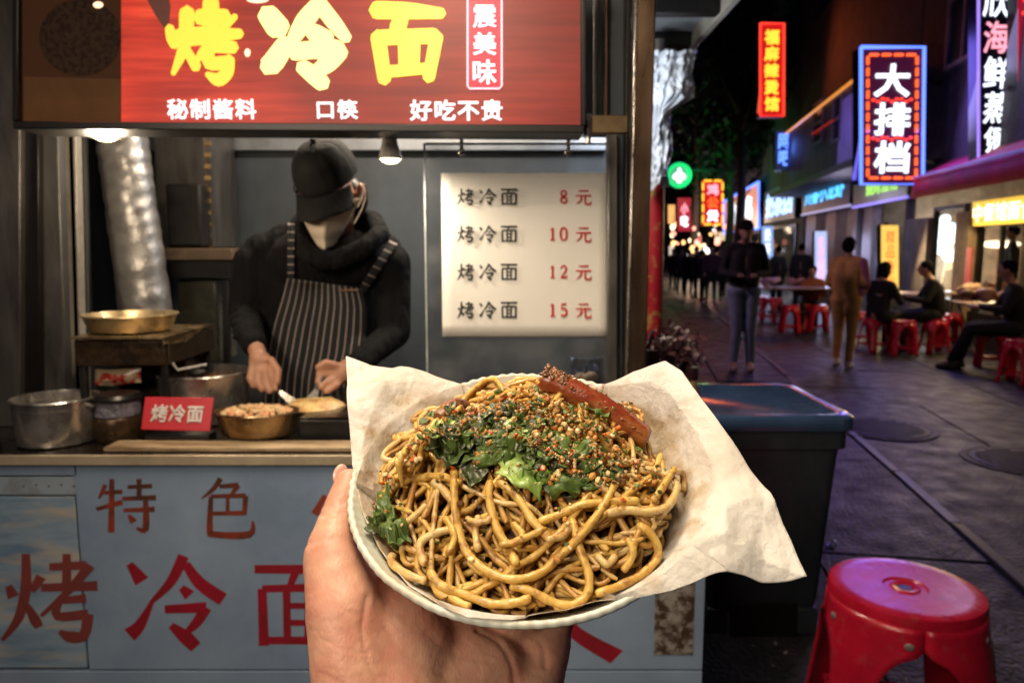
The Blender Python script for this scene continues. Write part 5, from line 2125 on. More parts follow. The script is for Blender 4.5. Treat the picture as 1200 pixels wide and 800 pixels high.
# forearm
mb.cap(P(480, 870, .405), P(480, 1250, .33), .036, .038)
mb.cap(P(550, 880, .415), P(540, 1250, .33), .034, .036)
# palm under the bowl and the four fingers running away beneath it
zb_ = -0.043


def U(x, y, z):
    return L2W(x, y, z)


mb.cap(P(430, 700, .455), U(-0.040, -0.03, zb_ - 0.020), .022, .0165)
mb.cap(P(500, 740, .465), U(-0.015, -0.03, zb_ - 0.018), .024, .0165)
mb.cap(P(580, 745, .475), U(0.012, -0.03, zb_ - 0.018), .022, .0160)
mb.cap(P(635, 742, .495), U(0.036, -0.03, zb_ - 0.018), .016, .0150)
for k, (fx, ln) in enumerate(((-0.042, .050), (-0.017, .062), (0.010, .058), (0.034, .044))):
    q0 = U(fx, -0.028, zb_ - 0.017)
    q1 = U(fx * 1.10, 0.016, zb_ - 0.0135)
    q2 = U(fx * 1.22, 0.016 + ln * 0.62, zb_ - 0.0105 + 0.004)
    q3 = U(fx * 1.30, 0.016 + ln, zb_ - 0.004 + 0.010)
    mb.cap(q0, q1, .0150, .0105)
    mb.cap(q1, q2, .0103, .0092)
    mb.cap(q2, q3, .0092, .0078)
ho = blob(mb, 'hand_and_forearm', m_hand, hd, voxel=0.0017, it=46, fac=0.75)
CRS = [([(352, 640), (372, 634), (398, 630), (420, 640)], .0007), ([(430, 700), (425, 740), (438, 790), (470, 830)], .0011), ([(560, 738), (585, 752), (600, 780), (606, 820)], .0012),
       ([(610, 738), (634, 752), (640, 780)], .0010), ([(372, 600), (386, 604), (400, 600)], .0006), ([(374, 590), (388, 594), (402, 589)], .0004),
       ([(380, 790), (430, 812), (500, 806), (590, 818)], .0006), ([(452, 735), (475, 765), (520, 790)], .0005), ([(500, 742), (530, 765), (575, 775)], .0005)]
CRS = [(smooth_poly([(a, b, 0) for a, b in c_], 8), d_) for c_, d_ in CRS]
fw, upv = Vector((0, math.cos(PITCH), -math.sin(PITCH))), Vector((0, math.sin(PITCH), math.cos(PITCH)))
nrm_ = [v.normal.copy() for v in ho.data.vertices]
for v, nn in zip(ho.data.vertices, nrm_):
    r_ = v.co - EYE
    dz = r_.dot(fw)
    if dz < .1:
        continue
    x, y = 600 + FPX * r_.x / dz, 400 - FPX * r_.dot(upv) / dz
    tot = 0
    for c_, dep in CRS:
        d2 = min((x - q[0]) ** 2 + (y - q[1]) ** 2 for q in c_)
        if d2 < 120:
            tot += dep * math.exp(-d2 / 12.0)
    tot += 0.0007 * noise.noise(v.co * 55) + 0.00025 * noise.noise(v.co * 220)
    v.co -= nn * tot
ho.data.update()
# thumb nail turned towards the bowl
mb = MB()
nc = P(399, 556, .4965)
mb.ell(nc, (0.0052, 0.0016, 0.0075), Euler((R(-20), R(20), R(20))).to_matrix())
mb.build('thumb_nail', M('nail', (0.66, 0.38, 0.30), 0.25, 0, 0.1, 30, coat=0.4), hd)

# ================================================================== the street
m_ground = M('wet_asphalt', (0.020, 0.017, 0.024), 0.5, 0, 0.5, 1.6, (0.022, 0.020, 0.024), bump=0.45, bscale=34, rvar=0.18)
GX0, GX1, GY0, GY1 = -30, 60, -8, 130
o = MB().add([(GX0, GY0, 0), (GX1, GY0, 0), (GX1, GY1, 0), (GX0, GY1, 0)], [(0, 1, 2, 3)]).build('ground', m_ground, None, smooth=0)
tag(o, kind='structure')
m_slab = M('street_slab', (0.020, 0.017, 0.024), 0.46, 0, 0.45, 2.5, (0.011, 0.010, 0.012), bump=0.9, bscale=46, rvar=0.14, spec=0.3)
m_joint = M('slab_joint', (0.010, 0.009, 0.010), 0.8)
dirt(m_slab, (0.005, 0.0045, 0.006), 1.3, (1, 1, 1), .42, .62, .9)
dirt(m_slab, (0.05, 0.045, 0.055), 9, (1, 1, 1), .60, .68, .5)
dirt(m_ground, (0.008, 0.007, 0.009), 1.1, (1, 1, 1), .45, .68, .8)
# paving slabs: strips that run along the street, each slab its own piece with recessed joints
pav = thing('pavement', 'pavement', 'pavement')
for k_ in ('label', 'category'):
    del pav[k_]
pav['kind'] = 'structure'
slab_me = {}
rnd = random.Random(21)


def slab_obj(a0, a1, s0, s1, z0=0.004, th=0.018, mat=m_slab):
    q = [S(a0, s0, z0), S(a0, s1, z0), S(a1, s1, z0), S(a1, s0, z0)]
    t = rnd.uniform(-0.004, 0.004)
    tl = [p + Vector((0, 0, th + t + rnd.uniform(-0.004, 0.004))) for p in q]
    mb = MB().add(q + tl, [(4, 5, 6, 7), (0, 1, 5, 4), (1, 2, 6, 5), (2, 3, 7, 6), (3, 0, 4, 7)])
    o = finish(mb.mesh('slab'), 'slab', mat, pav, smooth=0, bevel=0.006)
    return o


for s0, s1 in ((0.05, 0.82), (0.83, 1.585)):
    a_ = 2.2
    while a_ < 17:
        L = rnd.uniform(1.3, 1.9)
        slab_obj(a_, a_ + L - 0.005, s0, s1)
        a_ += L
for s0, s1 in ((1.655, 2.50), (2.505, 3.4), (3.405, 4.3)):
    a_ = 3.0
    while a_ < 17:
        L = rnd.uniform(1.7, 2.6)
        slab_obj(a_, a_ + L - 0.005, s0, s1, th=0.014)
        a_ += L
kb = MB()
for k in range(24):
    a_ = 2.2 + k * 0.9
    slab_obj(a_, a_ + 0.88, 1.590, 1.650, th=0.030, mat=M('kerb_line', (0.04, 0.036, 0.042), 0.45, 0, 0.4, 8, bump=0.1))


def manhole(x, y, r, lb):
    c = G(x, y, 0.022)
    t = thing('manhole_cover', lb, 'manhole cover', c, group='manhole covers in the street')
    mb = MB().lathe([(0, 0.010), (r * .96, 0.010), (r, 0.006), (r, 0.0), (r + 0.03, 0.008), (r + .05, 0.006), (r + .055, 0)], 40, c)
    mb.build('cover', M('iron_cover', (0.014, 0.013, 0.015), 0.55, 0.4, 0.4, 20, bump=0.5, bscale=50), t)
    mb = MB()
    for k in range(-4, 5):
        w_ = math.sqrt(max(0, (r * .85) ** 2 - (k * r / 5) ** 2))
        mb.box(c + Vector((0, k * r / 5, 0.012)), (2 * w_, 0.018, 0.006))
    tag(mb.build('ribs', MATS['iron_cover'], t), kind='stuff')


manhole(1035, 502, 0.33, 'round iron manhole cover in the blue-lit slabs beyond the bin')
manhole(1196, 540, 0.30, 'iron manhole cover at the right edge of the picture')

# small litter
mb = MB().grid(lambda u, v: G(968 + 12 * u, 632 + 8 * v, 0.03) + Z * 0.02 * noise.noise(Vector((u * 3, v * 3, 0))), 6, 5)
tag(mb.build('plastic_scrap', M('blue_scrap', (0.25, 0.3, 0.7), 0.25), None), 'small blue plastic scrap on the ground between bin and stool', 'litter')

rl = random.Random(99)
mb = MB()
for i in range(70):
    g_ = G(rl.uniform(850, 1200), rl.uniform(440, 800), 0.028)
    a_ = rl.uniform(0, 6.3)
    u_ = Vector((math.cos(a_), math.sin(a_), 0))
    v_ = Vector((-u_.y, u_.x, rl.uniform(-.2, .4)))
    k_ = rl.uniform(.006, .018)
    mb.add([g_ - u_ * k_, g_ + v_ * k_ * .5, g_ + u_ * k_, g_ - v_ * k_ * .4 + Z * .004], [(0, 1, 2, 3)])
tag(mb.build('paper_scraps', M('grey_scraps', (0.16, 0.14, 0.14), 0.7), None, smooth=0), 'tiny grey paper scraps scattered over the street slabs', 'litter', kind='stuff')

# ------------------------------------------------------------------ buildings on the right
m_brick = M('dark_brick', (0.055, 0.040, 0.045), 0.8, 0, 0.4, 5, bump=0.3, bscale=12)
m_dkwall = M('dark_render', (0.050, 0.044, 0.050), 0.85, 0, 0.4, 2, bump=0.2, bscale=9)
m_greywall = M('grey_front', (0.20, 0.18, 0.19), 0.6, 0, 0.4, 2.5, bump=0.1, bscale=10)
m_shutter = M('dull_shutter', (0.24, 0.21, 0.20), 0.5, 0.2, 0.3, 3)
m_winglass = bpy.data.materials.new('window_glass')
m_winglass.use_nodes = True
nt = m_winglass.node_tree
nt.nodes.clear()
out = nt.nodes.new('ShaderNodeOutputMaterial')
mix = nt.nodes.new('ShaderNodeMixShader')
tr = nt.nodes.new('ShaderNodeBsdfTransparent')
tr.inputs[0].default_value = (0.85, 0.85, 0.85, 1)
g_ = nt.nodes.new('ShaderNodeBsdfGlossy')
g_.inputs['Roughness'].default_value = 0.05
f_ = nt.nodes.new('ShaderNodeFresnel')
mix.inputs[0].default_value = 0.07
nt.links.new(tr.outputs[0], mix.inputs[1])
nt.links.new(g_.outputs[0], mix.inputs[2])
nt.links.new(mix.outputs[0], out.inputs[0])
m_darkglass = M('dark_glass', (0.03, 0.03, 0.045), 0.12, 0, 0.3, 3)
SF = 4.88


def sbox(a0, a1, s0, s1, z0, z1):
    mb = MB()
    q = [S(a0, s0, z0), S(a0, s1, z0), S(a1, s1, z0), S(a1, s0, z0)]
    return mb.slab(*q, (0, 0, z1 - z0))


def fpanel(x0, y0, x1, y1, s, th, name, mat, par, bev=0.0, slope=None):
    """box on a facade plane s covering photo columns x0..x1; heights read at column x0 (y0 top, y1 bottom)"""
    a0, a1 = A(x0, s), A(x1, s)
    zt_, zb_ = F(x0, y0, s).z, F(x0, y1, s).z
    return sbox(min(a0, a1), max(a0, a1), s - th, s, zb_, zt_).build(name, mat, par, bevel=bev, smooth=0)


def building(name, label, a0, a1, s, h, mat, ground, depth=4.0, gf=2.75):
    t = thing(name, label, 'building', S((a0 + a1) / 2, s + depth / 2, 0))
    sbox(a0, a1, s, s + depth, gf, h).build('upper_wall', mat, t, smooth=0)
    sbox(a0, a0 + 0.18, s, s + depth, 0, gf - .002).build('side_wall', mat, t, smooth=0)
    sbox(a1 - 0.18, a1, s, s + depth, 0, gf - .002).build('side_wall', mat, t, smooth=0)
    sbox(a0 + .181, a1 - .181, s + 2.0, s + 2.1, 0, gf - .002).build('shop_back_wall', ground, t, smooth=0)
    sbox(a0 + .181, a1 - .181, s + 0.05, s + 1.99, 0.0, 0.06).build('shop_floor', m_greywall, t, smooth=0)
    sbox(a0 + .181, a0 + .19, s + .02, s + 1.99, .07, gf - .01).build('inner_lining', ground, t, smooth=0)
    sbox(a1 - .19, a1 - .181, s + .02, s + 1.99, .07, gf - .01).build('inner_lining', ground, t, smooth=0)
    return t


aA0, aA1 = 6.2, 14.9
m_in_warm = M('warm_interior', (0.36, 0.27, 0.18), 0.7, 0, 0.5, 2.2)
bA = building('restaurant_building', 'dark brick building with red awning and warm lit restaurant windows at the right edge', aA0, aA1, SF, 9.5, m_brick, m_in_warm)
# windows of the ground floor
def window(par, x0, y0, x1, y1, s=SF, nx=1, ny=1, fr=m_dark, glass=m_winglass, sill=True):
    a0, a1 = sorted((A(x0, s), A(x1, s)))
    zt_, zb_ = F(x0, y0, s).z, F(x0, y1, s).z
    mb = MB()
    w_ = 0.07
    for q in ((a0, a0 + w_, zb_, zt_), (a1 - w_, a1, zb_, zt_)):
        mb.v, mb.f = mb.v, mb.f
        mb.slab(S(q[0], s - .04, q[2]), S(q[0], s + .04, q[2]), S(q[1], s + .04, q[2]), S(q[1], s - .04, q[2]), (0, 0, q[3] - q[2]))
    for z_ in [zb_ + (zt_ - zb_ - w_) * k / ny for k in range(ny + 1)]:
        mb.slab(S(a0 + w_, s - .036, z_), S(a0 + w_, s + .036, z_), S(a1 - w_, s + .036, z_), S(a1 - w_, s - .036, z_), (0, 0, w_))
    for k in range(1, nx):
        aa = a0 + (a1 - a0) * k / nx
        mb.slab(S(aa - .025, s - .03, zb_ + w_), S(aa - .025, s + .03, zb_ + w_), S(aa + .025, s + .03, zb_ + w_), S(aa + .025, s - .03, zb_ + w_), (0, 0, zt_ - zb_ - 2 * w_))
    f = mb.build('window', fr, par, smooth=0)
    g = MB().slab(S(a0 + w_, s, zb_ + w_), S(a0 + w_, s + .008, zb_ + w_), S(a1 - w_, s + .008, zb_ + w_), S(a1 - w_, s, zb_ + w_), (0, 0, zt_ - zb_ - 2 * w_))
    g.build('pane', glass, f, smooth=0)
    return f


fpanel(1064, 258, 1090, 395, SF, 0.12, 'pier', m_greywall, bA)
fpanel(1127, 250, 1143, 396, SF, 0.16, 'pier', m_in_warm, bA)
sbox(A(1127, SF), A(1090, SF), SF - 0.10, SF + .1, 0, 0.62).build('window_base', m_dark, bA, smooth=0)
sbox(6.4, A(1143, SF), SF - 0.10, SF + .1, 0, 0.50).build('window_base', m_dark, bA, smooth=0)
window(bA, 1090, 244, 1127, 374, SF, 1, 1)
window(bA, 1143, 262, 1200, 372, SF, 2, 1)
window(bA, 1200, 262, 1330, 372, SF, 2, 1)
# upper windows
for x0, x1, y0, y1 in ((1090, 1128, 20, 95), (1090, 1128, -120, -40)):
    window(bA, x0, y0, x1, y1, SF - .03, 2, 1, m_greywall, m_darkglass)
# interior things
def lampbulb(par, p, r, col, es, power, name='lamp_globe', emn='warm_globe'):
    MB().ell(p, (r, r, r * 0.9), None, 12, 8).build(name, EM(emn, col, es), par)
    light('shop_lamp', 'POINT', p + Vector((0, 0, -r - .05)), power, col, 0.1)


sl = thing('shop_lamps', 'cluster of white globe lamps hanging in the left restaurant window', 'lamps', F(1108, 300, SF + .5))
for x, y, r in ((1103, 262, .10), (1113, 268, .11), (1101, 277, .11), (1118, 279, .10), (1105, 291, .12), (1113, 300, .10), (1108, 256, 0.07)):
    MB().ell(F(x, y, SF + .25), (r * 1.3, r * .9, r), None, 12, 8).build('lamp_globe', EM('white_globe', (0.80, 0.95, 1.0), 3.0), sl)
light('globe_light', 'POINT', F(1112, 305, SF + .45), 40, (0.85, 0.95, 1.0), 0.25)
sl = thing('ceiling_light', 'flat warm ceiling light glowing inside the right restaurant window', 'lamp', F(1170, 286, SF + 1))
a_ = F(1172, 286, SF + 1.0)
MB().ell(a_, (0.30, 0.30, 0.06), None, 16, 8).build('lamp_disc', EM('warm_disc', (1.0, 0.82, 0.52), 4.0), sl)
light('restaurant_light', 'POINT', a_ + Vector((0, 0, -.25)), 48, (1.0, 0.72, 0.40), 0.2)
light('restaurant_light', 'POINT', S(8.0, SF + 1.0, 2.2), 40, (1.0, 0.72, 0.40), 0.2)
# counter goods in the window
rnd = random.Random(8)
for k in range(3):
    mb = MB()
    for i in range(7):
        p = F(1160 + 9 * k * 2 + rnd.uniform(-7, 7), 338 + rnd.uniform(-4, 3), SF + .5)
        mb.ell(p, (rnd.uniform(.07, .12), rnd.uniform(.06, .1), rnd.uniform(.05, .08)), None, 8, 6)
    tag(mb.build('display_goods', M('orange_goods', (0.55, 0.28, 0.10), 0.5, 0, 0.4, 12), bA, smooth=60), kind='stuff')
sbox(A(1210, SF), A(1152, SF), SF + .35, SF + .8, 0.6, F(1170, 344, SF + .5).z).build('display_counter', m_greywall, bA, smooth=0)
# awning
aw = thing('red_awning', 'deep red canvas awning above the restaurant windows', 'awning', F(1065, 230, SF))
za = F(1066, 236, SF - .5).z
a0_, a1_ = A(1066, SF - .5), 6.2
mb = MB()


def awf(u, v):
    a_ = a0_ + (a1_ - a0_) * u
    s_ = SF - 0.02 - 0.55 * v
    return S(a_, s_, za + 0.62 - 0.30 * v - 0.02 * abs(math.sin(u * 26)) * v)


m_awn = M('awning_red', (0.62, 0.014, 0.07), 0.7, 0, 0.25, 2)
MB().grid(awf, 52, 4).build('canopy', m_awn, aw, solid=0.01)
MB().grid(lambda u, v: S(a0_ + (a1_ - a0_) * u, SF - 0.575, za + 0.32 - 0.30 * v - 0.02 * abs(math.sin(u * 26)) * (1 - v)), 52, 2).build('valance', m_awn, aw, solid=0.008)
MB().tube([S(a0_, SF - .60, za + .345), S(a1_, SF - .60, za + .345)], 0.018, 6).build('front_bar', EM('violet_edge', (0.35, 0.25, 0.9), 0.22), aw)
for u in (0.02, 0.5, 0.97):
    a_ = a0_ + (a1_ - a0_) * u
    MB().tube([S(a_, SF - .01, za + .2), S(a_, SF - .56, za + .3)], 0.015, 6).build('arm', m_dark, aw)


# ------------------------------------------------------------------ signs
def box_sign(name, label, x0, y0, x1, y1, s=None, Yd=None, th=0.14, face=None, frame=m_black, cat='sign', group=None):
    """hanging sign facing the camera down the street (Yd = depth) or lying on facade plane s"""
    if Yd is not None:
        pts = [P(x0, y0, Yd), P(x1, y0, Yd), P(x1, y1, Yd), P(x0, y1, Yd)]
        n = Vector((0, -1, 0))
    else:
        a, b = F(x0, y0, s), F(x1, y0, s)
        c = F(x0, y1, s)
        b = Vector((b.x, b.y, a.z))
        pts = [a, b, Vector((b.x, b.y, c.z)), c]
        n = -SR
    t = thing(name, label, cat, sum(pts, Vector()) / 4, group=group)
    MB().slab(*[p - n * 0.02 for p in pts], -n * th).build('case', frame, t, smooth=0)
    MB().slab(*pts, -n * 0.015).build('face', face, t, smooth=0)
    r = (pts[1] - pts[0])
    return t, pts, n, r.normalized(), r.length, (pts[0] - pts[3]).length


def face_pt(pts, n, u, v, d=0.012):
    """u right 0..1, v down 0..1"""
    return pts[0] + (pts[1] - pts[0]) * u + (pts[3] - pts[0]) * v + n * d


def face_text(t, pts, n, chars, box, mat, bold=0.03, vertical=True, name='lettering'):
    u0, v0, u1, v1 = box
    W_, H_ = (pts[1] - pts[0]).length, (pts[3] - pts[0]).length
    if vertical:
        k = len(chars)
        for i, ch in enumerate(chars):
            va, vb = v0 + (v1 - v0) * i / k, v0 + (v1 - v0) * (i + 0.9) / k
            text_on(ch, face_pt(pts, n, (u0 + u1) / 2, (va + vb) / 2), pts[1] - pts[0], Z, (u1 - u0) * W_, (vb - va) * H_, mat[i % len(mat)] if isinstance(mat, list) else mat, t, name, bold=bold, thick=0.01)
    else:
        text_on(chars, face_pt(pts, n, (u0 + u1) / 2, (v0 + v1) / 2), pts[1] - pts[0], Z, (u1 - u0) * W_, (v1 - v0) * H_, mat, t, name, bold=bold, thick=0.01)


def neon(t, pts, n, u0, v0, u1, v1, r, mat, name='neon_border', d=0.03, gaps=0):
    c = 0.06
    loop = [(u0, v0), (u1, v0), (u1, v1), (u0, v1), (u0, v0)]
    W_ = [face_pt(pts, n, *q, d) for q in loop]
    if not gaps:
        MB().tube(W_, r, 6).build(name, mat, t)
        return
    mb = MB()
    for i in range(4):
        a, b = W_[i], W_[i + 1]
        L = (b - a).length
        k = max(1, int(L / gaps))
        for j_ in range(k):
            mb.tube([a.lerp(b, (j_ + .14) / k), a.lerp(b, (j_ + .86) / k)], r, 5)
    tag(mb.build(name, mat, t), kind='stuff')


e_white = EM('neon_white', (0.82, 0.88, 1.0), 2.2)
e_blue = EM('neon_blue', (0.10, 0.22, 1.0), 2.4)
e_bluew = EM('neon_pale_blue', (0.35, 0.55, 1.0), 2.2)
e_red = EM('neon_red', (1.0, 0.05, 0.03), 1.8)
e_orange = EM('neon_orange', (1.0, 0.12, 0.02), 1.8)
e_yel = EM('neon_yellow', (1.0, 0.55, 0.04), 1.7)
e_cyan = EM('neon_cyan', (0.08, 0.50, 1.0), 2.0)
e_green = EM('neon_green', (0.35, 0.75, 0.12), 1.2)
e_vio = EM('neon_violet', (0.40, 0.25, 1.0), 1.3)
m_signdark = M('sign_dark_face', (0.03, 0.008, 0.02), 0.3, 0, 0.3, 8, emit=(0.06, 0.006, 0.03), es=0.8)

# big neon sign
t, pts, n, r_, W_, H_ = box_sign('neon_sign', 'tall neon sign with three white characters, blue outline and red inner line', 1008, 56, 1082, 216, Yd=12.2, th=0.25, face=m_signdark)
for i, (ch, v0, v1) in enumerate((('大', .12, .36), ('排', .40, .64), ('档', .68, .92))):
    text_on(ch, face_pt(pts, n, .5, (v0 + v1) / 2, .03), r_, Z, W_ * .58, (v1 - v0) * H_, e_white, t, 'character', bold=0.026, thick=0.03)
neon(t, pts, n, .0, .0, 1.0, 1.0, .030, EM('neon_royal_blue', (0.10, 0.20, 1.0), 2.6), 'blue_outline', .03)
neon(t, pts, n, .11, .055, .89, .955, .024, e_orange, 'red_inner_line', .03, gaps=.16)
mb = MB()
for v in (0.38, 0.66):
    for k in range(9):
        mb.ell(face_pt(pts, n, .2 + .075 * k, v + .012 * math.sin(k * 2), .02), (.035, .02, .025), None, 7, 5)
tag(mb.build('glow_dots', e_red, t), kind='stuff')
MB().tube([face_pt(pts, n, 1, .2, -.1), S(A(1082, SF), SF + .1, face_pt(pts, n, 1, .2).z)], 0.03, 6).build('bracket', m_dark, t)
MB().tube([face_pt(pts, n, 1, .8, -.1), S(A(1082, SF), SF + .1, face_pt(pts, n, 1, .8).z)], 0.03, 6).build('bracket', m_dark, t)
cS = sum(pts, Vector()) / 4
light('neon_sign_light', 'AREA', cS + n * .12, 85, (0.20, 0.15, 1.0), 1.0, 2.1, target=cS + n * 3 - Z * 1.2)

# vertical signs at the right edge
m_sgn_face = M('sign_black_face', (0.015, 0.012, 0.03), 0.3, 0, 0.2, 5)
t, pts, n, r_, W_, H_ = box_sign('neon_sign', 'tall black sign at the top right with pale blue white characters', 1146, -60, 1192, 192, Yd=10.6, th=0.2, face=m_sgn_face)
e_pink = EM('neon_pink_white', (1.0, 0.35, 0.45), 1.6)
face_text(t, pts, n, '优欣海鲜蒸煲', (.14, .0, .80, .99), [e_white, e_white, e_pink, e_white, e_white, e_white], .015)
MB().tube([face_pt(pts, n, .0, 0), face_pt(pts, n, .0, 1)], .02, 6).build('edge_tube', e_vio, t)
c_ = sum(pts, Vector()) / 4
light('neon_sign_light', 'AREA', c_ + n * .12, 26, (0.55, 0.5, 1.0), .7, 2.4, target=c_ + n * 3 - Z * 1.5)
t, pts, n, r_, W_, H_ = box_sign('neon_sign', 'second tall sign cut by the right picture edge with red panel and white characters', 1193, -80, 1240, 186, Yd=10.2, th=0.2, face=M('sign_red_panel', (0.12, 0.008, 0.015), 0.3, emit=(0.45, 0.01, 0.03), es=0.7))
face_text(t, pts, n, '正宗烧烤店', (.10, .0, .92, .98), [e_pink, e_red, e_pink, e_white, e_white], .015)

# red and yellow vertical sign
t, pts, n, r_, W_, H_ = box_sign('vertical_sign', 'slim red vertical sign with five yellow characters high above the street', 890, 27, 919, 137, Yd=21.5, th=0.3, face=M('red_face', (0.3, 0.01, 0.01), 0.4, emit=(0.62, 0.012, 0.01), es=0.9))
face_text(t, pts, n, '福麻辣烫馆', (.20, .07, .80, .96), e_yel, .05)
neon(t, pts, n, .02, .01, .98, .99, .03, e_red, 'red_outline', .03)
light('red_sign_light', 'AREA', sum(pts, Vector()) / 4 + n * .2, 40, (1.0, 0.14, 0.05), .7, 2.4, target=sum(pts, Vector()) / 4 + n * 3 - Z)

# lower red signs down the street
t, pts, n, r_, W_, H_ = box_sign('vertical_sign', 'short red sign with white characters and yellow green edge below the tall one', 823, 211, 847, 264, Yd=25, th=0.3, face=MATS['red_face'])
face_text(t, pts, n, '鸡公煲', (.22, .08, .80, .95), [e_pink, e_orange, e_white], .05)
neon(t, pts, n, .02, .02, .98, .98, .035, e_yel, 'edge_line', .03, gaps=.3)
t, pts, n, r_, W_, H_ = box_sign('vertical_sign', 'dim small red sign farthest down the street left of the other red sign', 794, 232, 810, 271, Yd=33, th=0.3, face=M('dim_red_face', (0.3, 0.01, 0.02), 0.4, emit=(0.45, 0.01, 0.03), es=0.8))
face_text(t, pts, n, '小吃', (.22, .15, .80, .9), [e_pink, e_white], .05)
light('far_red_light', 'POINT', P(815, 262, 27), 60, (1.0, 0.2, 0.12), .5)

# round green sign
Yg = 30
cg = P(796, 205.5, Yg)
t = thing('round_sign', 'round green sign with white figure high over the far street', 'sign', cg)
Rg = 14.5 / FPX * Yg


def disc(r0, r1, d, n_=40):
    mb = MB()
    ring = []
    for k in range(n_):
        a_ = 2 * PI * k / n_
        ring.append(cg + Vector((r0 * math.cos(a_), d, r0 * math.sin(a_))))
    if r1 <= 0:
        mb.add(ring, [tuple(range(n_))])
    else:
        ring += [cg + Vector((r1 * math.cos(2 * PI * k / n_), d, r1 * math.sin(2 * PI * k / n_))) for k in range(n_)]
        mb.add(ring, [(k, (k + 1) % n_, n_ + (k + 1) % n_, n_ + k) for k in range(n_)])
    return mb


MB().tube([cg + Vector((0, .03, 0)), cg + Vector((0, .25, 0))], Rg, 40).build('case', m_black, t)
disc(Rg, Rg * .70, 0).build('green_ring', EM('sign_green', (0.01, 0.55, 0.16), 1.4), t, smooth=0)
disc(Rg * .70, 0, 0).build('white_disc', EM('sign_green_dim', (0.10, 0.42, 0.25), 0.9), t, smooth=0)
mb = MB()
fig = [(0, .62), (.16, .42), (.12, .28), (.40, .10), (.55, -.10), (.40, -.36), (.16, -.24), (.22, -.52), (0, -.62), (-.22, -.52), (-.16, -.24), (-.40, -.36), (-.55, -.10), (-.40, .10), (-.12, .28), (-.16, .42)]
mb.add([cg + Vector((x * Rg, -.01, z * Rg)) for x, z in fig], [tuple(range(len(fig)))])
mb.build('white_figure', EM('sign_white', (0.9, 1.0, 0.95), 2.0), t, smooth=0)
MB().tube([cg + Vector((Rg * .9, .1, .2)), cg + Vector((Rg + 1.6, .3, .2))], .05, 6).build('bracket', m_dark, t)
light('green_sign_light', 'POINT', cg + Vector((1.0, -.6, -.1)), 80, (0.05, 1.0, 0.25), .3)

# ------------------------------------------------------------------ the other buildings of the row
m_grey_dim = M('grey_interior', (0.22, 0.20, 0.20), 0.7, 0, 0.4, 2)
aB0, aB1 = 14.95, A(1002, SF)
bB = building('shop_building', 'dark building between restaurant and bay window with grey green lit shop sign', aB0, aB1, SF, 10.5, m_dkwall, m_grey_dim)
aC1 = A(938, SF)
bC = building('shop_building', 'building with the projecting bay window trimmed by a yellow neon line', aB1 + .02, aC1, SF, 8.0, m_dkwall, m_grey_dim)
aD1 = A(893, SF)
bD = building('shop_building', 'narrow shop building with a white blue glowing sign beyond the bay window', aC1 + .02, aD1, SF, 11.5, m_dkwall, m_grey_dim)
aE1 = A(848, SF)
bE = building('shop_building', 'distant shop building with blue framed orange lightbox', aD1 + .02, aE1, SF, 12.5, m_dkwall, m_grey_dim)
bF = building('shop_building', 'farthest dark building of the right hand row', aE1 + .02, aE1 + 22, SF - .4, 15, m_dkwall, m_in_warm)

# shop signs on the facade
t, pts, n, r_, W_, H_ = box_sign('shop_sign', 'grey shop sign with dim green characters under the neon sign', 1000, 217, 1063, 243, s=SF - .25, th=0.2, face=M('grey_sign_face', (0.16, 0.16, 0.15), 0.4, emit=(0.06, 0.07, 0.05), es=.5))
face_text(t, pts, n, '烧烤酒馆', (.28, .08, .86, .66), e_green, .04, False)
MB().tube([face_pt(pts, n, 0, 1), face_pt(pts, n, 1, 1)], .03, 6).build('violet_tube', EM('violet_tube', (0.28, 0.22, 0.9), 1.0), t)
t, pts, n, r_, W_, H_ = box_sign('shop_sign', 'dark shop sign with bright blue characters beneath the bay window', 940, 216, 996, 252, s=SF - .25, th=0.2, face=M('dark_sign_face', (0.04, 0.045, 0.06), 0.4, emit=(0.02, 0.03, 0.06), es=.6))
face_text(t, pts, n, '川香小龙虾', (.08, .22, .9, .75), e_cyan, .04, False)
MB().tube([face_pt(pts, n, 0, 1), face_pt(pts, n, 1, 1)], .03, 6).build('violet_tube', EM('pale_tube', (0.45, 0.42, 0.75), 0.8), t)
t, pts, n, r_, W_, H_ = box_sign('shop_sign', 'white glowing shop characters on a dark board left of the blue sign', 896, 226, 932, 262, s=SF - .25, th=0.2, face=MATS['dark_sign_face'])
face_text(t, pts, n, '奶茶店', (.06, .12, .94, .88), e_bluew, .06, False)
t, pts, n, r_, W_, H_ = box_sign('lightbox', 'pale orange lightbox framed in blue neon farther down the row', 849, 236, 889, 274, s=SF - .25, th=0.2, face=M('orange_box_face', (0.4, 0.2, 0.15), 0.4, 0, 0.3, 1.2, (0.3, 0.3, 0.35), emit=(0.85, 0.30, 0.20), es=.9))
neon(t, pts, n, .0, .0, 1., 1., .06, e_blue, 'blue_frame', .03)
face_text(t, pts, n, '炸鸡', (.15, .2, .85, .8), e_white, .04, False)
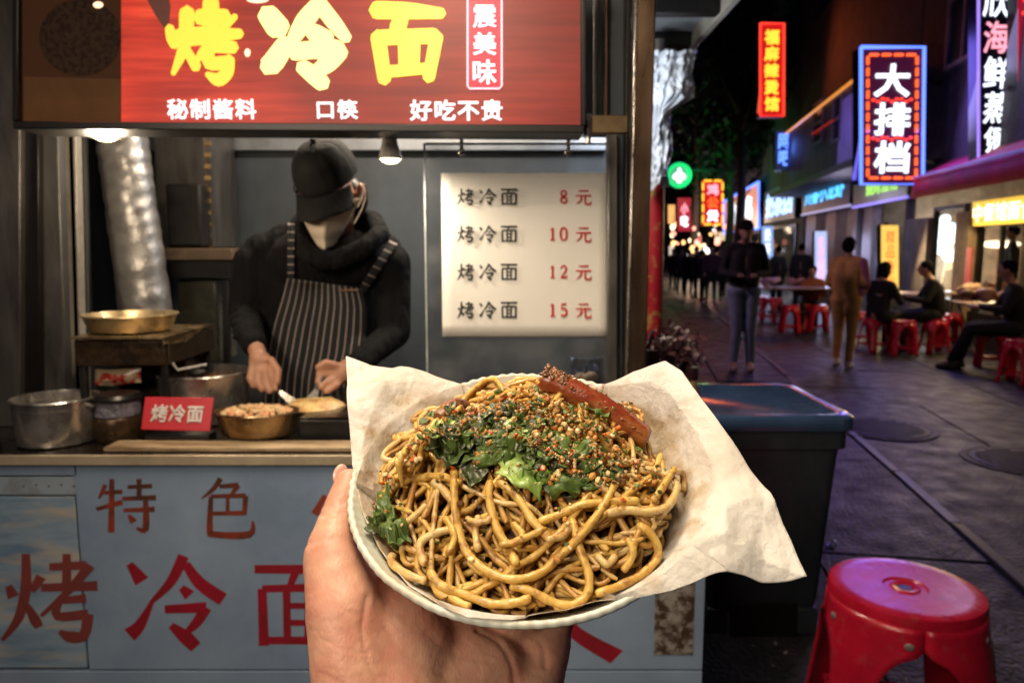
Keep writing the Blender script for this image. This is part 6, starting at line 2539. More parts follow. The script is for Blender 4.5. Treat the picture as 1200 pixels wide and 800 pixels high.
for nm, lb, x0, y0, x1, y1, fc, em, ch in (
        ('lightbox', 'tall yellow lightbox with faint red characters standing by the shop door', 1033, 264, 1053, 342, EM('yellow_box_face', (1.0, 0.62, 0.12), 1.1), EM('red_print_glow', (0.95, 0.22, 0.05), 0.9), '精品鱼火'),
        ('lightbox', 'slim white lightbox with pink and blue print behind the woman in tan', 955, 271, 969, 332, EM('white_box_face', (0.50, 0.60, 0.95), 1.0), e_pink, '水果捞吧'),
        ('lightbox', 'pale blue lightbox glowing behind the man in the black jacket', 893, 265, 906, 303, EM('pale_box_face', (0.35, 0.5, 0.9), 0.9), e_white, '奶茶')):
    t, pts, n, r_, W_, H_ = box_sign(nm, lb, x0, y0, x1, y1, Yd=(SD * A((x0 + x1) / 2, SF - .5) + SR * (SF - .5)).y, th=0.15, face=fc)
    face_text(t, pts, n, ch, (.25, .08, .75, .95), em, .01)
    light('lightbox_light', 'AREA', sum(pts, Vector()) / 4 + n * .1, 16, (1.0, 0.7, 0.3) if x0 == 1033 else (.6, .6, 1.0), .4, 1.2, target=sum(pts, Vector()) / 4 + n * 2 - Z)
t, pts, n, r_, W_, H_ = box_sign('shop_sign', 'bright yellow restaurant sign over the right window', 1140, 237, 1215, 265, s=SF - .15, th=0.12, face=EM('amber_face', (0.95, 0.62, 0.06), 1.0), frame=m_dark)
face_text(t, pts, n, '中餐馆面食', (.02, .14, .98, .86), EM('pale_yellow_letters', (1.0, 0.95, 0.65), 2.0), .018, False)
light('yellow_sign_light', 'AREA', sum(pts, Vector()) / 4 + n * .2, 34, (1.0, 0.72, 0.3), 1.6, .4, target=sum(pts, Vector()) / 4 + n * 1.5 - Z * 2)
# red scroll on the pier
fpanel(1130, 290, 1136, 340, SF - .17, 0.02, 'red_banner', EM('red_scroll', (0.6, 0.05, 0.06), 0.5), bA)

# shop fronts between: doors, shutters, curtains as separate panels
for par, lst in ((bB, ((1004, 1016, m_shutter), (1016.5, 1026, m_grey_dim), (1053, 1063.5, M('brown_curtain', (0.17, 0.12, 0.07), 0.8, 0, 0.3, 3)))),
                 (bC, ((940, 951, m_shutter), (951.5, 962, m_grey_dim), (962.5, 974, m_shutter), (974.5, 986, M('mauve_panel', (0.26, 0.22, 0.27), 0.6, 0, 0.3, 3)), (986.5, 1000, m_shutter)))):
    for (x0, x1, mt) in lst:
        a0, a1 = sorted((A(x0, SF), A(x1, SF)))
        sbox(a0, a1, SF + .02, SF + .07, 0.0, 2.52).build('front_panel', mt, par, smooth=0)
window(bB, 1026.5, 262, 1033, 345, SF)
window(bD, 896, 268, 930, 318, SF, 2, 1)
window(bE, 852, 276, 888, 310, SF, 3, 1)
light('shop_light', 'POINT', S(A(1028, SF), SF + 1.0, 2.2), 30, (1.0, 0.85, 0.65), .2)
light('shop_light', 'POINT', S(A(912, SF), SF + 1.0, 2.2), 60, (1.0, 0.85, 0.7), .3)
light('shop_light', 'POINT', S(A(868, SF), SF + 1.0, 2.2), 90, (1.0, 0.8, 0.6), .3)
light('shop_light', 'POINT', S(A(968, SF - 1), SF - 0.8, 2.4), 14, (0.8, 0.7, 1.0), .3)

# bay window on building C
bay = thing('bay_window', 'projecting upper bay with violet wall and orange neon line above the blue sign', 'bay window', F(950, 150, SF))
sB = SF - 0.9
ab0, ab1 = A(1003, sB), A(908, sB)
zb0, zb1 = F(1003, 190, sB).z, F(1003, 92, sB).z
sbox(ab0, ab1, sB, SF - .002, zb0, zb1).build('bay_wall', M('bay_wall', (0.10, 0.085, 0.10), 0.7, 0, 0.4, 2), bay, smooth=0)
sbox(ab0 - .05, ab0 + 1.8, sB - .03, sB - .002, zb0 + .05, zb1 - .25).build('violet_panel', M('violet_panel', (0.30, 0.24, 0.5), 0.6, 0, 0.25, 2, emit=(0.05, 0.035, 0.14), es=.5), bay, smooth=0)
MB().tube([S(ab0 - .1, sB - .06, zb1 - .05), S(ab1 + .1, sB - .06, zb1 - .05)], .035, 6).build('neon_line', EM('amber_line', (1.0, 0.36, 0.05), 0.8), bay)
MB().tube([S(ab0 + 2.2, sB - .05, zb1 - .55), S(ab0 + 4.2, sB - .05, zb1 - .55)], .02, 6).build('red_line', EM('dim_red_line', (0.6, 0.03, 0.02), 0.5), bay)
window(bay, 966, 125, 976, 175, sB - .002, 1, 2, m_greywall, m_darkglass, False)
window(bay, 944, 132, 955, 178, sB - .002, 1, 2, m_greywall, m_darkglass, False)
t, pts, n, r_, W_, H_ = box_sign('vertical_sign', 'small dim blue sign at the far end of the bay window', 909, 153, 929, 200, Yd=S(ab1, sB, 0).y - 1.0, th=0.2, face=MATS['dark_sign_face'])
face_text(t, pts, n, '网吧', (.15, .08, .85, .92), e_blue, .04)
light('blue_sign_light', 'POINT', sum(pts, Vector()) / 4 + n * .6, 25, (.1, .25, 1), .3)
sbox(ab0 - .2, ab1 + .2, sB - .25, SF - .003, zb0 - .14, zb0 - .003).build('bay_floor', M('bay_ledge', (0.12, 0.11, 0.13), 0.6), bay, smooth=0)
light('bay_underlight', 'POINT', S(ab0 + 1.2, sB - .9, zb1 - .8), 12, (0.35, 0.25, 1.0), .3)

# ------------------------------------------------------------------ far end of the street and left row
bL = thing('dark_tower', 'dark unlit building closing the far end of the street', 'building', S(62, 2, 0))
sbox(62, 68, -14, 12, 0, 26).build('wall', m_dkwall, bL, smooth=0)
bL = thing('dark_building', 'dark unlit building hidden behind the trees on the left of the street', 'building', S(30, -4, 0))
sbox(8, 61, -8, -2.0, 0, 14).build('wall', m_dkwall, bL, smooth=0)
# tree crowns against the night
def leaf_cloud(c, rad, n, seed, size=0.16):
    rn = random.Random(seed)
    mb = MB()
    cl = [Vector((rn.gauss(0, .5), rn.gauss(0, .5), rn.gauss(0, .45))) for _ in range(14)]
    for i in range(n):
        q = rn.choice(cl)
        p = Vector((q.x * rad[0] + rn.gauss(0, .22) * rad[0], q.y * rad[1] + rn.gauss(0, .22) * rad[1], q.z * rad[2] + rn.gauss(0, .2) * rad[2])) + Vector(c)
        a = Vector((rn.uniform(-1, 1), rn.uniform(-1, 1), rn.uniform(-1, 1))).normalized()
        b = a.orthogonal().normalized()
        s_ = size * rn.uniform(.5, 1.3)
        mb.add([p - a * s_, p + b * s_ * .45, p + a * s_, p - b * s_ * .45], [(0, 1, 2, 3)])
    return mb


m_fol = M('night_foliage', (0.045, 0.07, 0.03), 0.7, 0, 0.5, 3)
m_bark = M('bark', (0.05, 0.04, 0.03), 0.9, 0, 0.4, 9)
for i, (x, y, Yd, rad, lb) in enumerate(((872, 60, 26, (1.6, 1.6, 3.6), 'tall dark street tree nearest behind the stall'),
                                         (858, 130, 31, (1.6, 2.2, 3.2), 'dark street tree behind the red vertical sign, lit green from below'),
                                         (818, 100, 38, (2.6, 2.5, 3.6), 'farthest dark street tree over the round green sign'))):
    c = P(x, y, Yd)
    t = thing('street_tree', lb, 'tree', (c.x, c.y, 0), group='dark trees along the street')
    leaf_cloud(c, rad, 2600, 40 + i, 0.20).build('crown', m_fol, t, smooth=0)
    mb = MB().tube([(c.x, c.y, 0), (c.x + .1, c.y, c.z * .4), (c.x - .05, c.y, c.z * .8), (c.x, c.y, c.z + 1)], [.20, .16, .11, .05], 8)
    rn = random.Random(i)
    for k in range(7):
        z_ = c.z * rn.uniform(.55, .95)
        a_ = rn.uniform(0, 6.3)
        mb.tube([(c.x, c.y, z_), (c.x + math.cos(a_) * rad[0] * .5, c.y + math.sin(a_) * rad[0] * .5, z_ + .8), (c.x + math.cos(a_) * rad[0] * .9, c.y + math.sin(a_) * rad[0] * .9, z_ + 1.7)], [.06, .04, .015], 6)
    mb.build('trunk', m_bark, t)

# added unseen street lights behind the food stall, to light people and fronts
for k, (a_, s_, z_, pw, cl_) in enumerate(((8.0, -1.6, 3.2, 150, (1.0, 0.58, 0.80)), (14, -1.7, 3.0, 110, (0.7, 0.5, 1.0)))):
    pL = S(a_, s_, z_)
    t = thing('added_street_light', ('added street light on the left side of the street, unseen behind the food stall', 'farther added street light on the left side, unseen behind the food stall')[k], 'street light', (pL.x, pL.y, 0))
    MB().tube([(pL.x, pL.y, 0), (pL.x, pL.y, z_ + .1)], .05, 10).build('pole', m_dark, t)
    MB().box2((pL.x - .3, pL.y - .12, z_ + .101), (pL.x + .3, pL.y + .12, z_ + .16)).build('lamp_head', m_dark, t)
    MB().box2((pL.x - .25, pL.y - .08, z_ + .085), (pL.x + .25, pL.y + .08, z_ + .0995)).build('lamp_glass', EM('added_lamp_glow', (1, .75, .8), 6), t)
    light('street_fill_light', 'SPOT', pL + Z * .05, pw * 2.2, cl_, .15, target=S(a_ + 3.5, 4.6, .9), spot=R(95), blend=.7)
# far string of shop lights
rnd = random.Random(77)
cols = [((1.0, .75, .45), 3.0), ((1.0, .35, .25), 2.4), ((.8, .85, 1.0), 3.0), ((1.0, .55, .2), 2.5)]
for i in range(34):
    x = rnd.uniform(781, 852)
    y = rnd.choice([rnd.uniform(262, 292), rnd.uniform(284, 300)])
    Yd = rnd.uniform(34, 56)
    p = P(x, y, Yd)
    t = thing('far_lamp', 'tiny blurred shop lamp far down the street', 'lamp', p, group='far shop lamps down the street')
    k = rnd.randrange(4)
    r0 = rnd.uniform(.08, .16)
    MB().ell(p, (r0, r0, r0 * rnd.uniform(.8, 1.5)), None, 8, 6).build('globe', EM('far_glow_%s' % ['amber', 'red', 'white', 'orange'][k], *cols[k]), t)
    MB().tube([p + Z * r0 * .8, p + Z * (r0 + .5)], .015, 5).build('cord', m_dark, t)
light('far_street_light', 'POINT', P(815, 262, 36), 260, (1.0, .7, .5), .6)
for i, (x0, y0, x1, y1, col) in enumerate(((783, 240, 791, 262, (.95, .5, .15)), (812, 276, 822, 290, (.9, .25, .2)), (838, 272, 850, 282, (.9, .7, .4)), (856, 279, 870, 288, (.7, .75, 1.)), (784, 288, 790, 300, (.9, .75, .6)))):
    t, pts, n, r_, W_, H_ = box_sign('shop_sign', 'small blurred lit shopfront sign far down the street', x0, y0, x1, y1, Yd=40 + i, th=.2, face=EM('far_face_%s' % 'abcde'[i], col, 0.8), group='far shopfront signs')
    t['label'] = ['amber lit shopfront sign beside the red papered post', 'small red lit shopfront sign above the crowd', 'cream lit sign below the red and yellow vertical sign', 'pale bluish lit sign over the capped man', 'lowest peach lit shopfront sign beside the papered post'][i]

# ================================================================== bin, stool and clutter beside the stall
m_bin = M('bin_plastic', (0.035, 0.045, 0.055), 0.42, 0, 0.3, 5, bump=0.08, bscale=40, rvar=0.1)
m_lid = M('bin_lid_blue', (0.045, 0.085, 0.17), 0.20, 0, 0.3, 4, bump=0.04, bscale=24, rvar=0.08, coat=0.3)
c0 = G(900, 752)
bx0, bx1 = P(827, 700, c0.y).x, P(966, 700, c0.y).x
zt_b = 0.80
bn = thing('wheelie_bin', 'big dark plastic rubbish bin with glossy blue lid beside the stall', 'bin', ((bx0 + bx1) / 2, c0.y + .25, 0))


def rrect(x0, x1, y0, y1, z, r, n=5):
    pts = []
    for cx_, cy_, a0 in ((x1 - r, y1 - r, 0), (x0 + r, y1 - r, PI / 2), (x0 + r, y0 + r, PI), (x1 - r, y0 + r, 3 * PI / 2)):
        for k in range(n + 1):
            a_ = a0 + PI / 2 * k / n
            pts.append(Vector((cx_ + r * math.cos(a_), cy_ + r * math.sin(a_), z)))
    return pts


cy = c0.y
ex = 0.03
MB().loft([rrect(bx0 + .02, bx1 - .02, cy + .03, cy + .47, 0.10, .03), rrect(bx0 + .01, bx1 - .01, cy + .01, cy + .5, 0.16, .04),
           rrect(bx0 - .012, bx1 + .02, cy - .03, cy + .53, 0.70, .05), rrect(bx0 - .016, bx1 + .024, cy - .035, cy + .535, 0.735, .05),
           rrect(bx0 - .03, bx1 + .04, cy - .05, cy + .55, 0.737, .05), rrect(bx0 - .03, bx1 + .04, cy - .05, cy + .55, 0.80, .05)], True).build('body', m_bin, bn, smooth=50)
lz = 0.803
secs = [rrect(bx0 - .045, bx1 + .055, cy - .065, cy + .565, lz, .055), rrect(bx0 - .05, bx1 + .06, cy - .07, cy + .57, lz + .012, .06),
        rrect(bx0 - .048, bx1 + .058, cy - .068, cy + .568, lz + .045, .06), rrect(bx0 - .035, bx1 + .045, cy - .055, cy + .555, lz + .055, .055),
        rrect(bx0 + .00, bx1 + .01, cy - .02, cy + .52, lz + .052, .05), rrect(bx0 + .015, bx1 - .005, cy - .005, cy + .505, lz + .038, .05)]
MB().loft(secs, True).build('lid', m_lid, bn, smooth=50)
MB().box2((bx0 + .10, cy - .006, 0.02), (bx1 - .10, cy + .04, 0.15)).build('recess_shade', m_black, bn)  # black box stands in for the shade of the foot recess
for xx in (bx0 + .05, bx1 - .05):
    MB().tube([(xx - .03, cy + .44, .09), (xx + .03, cy + .44, .09)], .09, 20).build('wheel', m_black, bn)
    MB().box2((xx - .04, cy + .02, 0.0), (xx + .04, cy + .09, 0.12)).build('foot', m_bin, bn, bevel=.006)
MB().slab(P(872, 618, cy - .022), P(902, 622, cy - .022), P(900, 640, cy - .018), P(870, 636, cy - .018), (0, .002, 0)).build('worn_sticker', M('worn_sticker', (0.20, 0.16, 0.12), 0.7, 0, 0.5, 40, (0.05, 0.05, 0.05)), bn)

dirt(m_bin, (0.10, 0.09, 0.08), 7, (1, 1, .3), .55, .72, .5)
dirt(m_lid, (0.10, 0.12, 0.15), 16, (1, 1, 1), .56, .7, .5)
# red plastic stools
m_stool = M('stool_red', (0.55, 0.010, 0.035), 0.28, 0, 0.2, 6, bump=0.03, bscale=30, rvar=0.08, coat=0.25)


dirt(m_stool, (0.40, 0.10, 0.10), 24, (1, 1, 1), .56, .70, .45)


def make_stool(name, label, group, h, r_top, r_bot, hi=True):
    """round moulded plastic stool: seat, four leg panels with arched openings, cross ring"""
    WORLD[0] = False
    t = thing(name, label, 'stool', (0, 0, 0), group=group)
    n = 64 if hi else 20
    rt = r_top
    prof = [(0.016 * rt / .17, h - .020), (0.018 * rt / .17, h - .004), (0.030 * rt / .17, h - .001), (0.034 * rt / .17, h - .005), (0.046 * rt / .17, h - .005), (0.050 * rt / .17, h - .0005),
            (rt * .80, h), (rt * .93, h + .001), (rt * .985, h - .002), (rt, h - .012), (rt * 1.005, h - .045), (rt * .98, h - .047), (rt * .97, h - .012), (rt * .3, h - .012)]
    MB().lathe(prof, n).build('seat', m_stool, t, smooth=40)
    za, zs = h * .80, h * .52
    nz_, nu_ = (26, 10) if hi else (9, 4)
    for k in range(4):
        th0 = PI / 4 + k * PI / 2

        def fn(u, v):
            z = (h - .03) * (1 - v)
            R_ = rt * .975 + (r_bot - rt) * (1 - z / h) ** 1.0
            half = PI / 4 - .001
            wmax = R(29)
            if z < zs:
                half -= wmax + R(3) * (zs - z) / zs
            elif z < za:
                half -= wmax * math.sqrt(max(0, 1 - ((z - zs) / (za - zs)) ** 2))
            a_ = th0 + (2 * u - 1) * half
            bulge = 1 + 0.025 * (abs(2 * u - 1) ** 6 if z < za else 0)
            # a squarer plan towards the feet
            sq = 1 + 0.08 * (1 - z / h) * math.cos(4 * (a_ - PI / 4))
            return Vector((math.cos(a_) * R_ * bulge * sq, math.sin(a_) * R_ * bulge * sq, z))
        MB().grid(fn, nu_, nz_).build('leg', m_stool, t, smooth=60, solid=.006 if hi else .009)
    rr = r_bot * .90
    pts = [(rr * math.cos(PI / 4 + k * PI / 2), rr * math.sin(PI / 4 + k * PI / 2), h * .22) for k in range(5)]
    MB().tube(pts, .009 if hi else .012, 6).build('cross_ring', m_stool, t, smooth=40)
    WORLD[0] = True
    return t


hst = 0.50
c_ = G(1061, 686, hst)
stb = make_stool('plastic_stool', 'big glossy red plastic stool in the lower right foreground', None, hst, 0.198, 0.262)
stb.location = (c_.x, c_.y, 0)
stb.rotation_euler = (0, 0, R(-14))
WORLD[0] = False
MB().lathe([(0.0, -.004), (0.017, -.004)], 20, (0, 0, hst)).build('seat_hole_shade', m_black, stb)  # black disc stands in for the shade inside the hole
for k, a_ in enumerate((-100, -35, 200)):
    mb = MB().ell((0.206 * math.cos(R(a_)), 0.206 * math.sin(R(a_)), hst - .075), (.012, .004, .010), Matrix.Rotation(R(a_ + 90), 3, 'Z'))
    mb.build('scuff_mark', M('grey_scuff', (0.25, 0.20, 0.19), 0.5), stb)
WORLD[0] = True

# clutter on the ledge outside the posts
m_jar = M('amber_jar', (0.26, 0.17, 0.07), 0.15, 0, 0.4, 30, (0.12, 0.06, 0.02), coat=0.5)
m_jar2 = M('cloudy_jar', (0.30, 0.27, 0.22), 0.2, 0, 0.4, 30, (0.14, 0.11, 0.07), coat=0.5)
JL = [(764, 470, .024, .055, m_jar2, 'cloudy glass jar with dark cap beside the bronze post'), (780, 474, .027, .050, m_jar2, 'middle cloudy jar on the ledge'),
      (797, 482, .025, .070, m_jar, 'amber sauce bottle near the ledge corner'), (811, 490, .022, .060, m_jar, 'rightmost amber bottle on the ledge, next to the bin'),
      (788, 500, .026, .060, m_jar, 'front amber jar low on the ledge'), (768, 505, .026, .060, m_jar2, 'front cloudy jar by the post foot')]
ledgez = CZ - .006
for i, (x, y, r_, h_, mt, lb) in enumerate(JL):
    Yj = 1.72 + .07 * (i % 3)
    p = P(x, 430, Yj)
    p.z = ledgez
    htop = P(x, y - 60, Yj).z - ledgez
    t = thing('sauce_jar', lb, 'jar', p, group='jars on the side ledge')
    htop = max(.06, htop)
    MB().lathe([(0, 0), (r_ * .95, 0), (r_, .006), (r_, htop * .62), (r_ * .6, htop * .78), (r_ * .55, htop * .84)], 18, p).build('glass', mt, t)
    MB().lathe([(r_ * .62, htop * .83), (r_ * .66, htop * .84), (r_ * .66, htop), (0, htop)], 18, p).build('cap', M('dark_cap', (0.03, 0.01, 0.015), 0.3, 0, 0.3, 9), t)
rnd = random.Random(4)
mb = MB()
for i in range(900):
    p = P(rnd.gauss(784, 15), rnd.gauss(412, 11), 1.80 + rnd.uniform(-.06, .10))
    a = Vector((rnd.uniform(-1, 1), rnd.uniform(-1, 1), rnd.uniform(-1, 1))).normalized()
    b = a.orthogonal().normalized()
    s_ = rnd.uniform(.006, .014)
    mb.add([p - a * s_, p + b * s_ * .6, p + a * s_, p - b * s_ * .6], [(0, 1, 2, 3)])
mb.tube([P(784, 412, 1.82), P(786, 440, 1.82), (P(786, 440, 1.82).x, 1.82, ledgez)], .006, 6)
t = mb.build('dried_flower_bunch', M('dried_flowers', (0.14, 0.05, 0.06), 0.5, 0, 0.5, 60, (0.03, 0.02, 0.02)), None, smooth=0)
tag(t, 'dark reddish bunch of dried flowers above the jars beside the bronze post', 'dried flowers')

# wrapped plastic sheeting and red papered pole behind the post
Yq = 2.98
mb = MB()


def wrap(u, v):
    wd = 50 if v < .34 else 50 - 26 * min(1, (v - .34) / .10)
    x = 765 + wd * u - 4 * v + 1.5 * math.sin(v * 17 + u * 2)
    y = 58 + 162 * v + 8 * noise.noise(Vector((u * 3, 0, 0))) * v
    q = Vector((u * 2.6, v * 5.5, 0))
    return P(x, y, Yq - .03 - .05 * math.sin(PI * u)) + Y3 * (.05 * abs(noise.noise(q)) + .035 * abs(noise.noise(q * 2.7 + Vector((4, 2, 1)))) - .03 * abs(noise.noise(Vector((u * 5 + v * 4, v * 2, 9)))))


o = mb.grid(wrap, 40, 80).build('plastic_wrap', M('white_plastic', (0.66, 0.72, 0.80), 0.28, 0, 0.25, 9, (0.42, 0.44, 0.48), bump=0.35, bscale=22, coat=0.4), None, smooth=50, solid=.002)
tag(o, 'crumpled white plastic sheeting wrapped and hanging from the stall roof corner', 'plastic sheeting')
t = thing('papered_post', 'red post wrapped in gold flecked festival paper behind the bronze post', 'post', P(768, 400, 3.05))
a, b = P(768, 214, 3.05), P(764, 480, 3.05)
MB().tube([a, b, Vector((b.x, b.y, 0))], .038, 16).build('pole', M('gold_flecked_red', (0.36, 0.012, 0.02), 0.4, 0, 0.3, 18, (0.38, 0.22, 0.06), thr=(0.56, 0.66), coat=0.2), t)
MB().tube([a, Vector((a.x, a.y, 2.24))], .025, 10).build('upper_pole', m_steel_dull, t)
# added fill light and bulb for the plastic sheeting, hidden by the post
light('clutter_fill_light', 'POINT', (0.36, 2.72, 1.95), 7, (0.85, 0.92, 1.0), .1)
lt_ = thing('added_small_lamp', 'small added lamp hidden under the roof edge to light the plastic sheeting', 'lamp', (0.34, 2.62, 2.2))
MB().ell((0.34, 2.62, 2.19), (.03, .03, .03)).build('bulb', EM('added_bulb', (1, .9, .75), 4), lt_)
MB().tube([(0.34, 2.62, 2.2), (0.34, 2.62, 2.245)], .01, 8).build('holder', m_black, lt_)

# ================================================================== people, tables and stools of the street
SKM = {}


def cloth(name, c):
    return M(name, c, 0.85, 0, 0.25, 9, bump=0.15, bscale=30)


def figure(label, loc, facing, h, J, top, bottom, shoes, hair_mat, skin, voxel=0.014, group=None, hair='short', coat_hem=0.0, slim=1.0, cat='person'):
    """J: joints in the figure's frame (x right hand side, y forward, z up), metres for a 1.75 m person"""
    WORLD[0] = False
    t = thing('person', label, cat, loc, facing, group)
    k = h / 1.75
    v = {a: Vector(b) * k for a, b in J.items()}
    mb = MB()
    hd_, nk, ch, pv = v['head'], v['neck'], v['chest'], v['pelvis']
    fd = (v['face'] if 'face' in v else Vector((0, 1, 0))).normalized()
    mb.ell(hd_, (.073 * k, .092 * k, .110 * k))
    mb.ell(hd_ + fd * .03 * k - Z * .05 * k, (.05 * k, .055 * k, .05 * k))
    mb.ell(hd_ + fd * .095 * k - Z * .015 * k, (.012 * k, .018 * k, .022 * k), None, 8, 6)
    for s in (-1, 1):
        mb.ell(hd_ + Vector((s * .075 * k, 0, -.01 * k)), (.012 * k, .02 * k, .03 * k), None, 8, 6)
    mb.cap(hd_ - Z * .06 * k, nk, .045 * k, .052 * k)
    mb.cap(ch, pv, .10 * k * slim, .10 * k * slim)
    for s in ('l', 'r'):
        mb.cap(nk, v['sh' + s], .05 * k, .045 * k)
        mb.cap(v['sh' + s], v['el' + s], .042 * k, .036 * k)
        mb.cap(v['el' + s], v['wr' + s], .034 * k, .024 * k)
        d = (v['wr' + s] - v['el' + s]).normalized()
        mb.cap(v['wr' + s], v['wr' + s] + d * .07 * k, .026 * k, .026 * k)
        for q in range(4):
            sd_ = d.orthogonal().normalized()
            b0 = v['wr' + s] + d * .08 * k + sd_ * (.012 * (q - 1.5)) * 1.2 * k
            mb.cap(b0, b0 + d * (.05 + .01 * (q in (1, 2))) * k, .009 * k, .008 * k, 8)
        mb.cap(v['wr' + s] + d * .03 * k, v['wr' + s] + d * .06 * k + d.orthogonal() * .04 * k, .011 * k, .010 * k, 8)
        mb.cap(v['hp' + s], v['kn' + s], .075 * k, .05 * k)
        mb.cap(v['kn' + s], v['an' + s], .048 * k, .036 * k)
        mb.cap(v['an' + s], v['an' + s] + Vector((0, .12, -.04)) * k, .036 * k, .03 * k)
    blob(mb, 'body', skin, t, voxel=voxel, it=3)
    # top
    mb = MB()
    w_ = .05 * k * slim
    for s in (-1, 1):
        mb.cap(ch + Vector((s * .065 * k, 0, 0.02 * k)), pv + Vector((s * .055 * k, 0, .04 * k - coat_hem)), .112 * k * slim, .112 * k * slim)
    mb.cap(v['shl'] + Vector((0, 0, -.01)), v['shr'] + Vector((0, 0, -.01)), .062 * k, .062 * k)
    for s in ('l', 'r'):
        mb.cap(nk - Z * .03 * k, v['sh' + s], .062 * k, .062 * k)
        mb.cap(v['sh' + s], v['el' + s], .062 * k, .052 * k)
        mb.cap(v['el' + s], v['wr' + s], .052 * k, .036 * k)
    blob(mb, 'jacket', top, t, voxel=voxel, it=4)
    mb = MB()
    for s in ('l', 'r'):
        mb.cap(pv.lerp(v['hp' + s], .6), v['hp' + s], .105 * k * slim, .105 * k * slim)
        mb.cap(v['hp' + s], v['kn' + s], .098 * k * slim, .068 * k)
        mb.cap(v['kn' + s], v['an' + s] + Z * .03 * k, .066 * k, .050 * k)
    blob(mb, 'trousers', bottom, t, voxel=voxel, it=3)
    for s in ('l', 'r'):
        mb = MB()
        a_ = v['an' + s]
        mb.cap(a_ + Vector((0, -.02, -.045)) * k, a_ + Vector((0, .13, -.055)) * k, .045 * k, .036 * k)
        mb.cap(a_ + Vector((0, -.01, -.01)) * k, a_ + Vector((0, .05, -.04)) * k, .045 * k, .038 * k)
        blob(mb, 'shoe', shoes, t, voxel=voxel * .8, it=2)
    mb = MB()
    mb.ell(hd_ - fd * .018 * k + Z * .028 * k, (.084 * k, .098 * k, .098 * k))
    if hair == 'long':
        mb.ell(hd_ - fd * .04 * k - Z * .04 * k, (.085 * k, .07 * k, .12 * k))
    if hair == 'bun':
        mb.ell(hd_ - fd * .05 * k + Z * .0 * k, (.088 * k, .085 * k, .10 * k))
    if hair == 'cap':
        mb.ell(hd_ + fd * .06 * k + Z * .06 * k, (.075 * k, .10 * k, .02 * k))
    hm = blob(mb, 'hair', None, t, voxel=voxel, it=2)
    # open the hair over the face
    bm = bmesh.new()
    bm.from_mesh(hm)
    if hair != 'cap':
        kill = [f for f in bm.faces if (f.calc_center_median() - hd_).dot(fd) > .052 * k and (f.calc_center_median() - hd_).z < .055 * k]
        bmesh.ops.delete(bm, geom=kill, context='FACES')
    bm.to_mesh(hm)
    bm.free()
    finish(hm, 'hair', hair_mat, t, smooth=0)
    WORLD[0] = True
    return t


STAND = dict(head=(0, .02, 1.63), neck=(0, 0, 1.48), chest=(0, 0, 1.30), pelvis=(0, 0, .98),
             shl=(-.17, 0, 1.42), ell=(-.235, -.02, 1.13), wrl=(-.23, .08, .89), shr=(.17, 0, 1.42), elr=(.235, -.02, 1.13), wrr=(.23, .08, .89),
             hpl=(-.09, 0, .92), knl=(-.10, .02, .50), anl=(-.11, 0, .09), hpr=(.09, 0, .92), knr=(.10, .02, .50), anr=(.11, 0, .09))
SIT = dict(head=(0, .12, 1.20), neck=(0, .05, 1.04), chest=(0, .02, .86), pelvis=(0, -.02, .56),
           shl=(-.17, .03, .98), ell=(-.25, .14, .74), wrl=(-.14, .36, .76), shr=(.17, .03, .98), elr=(.25, .14, .74), wrr=(.14, .36, .76),
           hpl=(-.10, .02, .53), knl=(-.13, .42, .51), anl=(-.13, .38, .09), hpr=(.10, .02, .53), knr=(.13, .42, .51), anr=(.12, .45, .09))


def mod(base, **k):
    d = dict(base)
    d.update(k)
    return d


def foot(x, y):
    g = G(x, y, .02)
    return Vector((g.x, g.y, .02))


def H_at(x, ytop, ft):
    """stature of someone whose feet are at ft and whose head reaches photo row ytop"""
    return P(x, ytop, ft.y).z - ft.z


m_sk = M('skin_street', (0.36, 0.19, 0.13), 0.5, 0, 0.15, 8)
m_hairk = M('hair_black', (0.006, 0.005, 0.005), 0.85, spec=0.1)
m_jk = cloth('jacket_black', (0.005, 0.005, 0.006))
m_jean = cloth('jeans_grey', (0.20, 0.25, 0.33))
m_shoe = M('shoe_pale', (0.40, 0.34, 0.34), 0.6)
m_shoe_d = M('shoe_dark', (0.03, 0.025, 0.025), 0.6)
m_tan = cloth('tan_tracksuit', (0.62, 0.33, 0.11))
m_pinkc = cloth('pink_jacket', (0.42, 0.13, 0.26))
m_orng = cloth('orange_top', (0.30, 0.09, 0.03))

ft = foot(868, 434)
figure('man in black jacket and grey jeans standing in the street looking down at his hands', ft, R(170), H_at(870, 257, ft),
       mod(STAND, face=(0.1, .8, -.5), head=(0, .05, 1.62), wrl=(-.10, .22, 1.12), wrr=(.10, .22, 1.12), ell=(-.25, .0, 1.14), elr=(.25, .0, 1.14), anl=(-.10, 0, .09), anr=(.09, .03, .09), knl=(-.08, .02, .5), knr=(.07, .03, .5)),
       m_jk, m_jean, M('shoe_cream', (0.36, 0.27, 0.24), 0.6), m_hairk, m_sk, .013, hair='cap')
ft = foot(987, 430)
w1 = figure('woman in a tan tracksuit with pink sleeve and white shoes standing by the tables', ft, R(-40), H_at(987, 277, ft),
            mod(STAND, wrl=(-.18, .20, 1.05), wrr=(.16, .24, 1.02), anl=(-.12, .10, .09), anr=(.10, -.10, .09), knl=(-.10, .08, .5), knr=(.10, -.03, .5)),
            m_tan, m_tan, M('shoe_white', (0.85, 0.78, 0.76), 0.6), m_hairk, m_sk, .013, hair='bun', slim=1.12, coat_hem=.05)
WORLD[0] = False
kk = H_at(987, 277, ft) / 1.75
mb = MB()
mb.cap(Vector((.18, 0, 1.41)) * kk, Vector((.24, -.01, 1.13)) * kk, .068 * kk, .058 * kk)
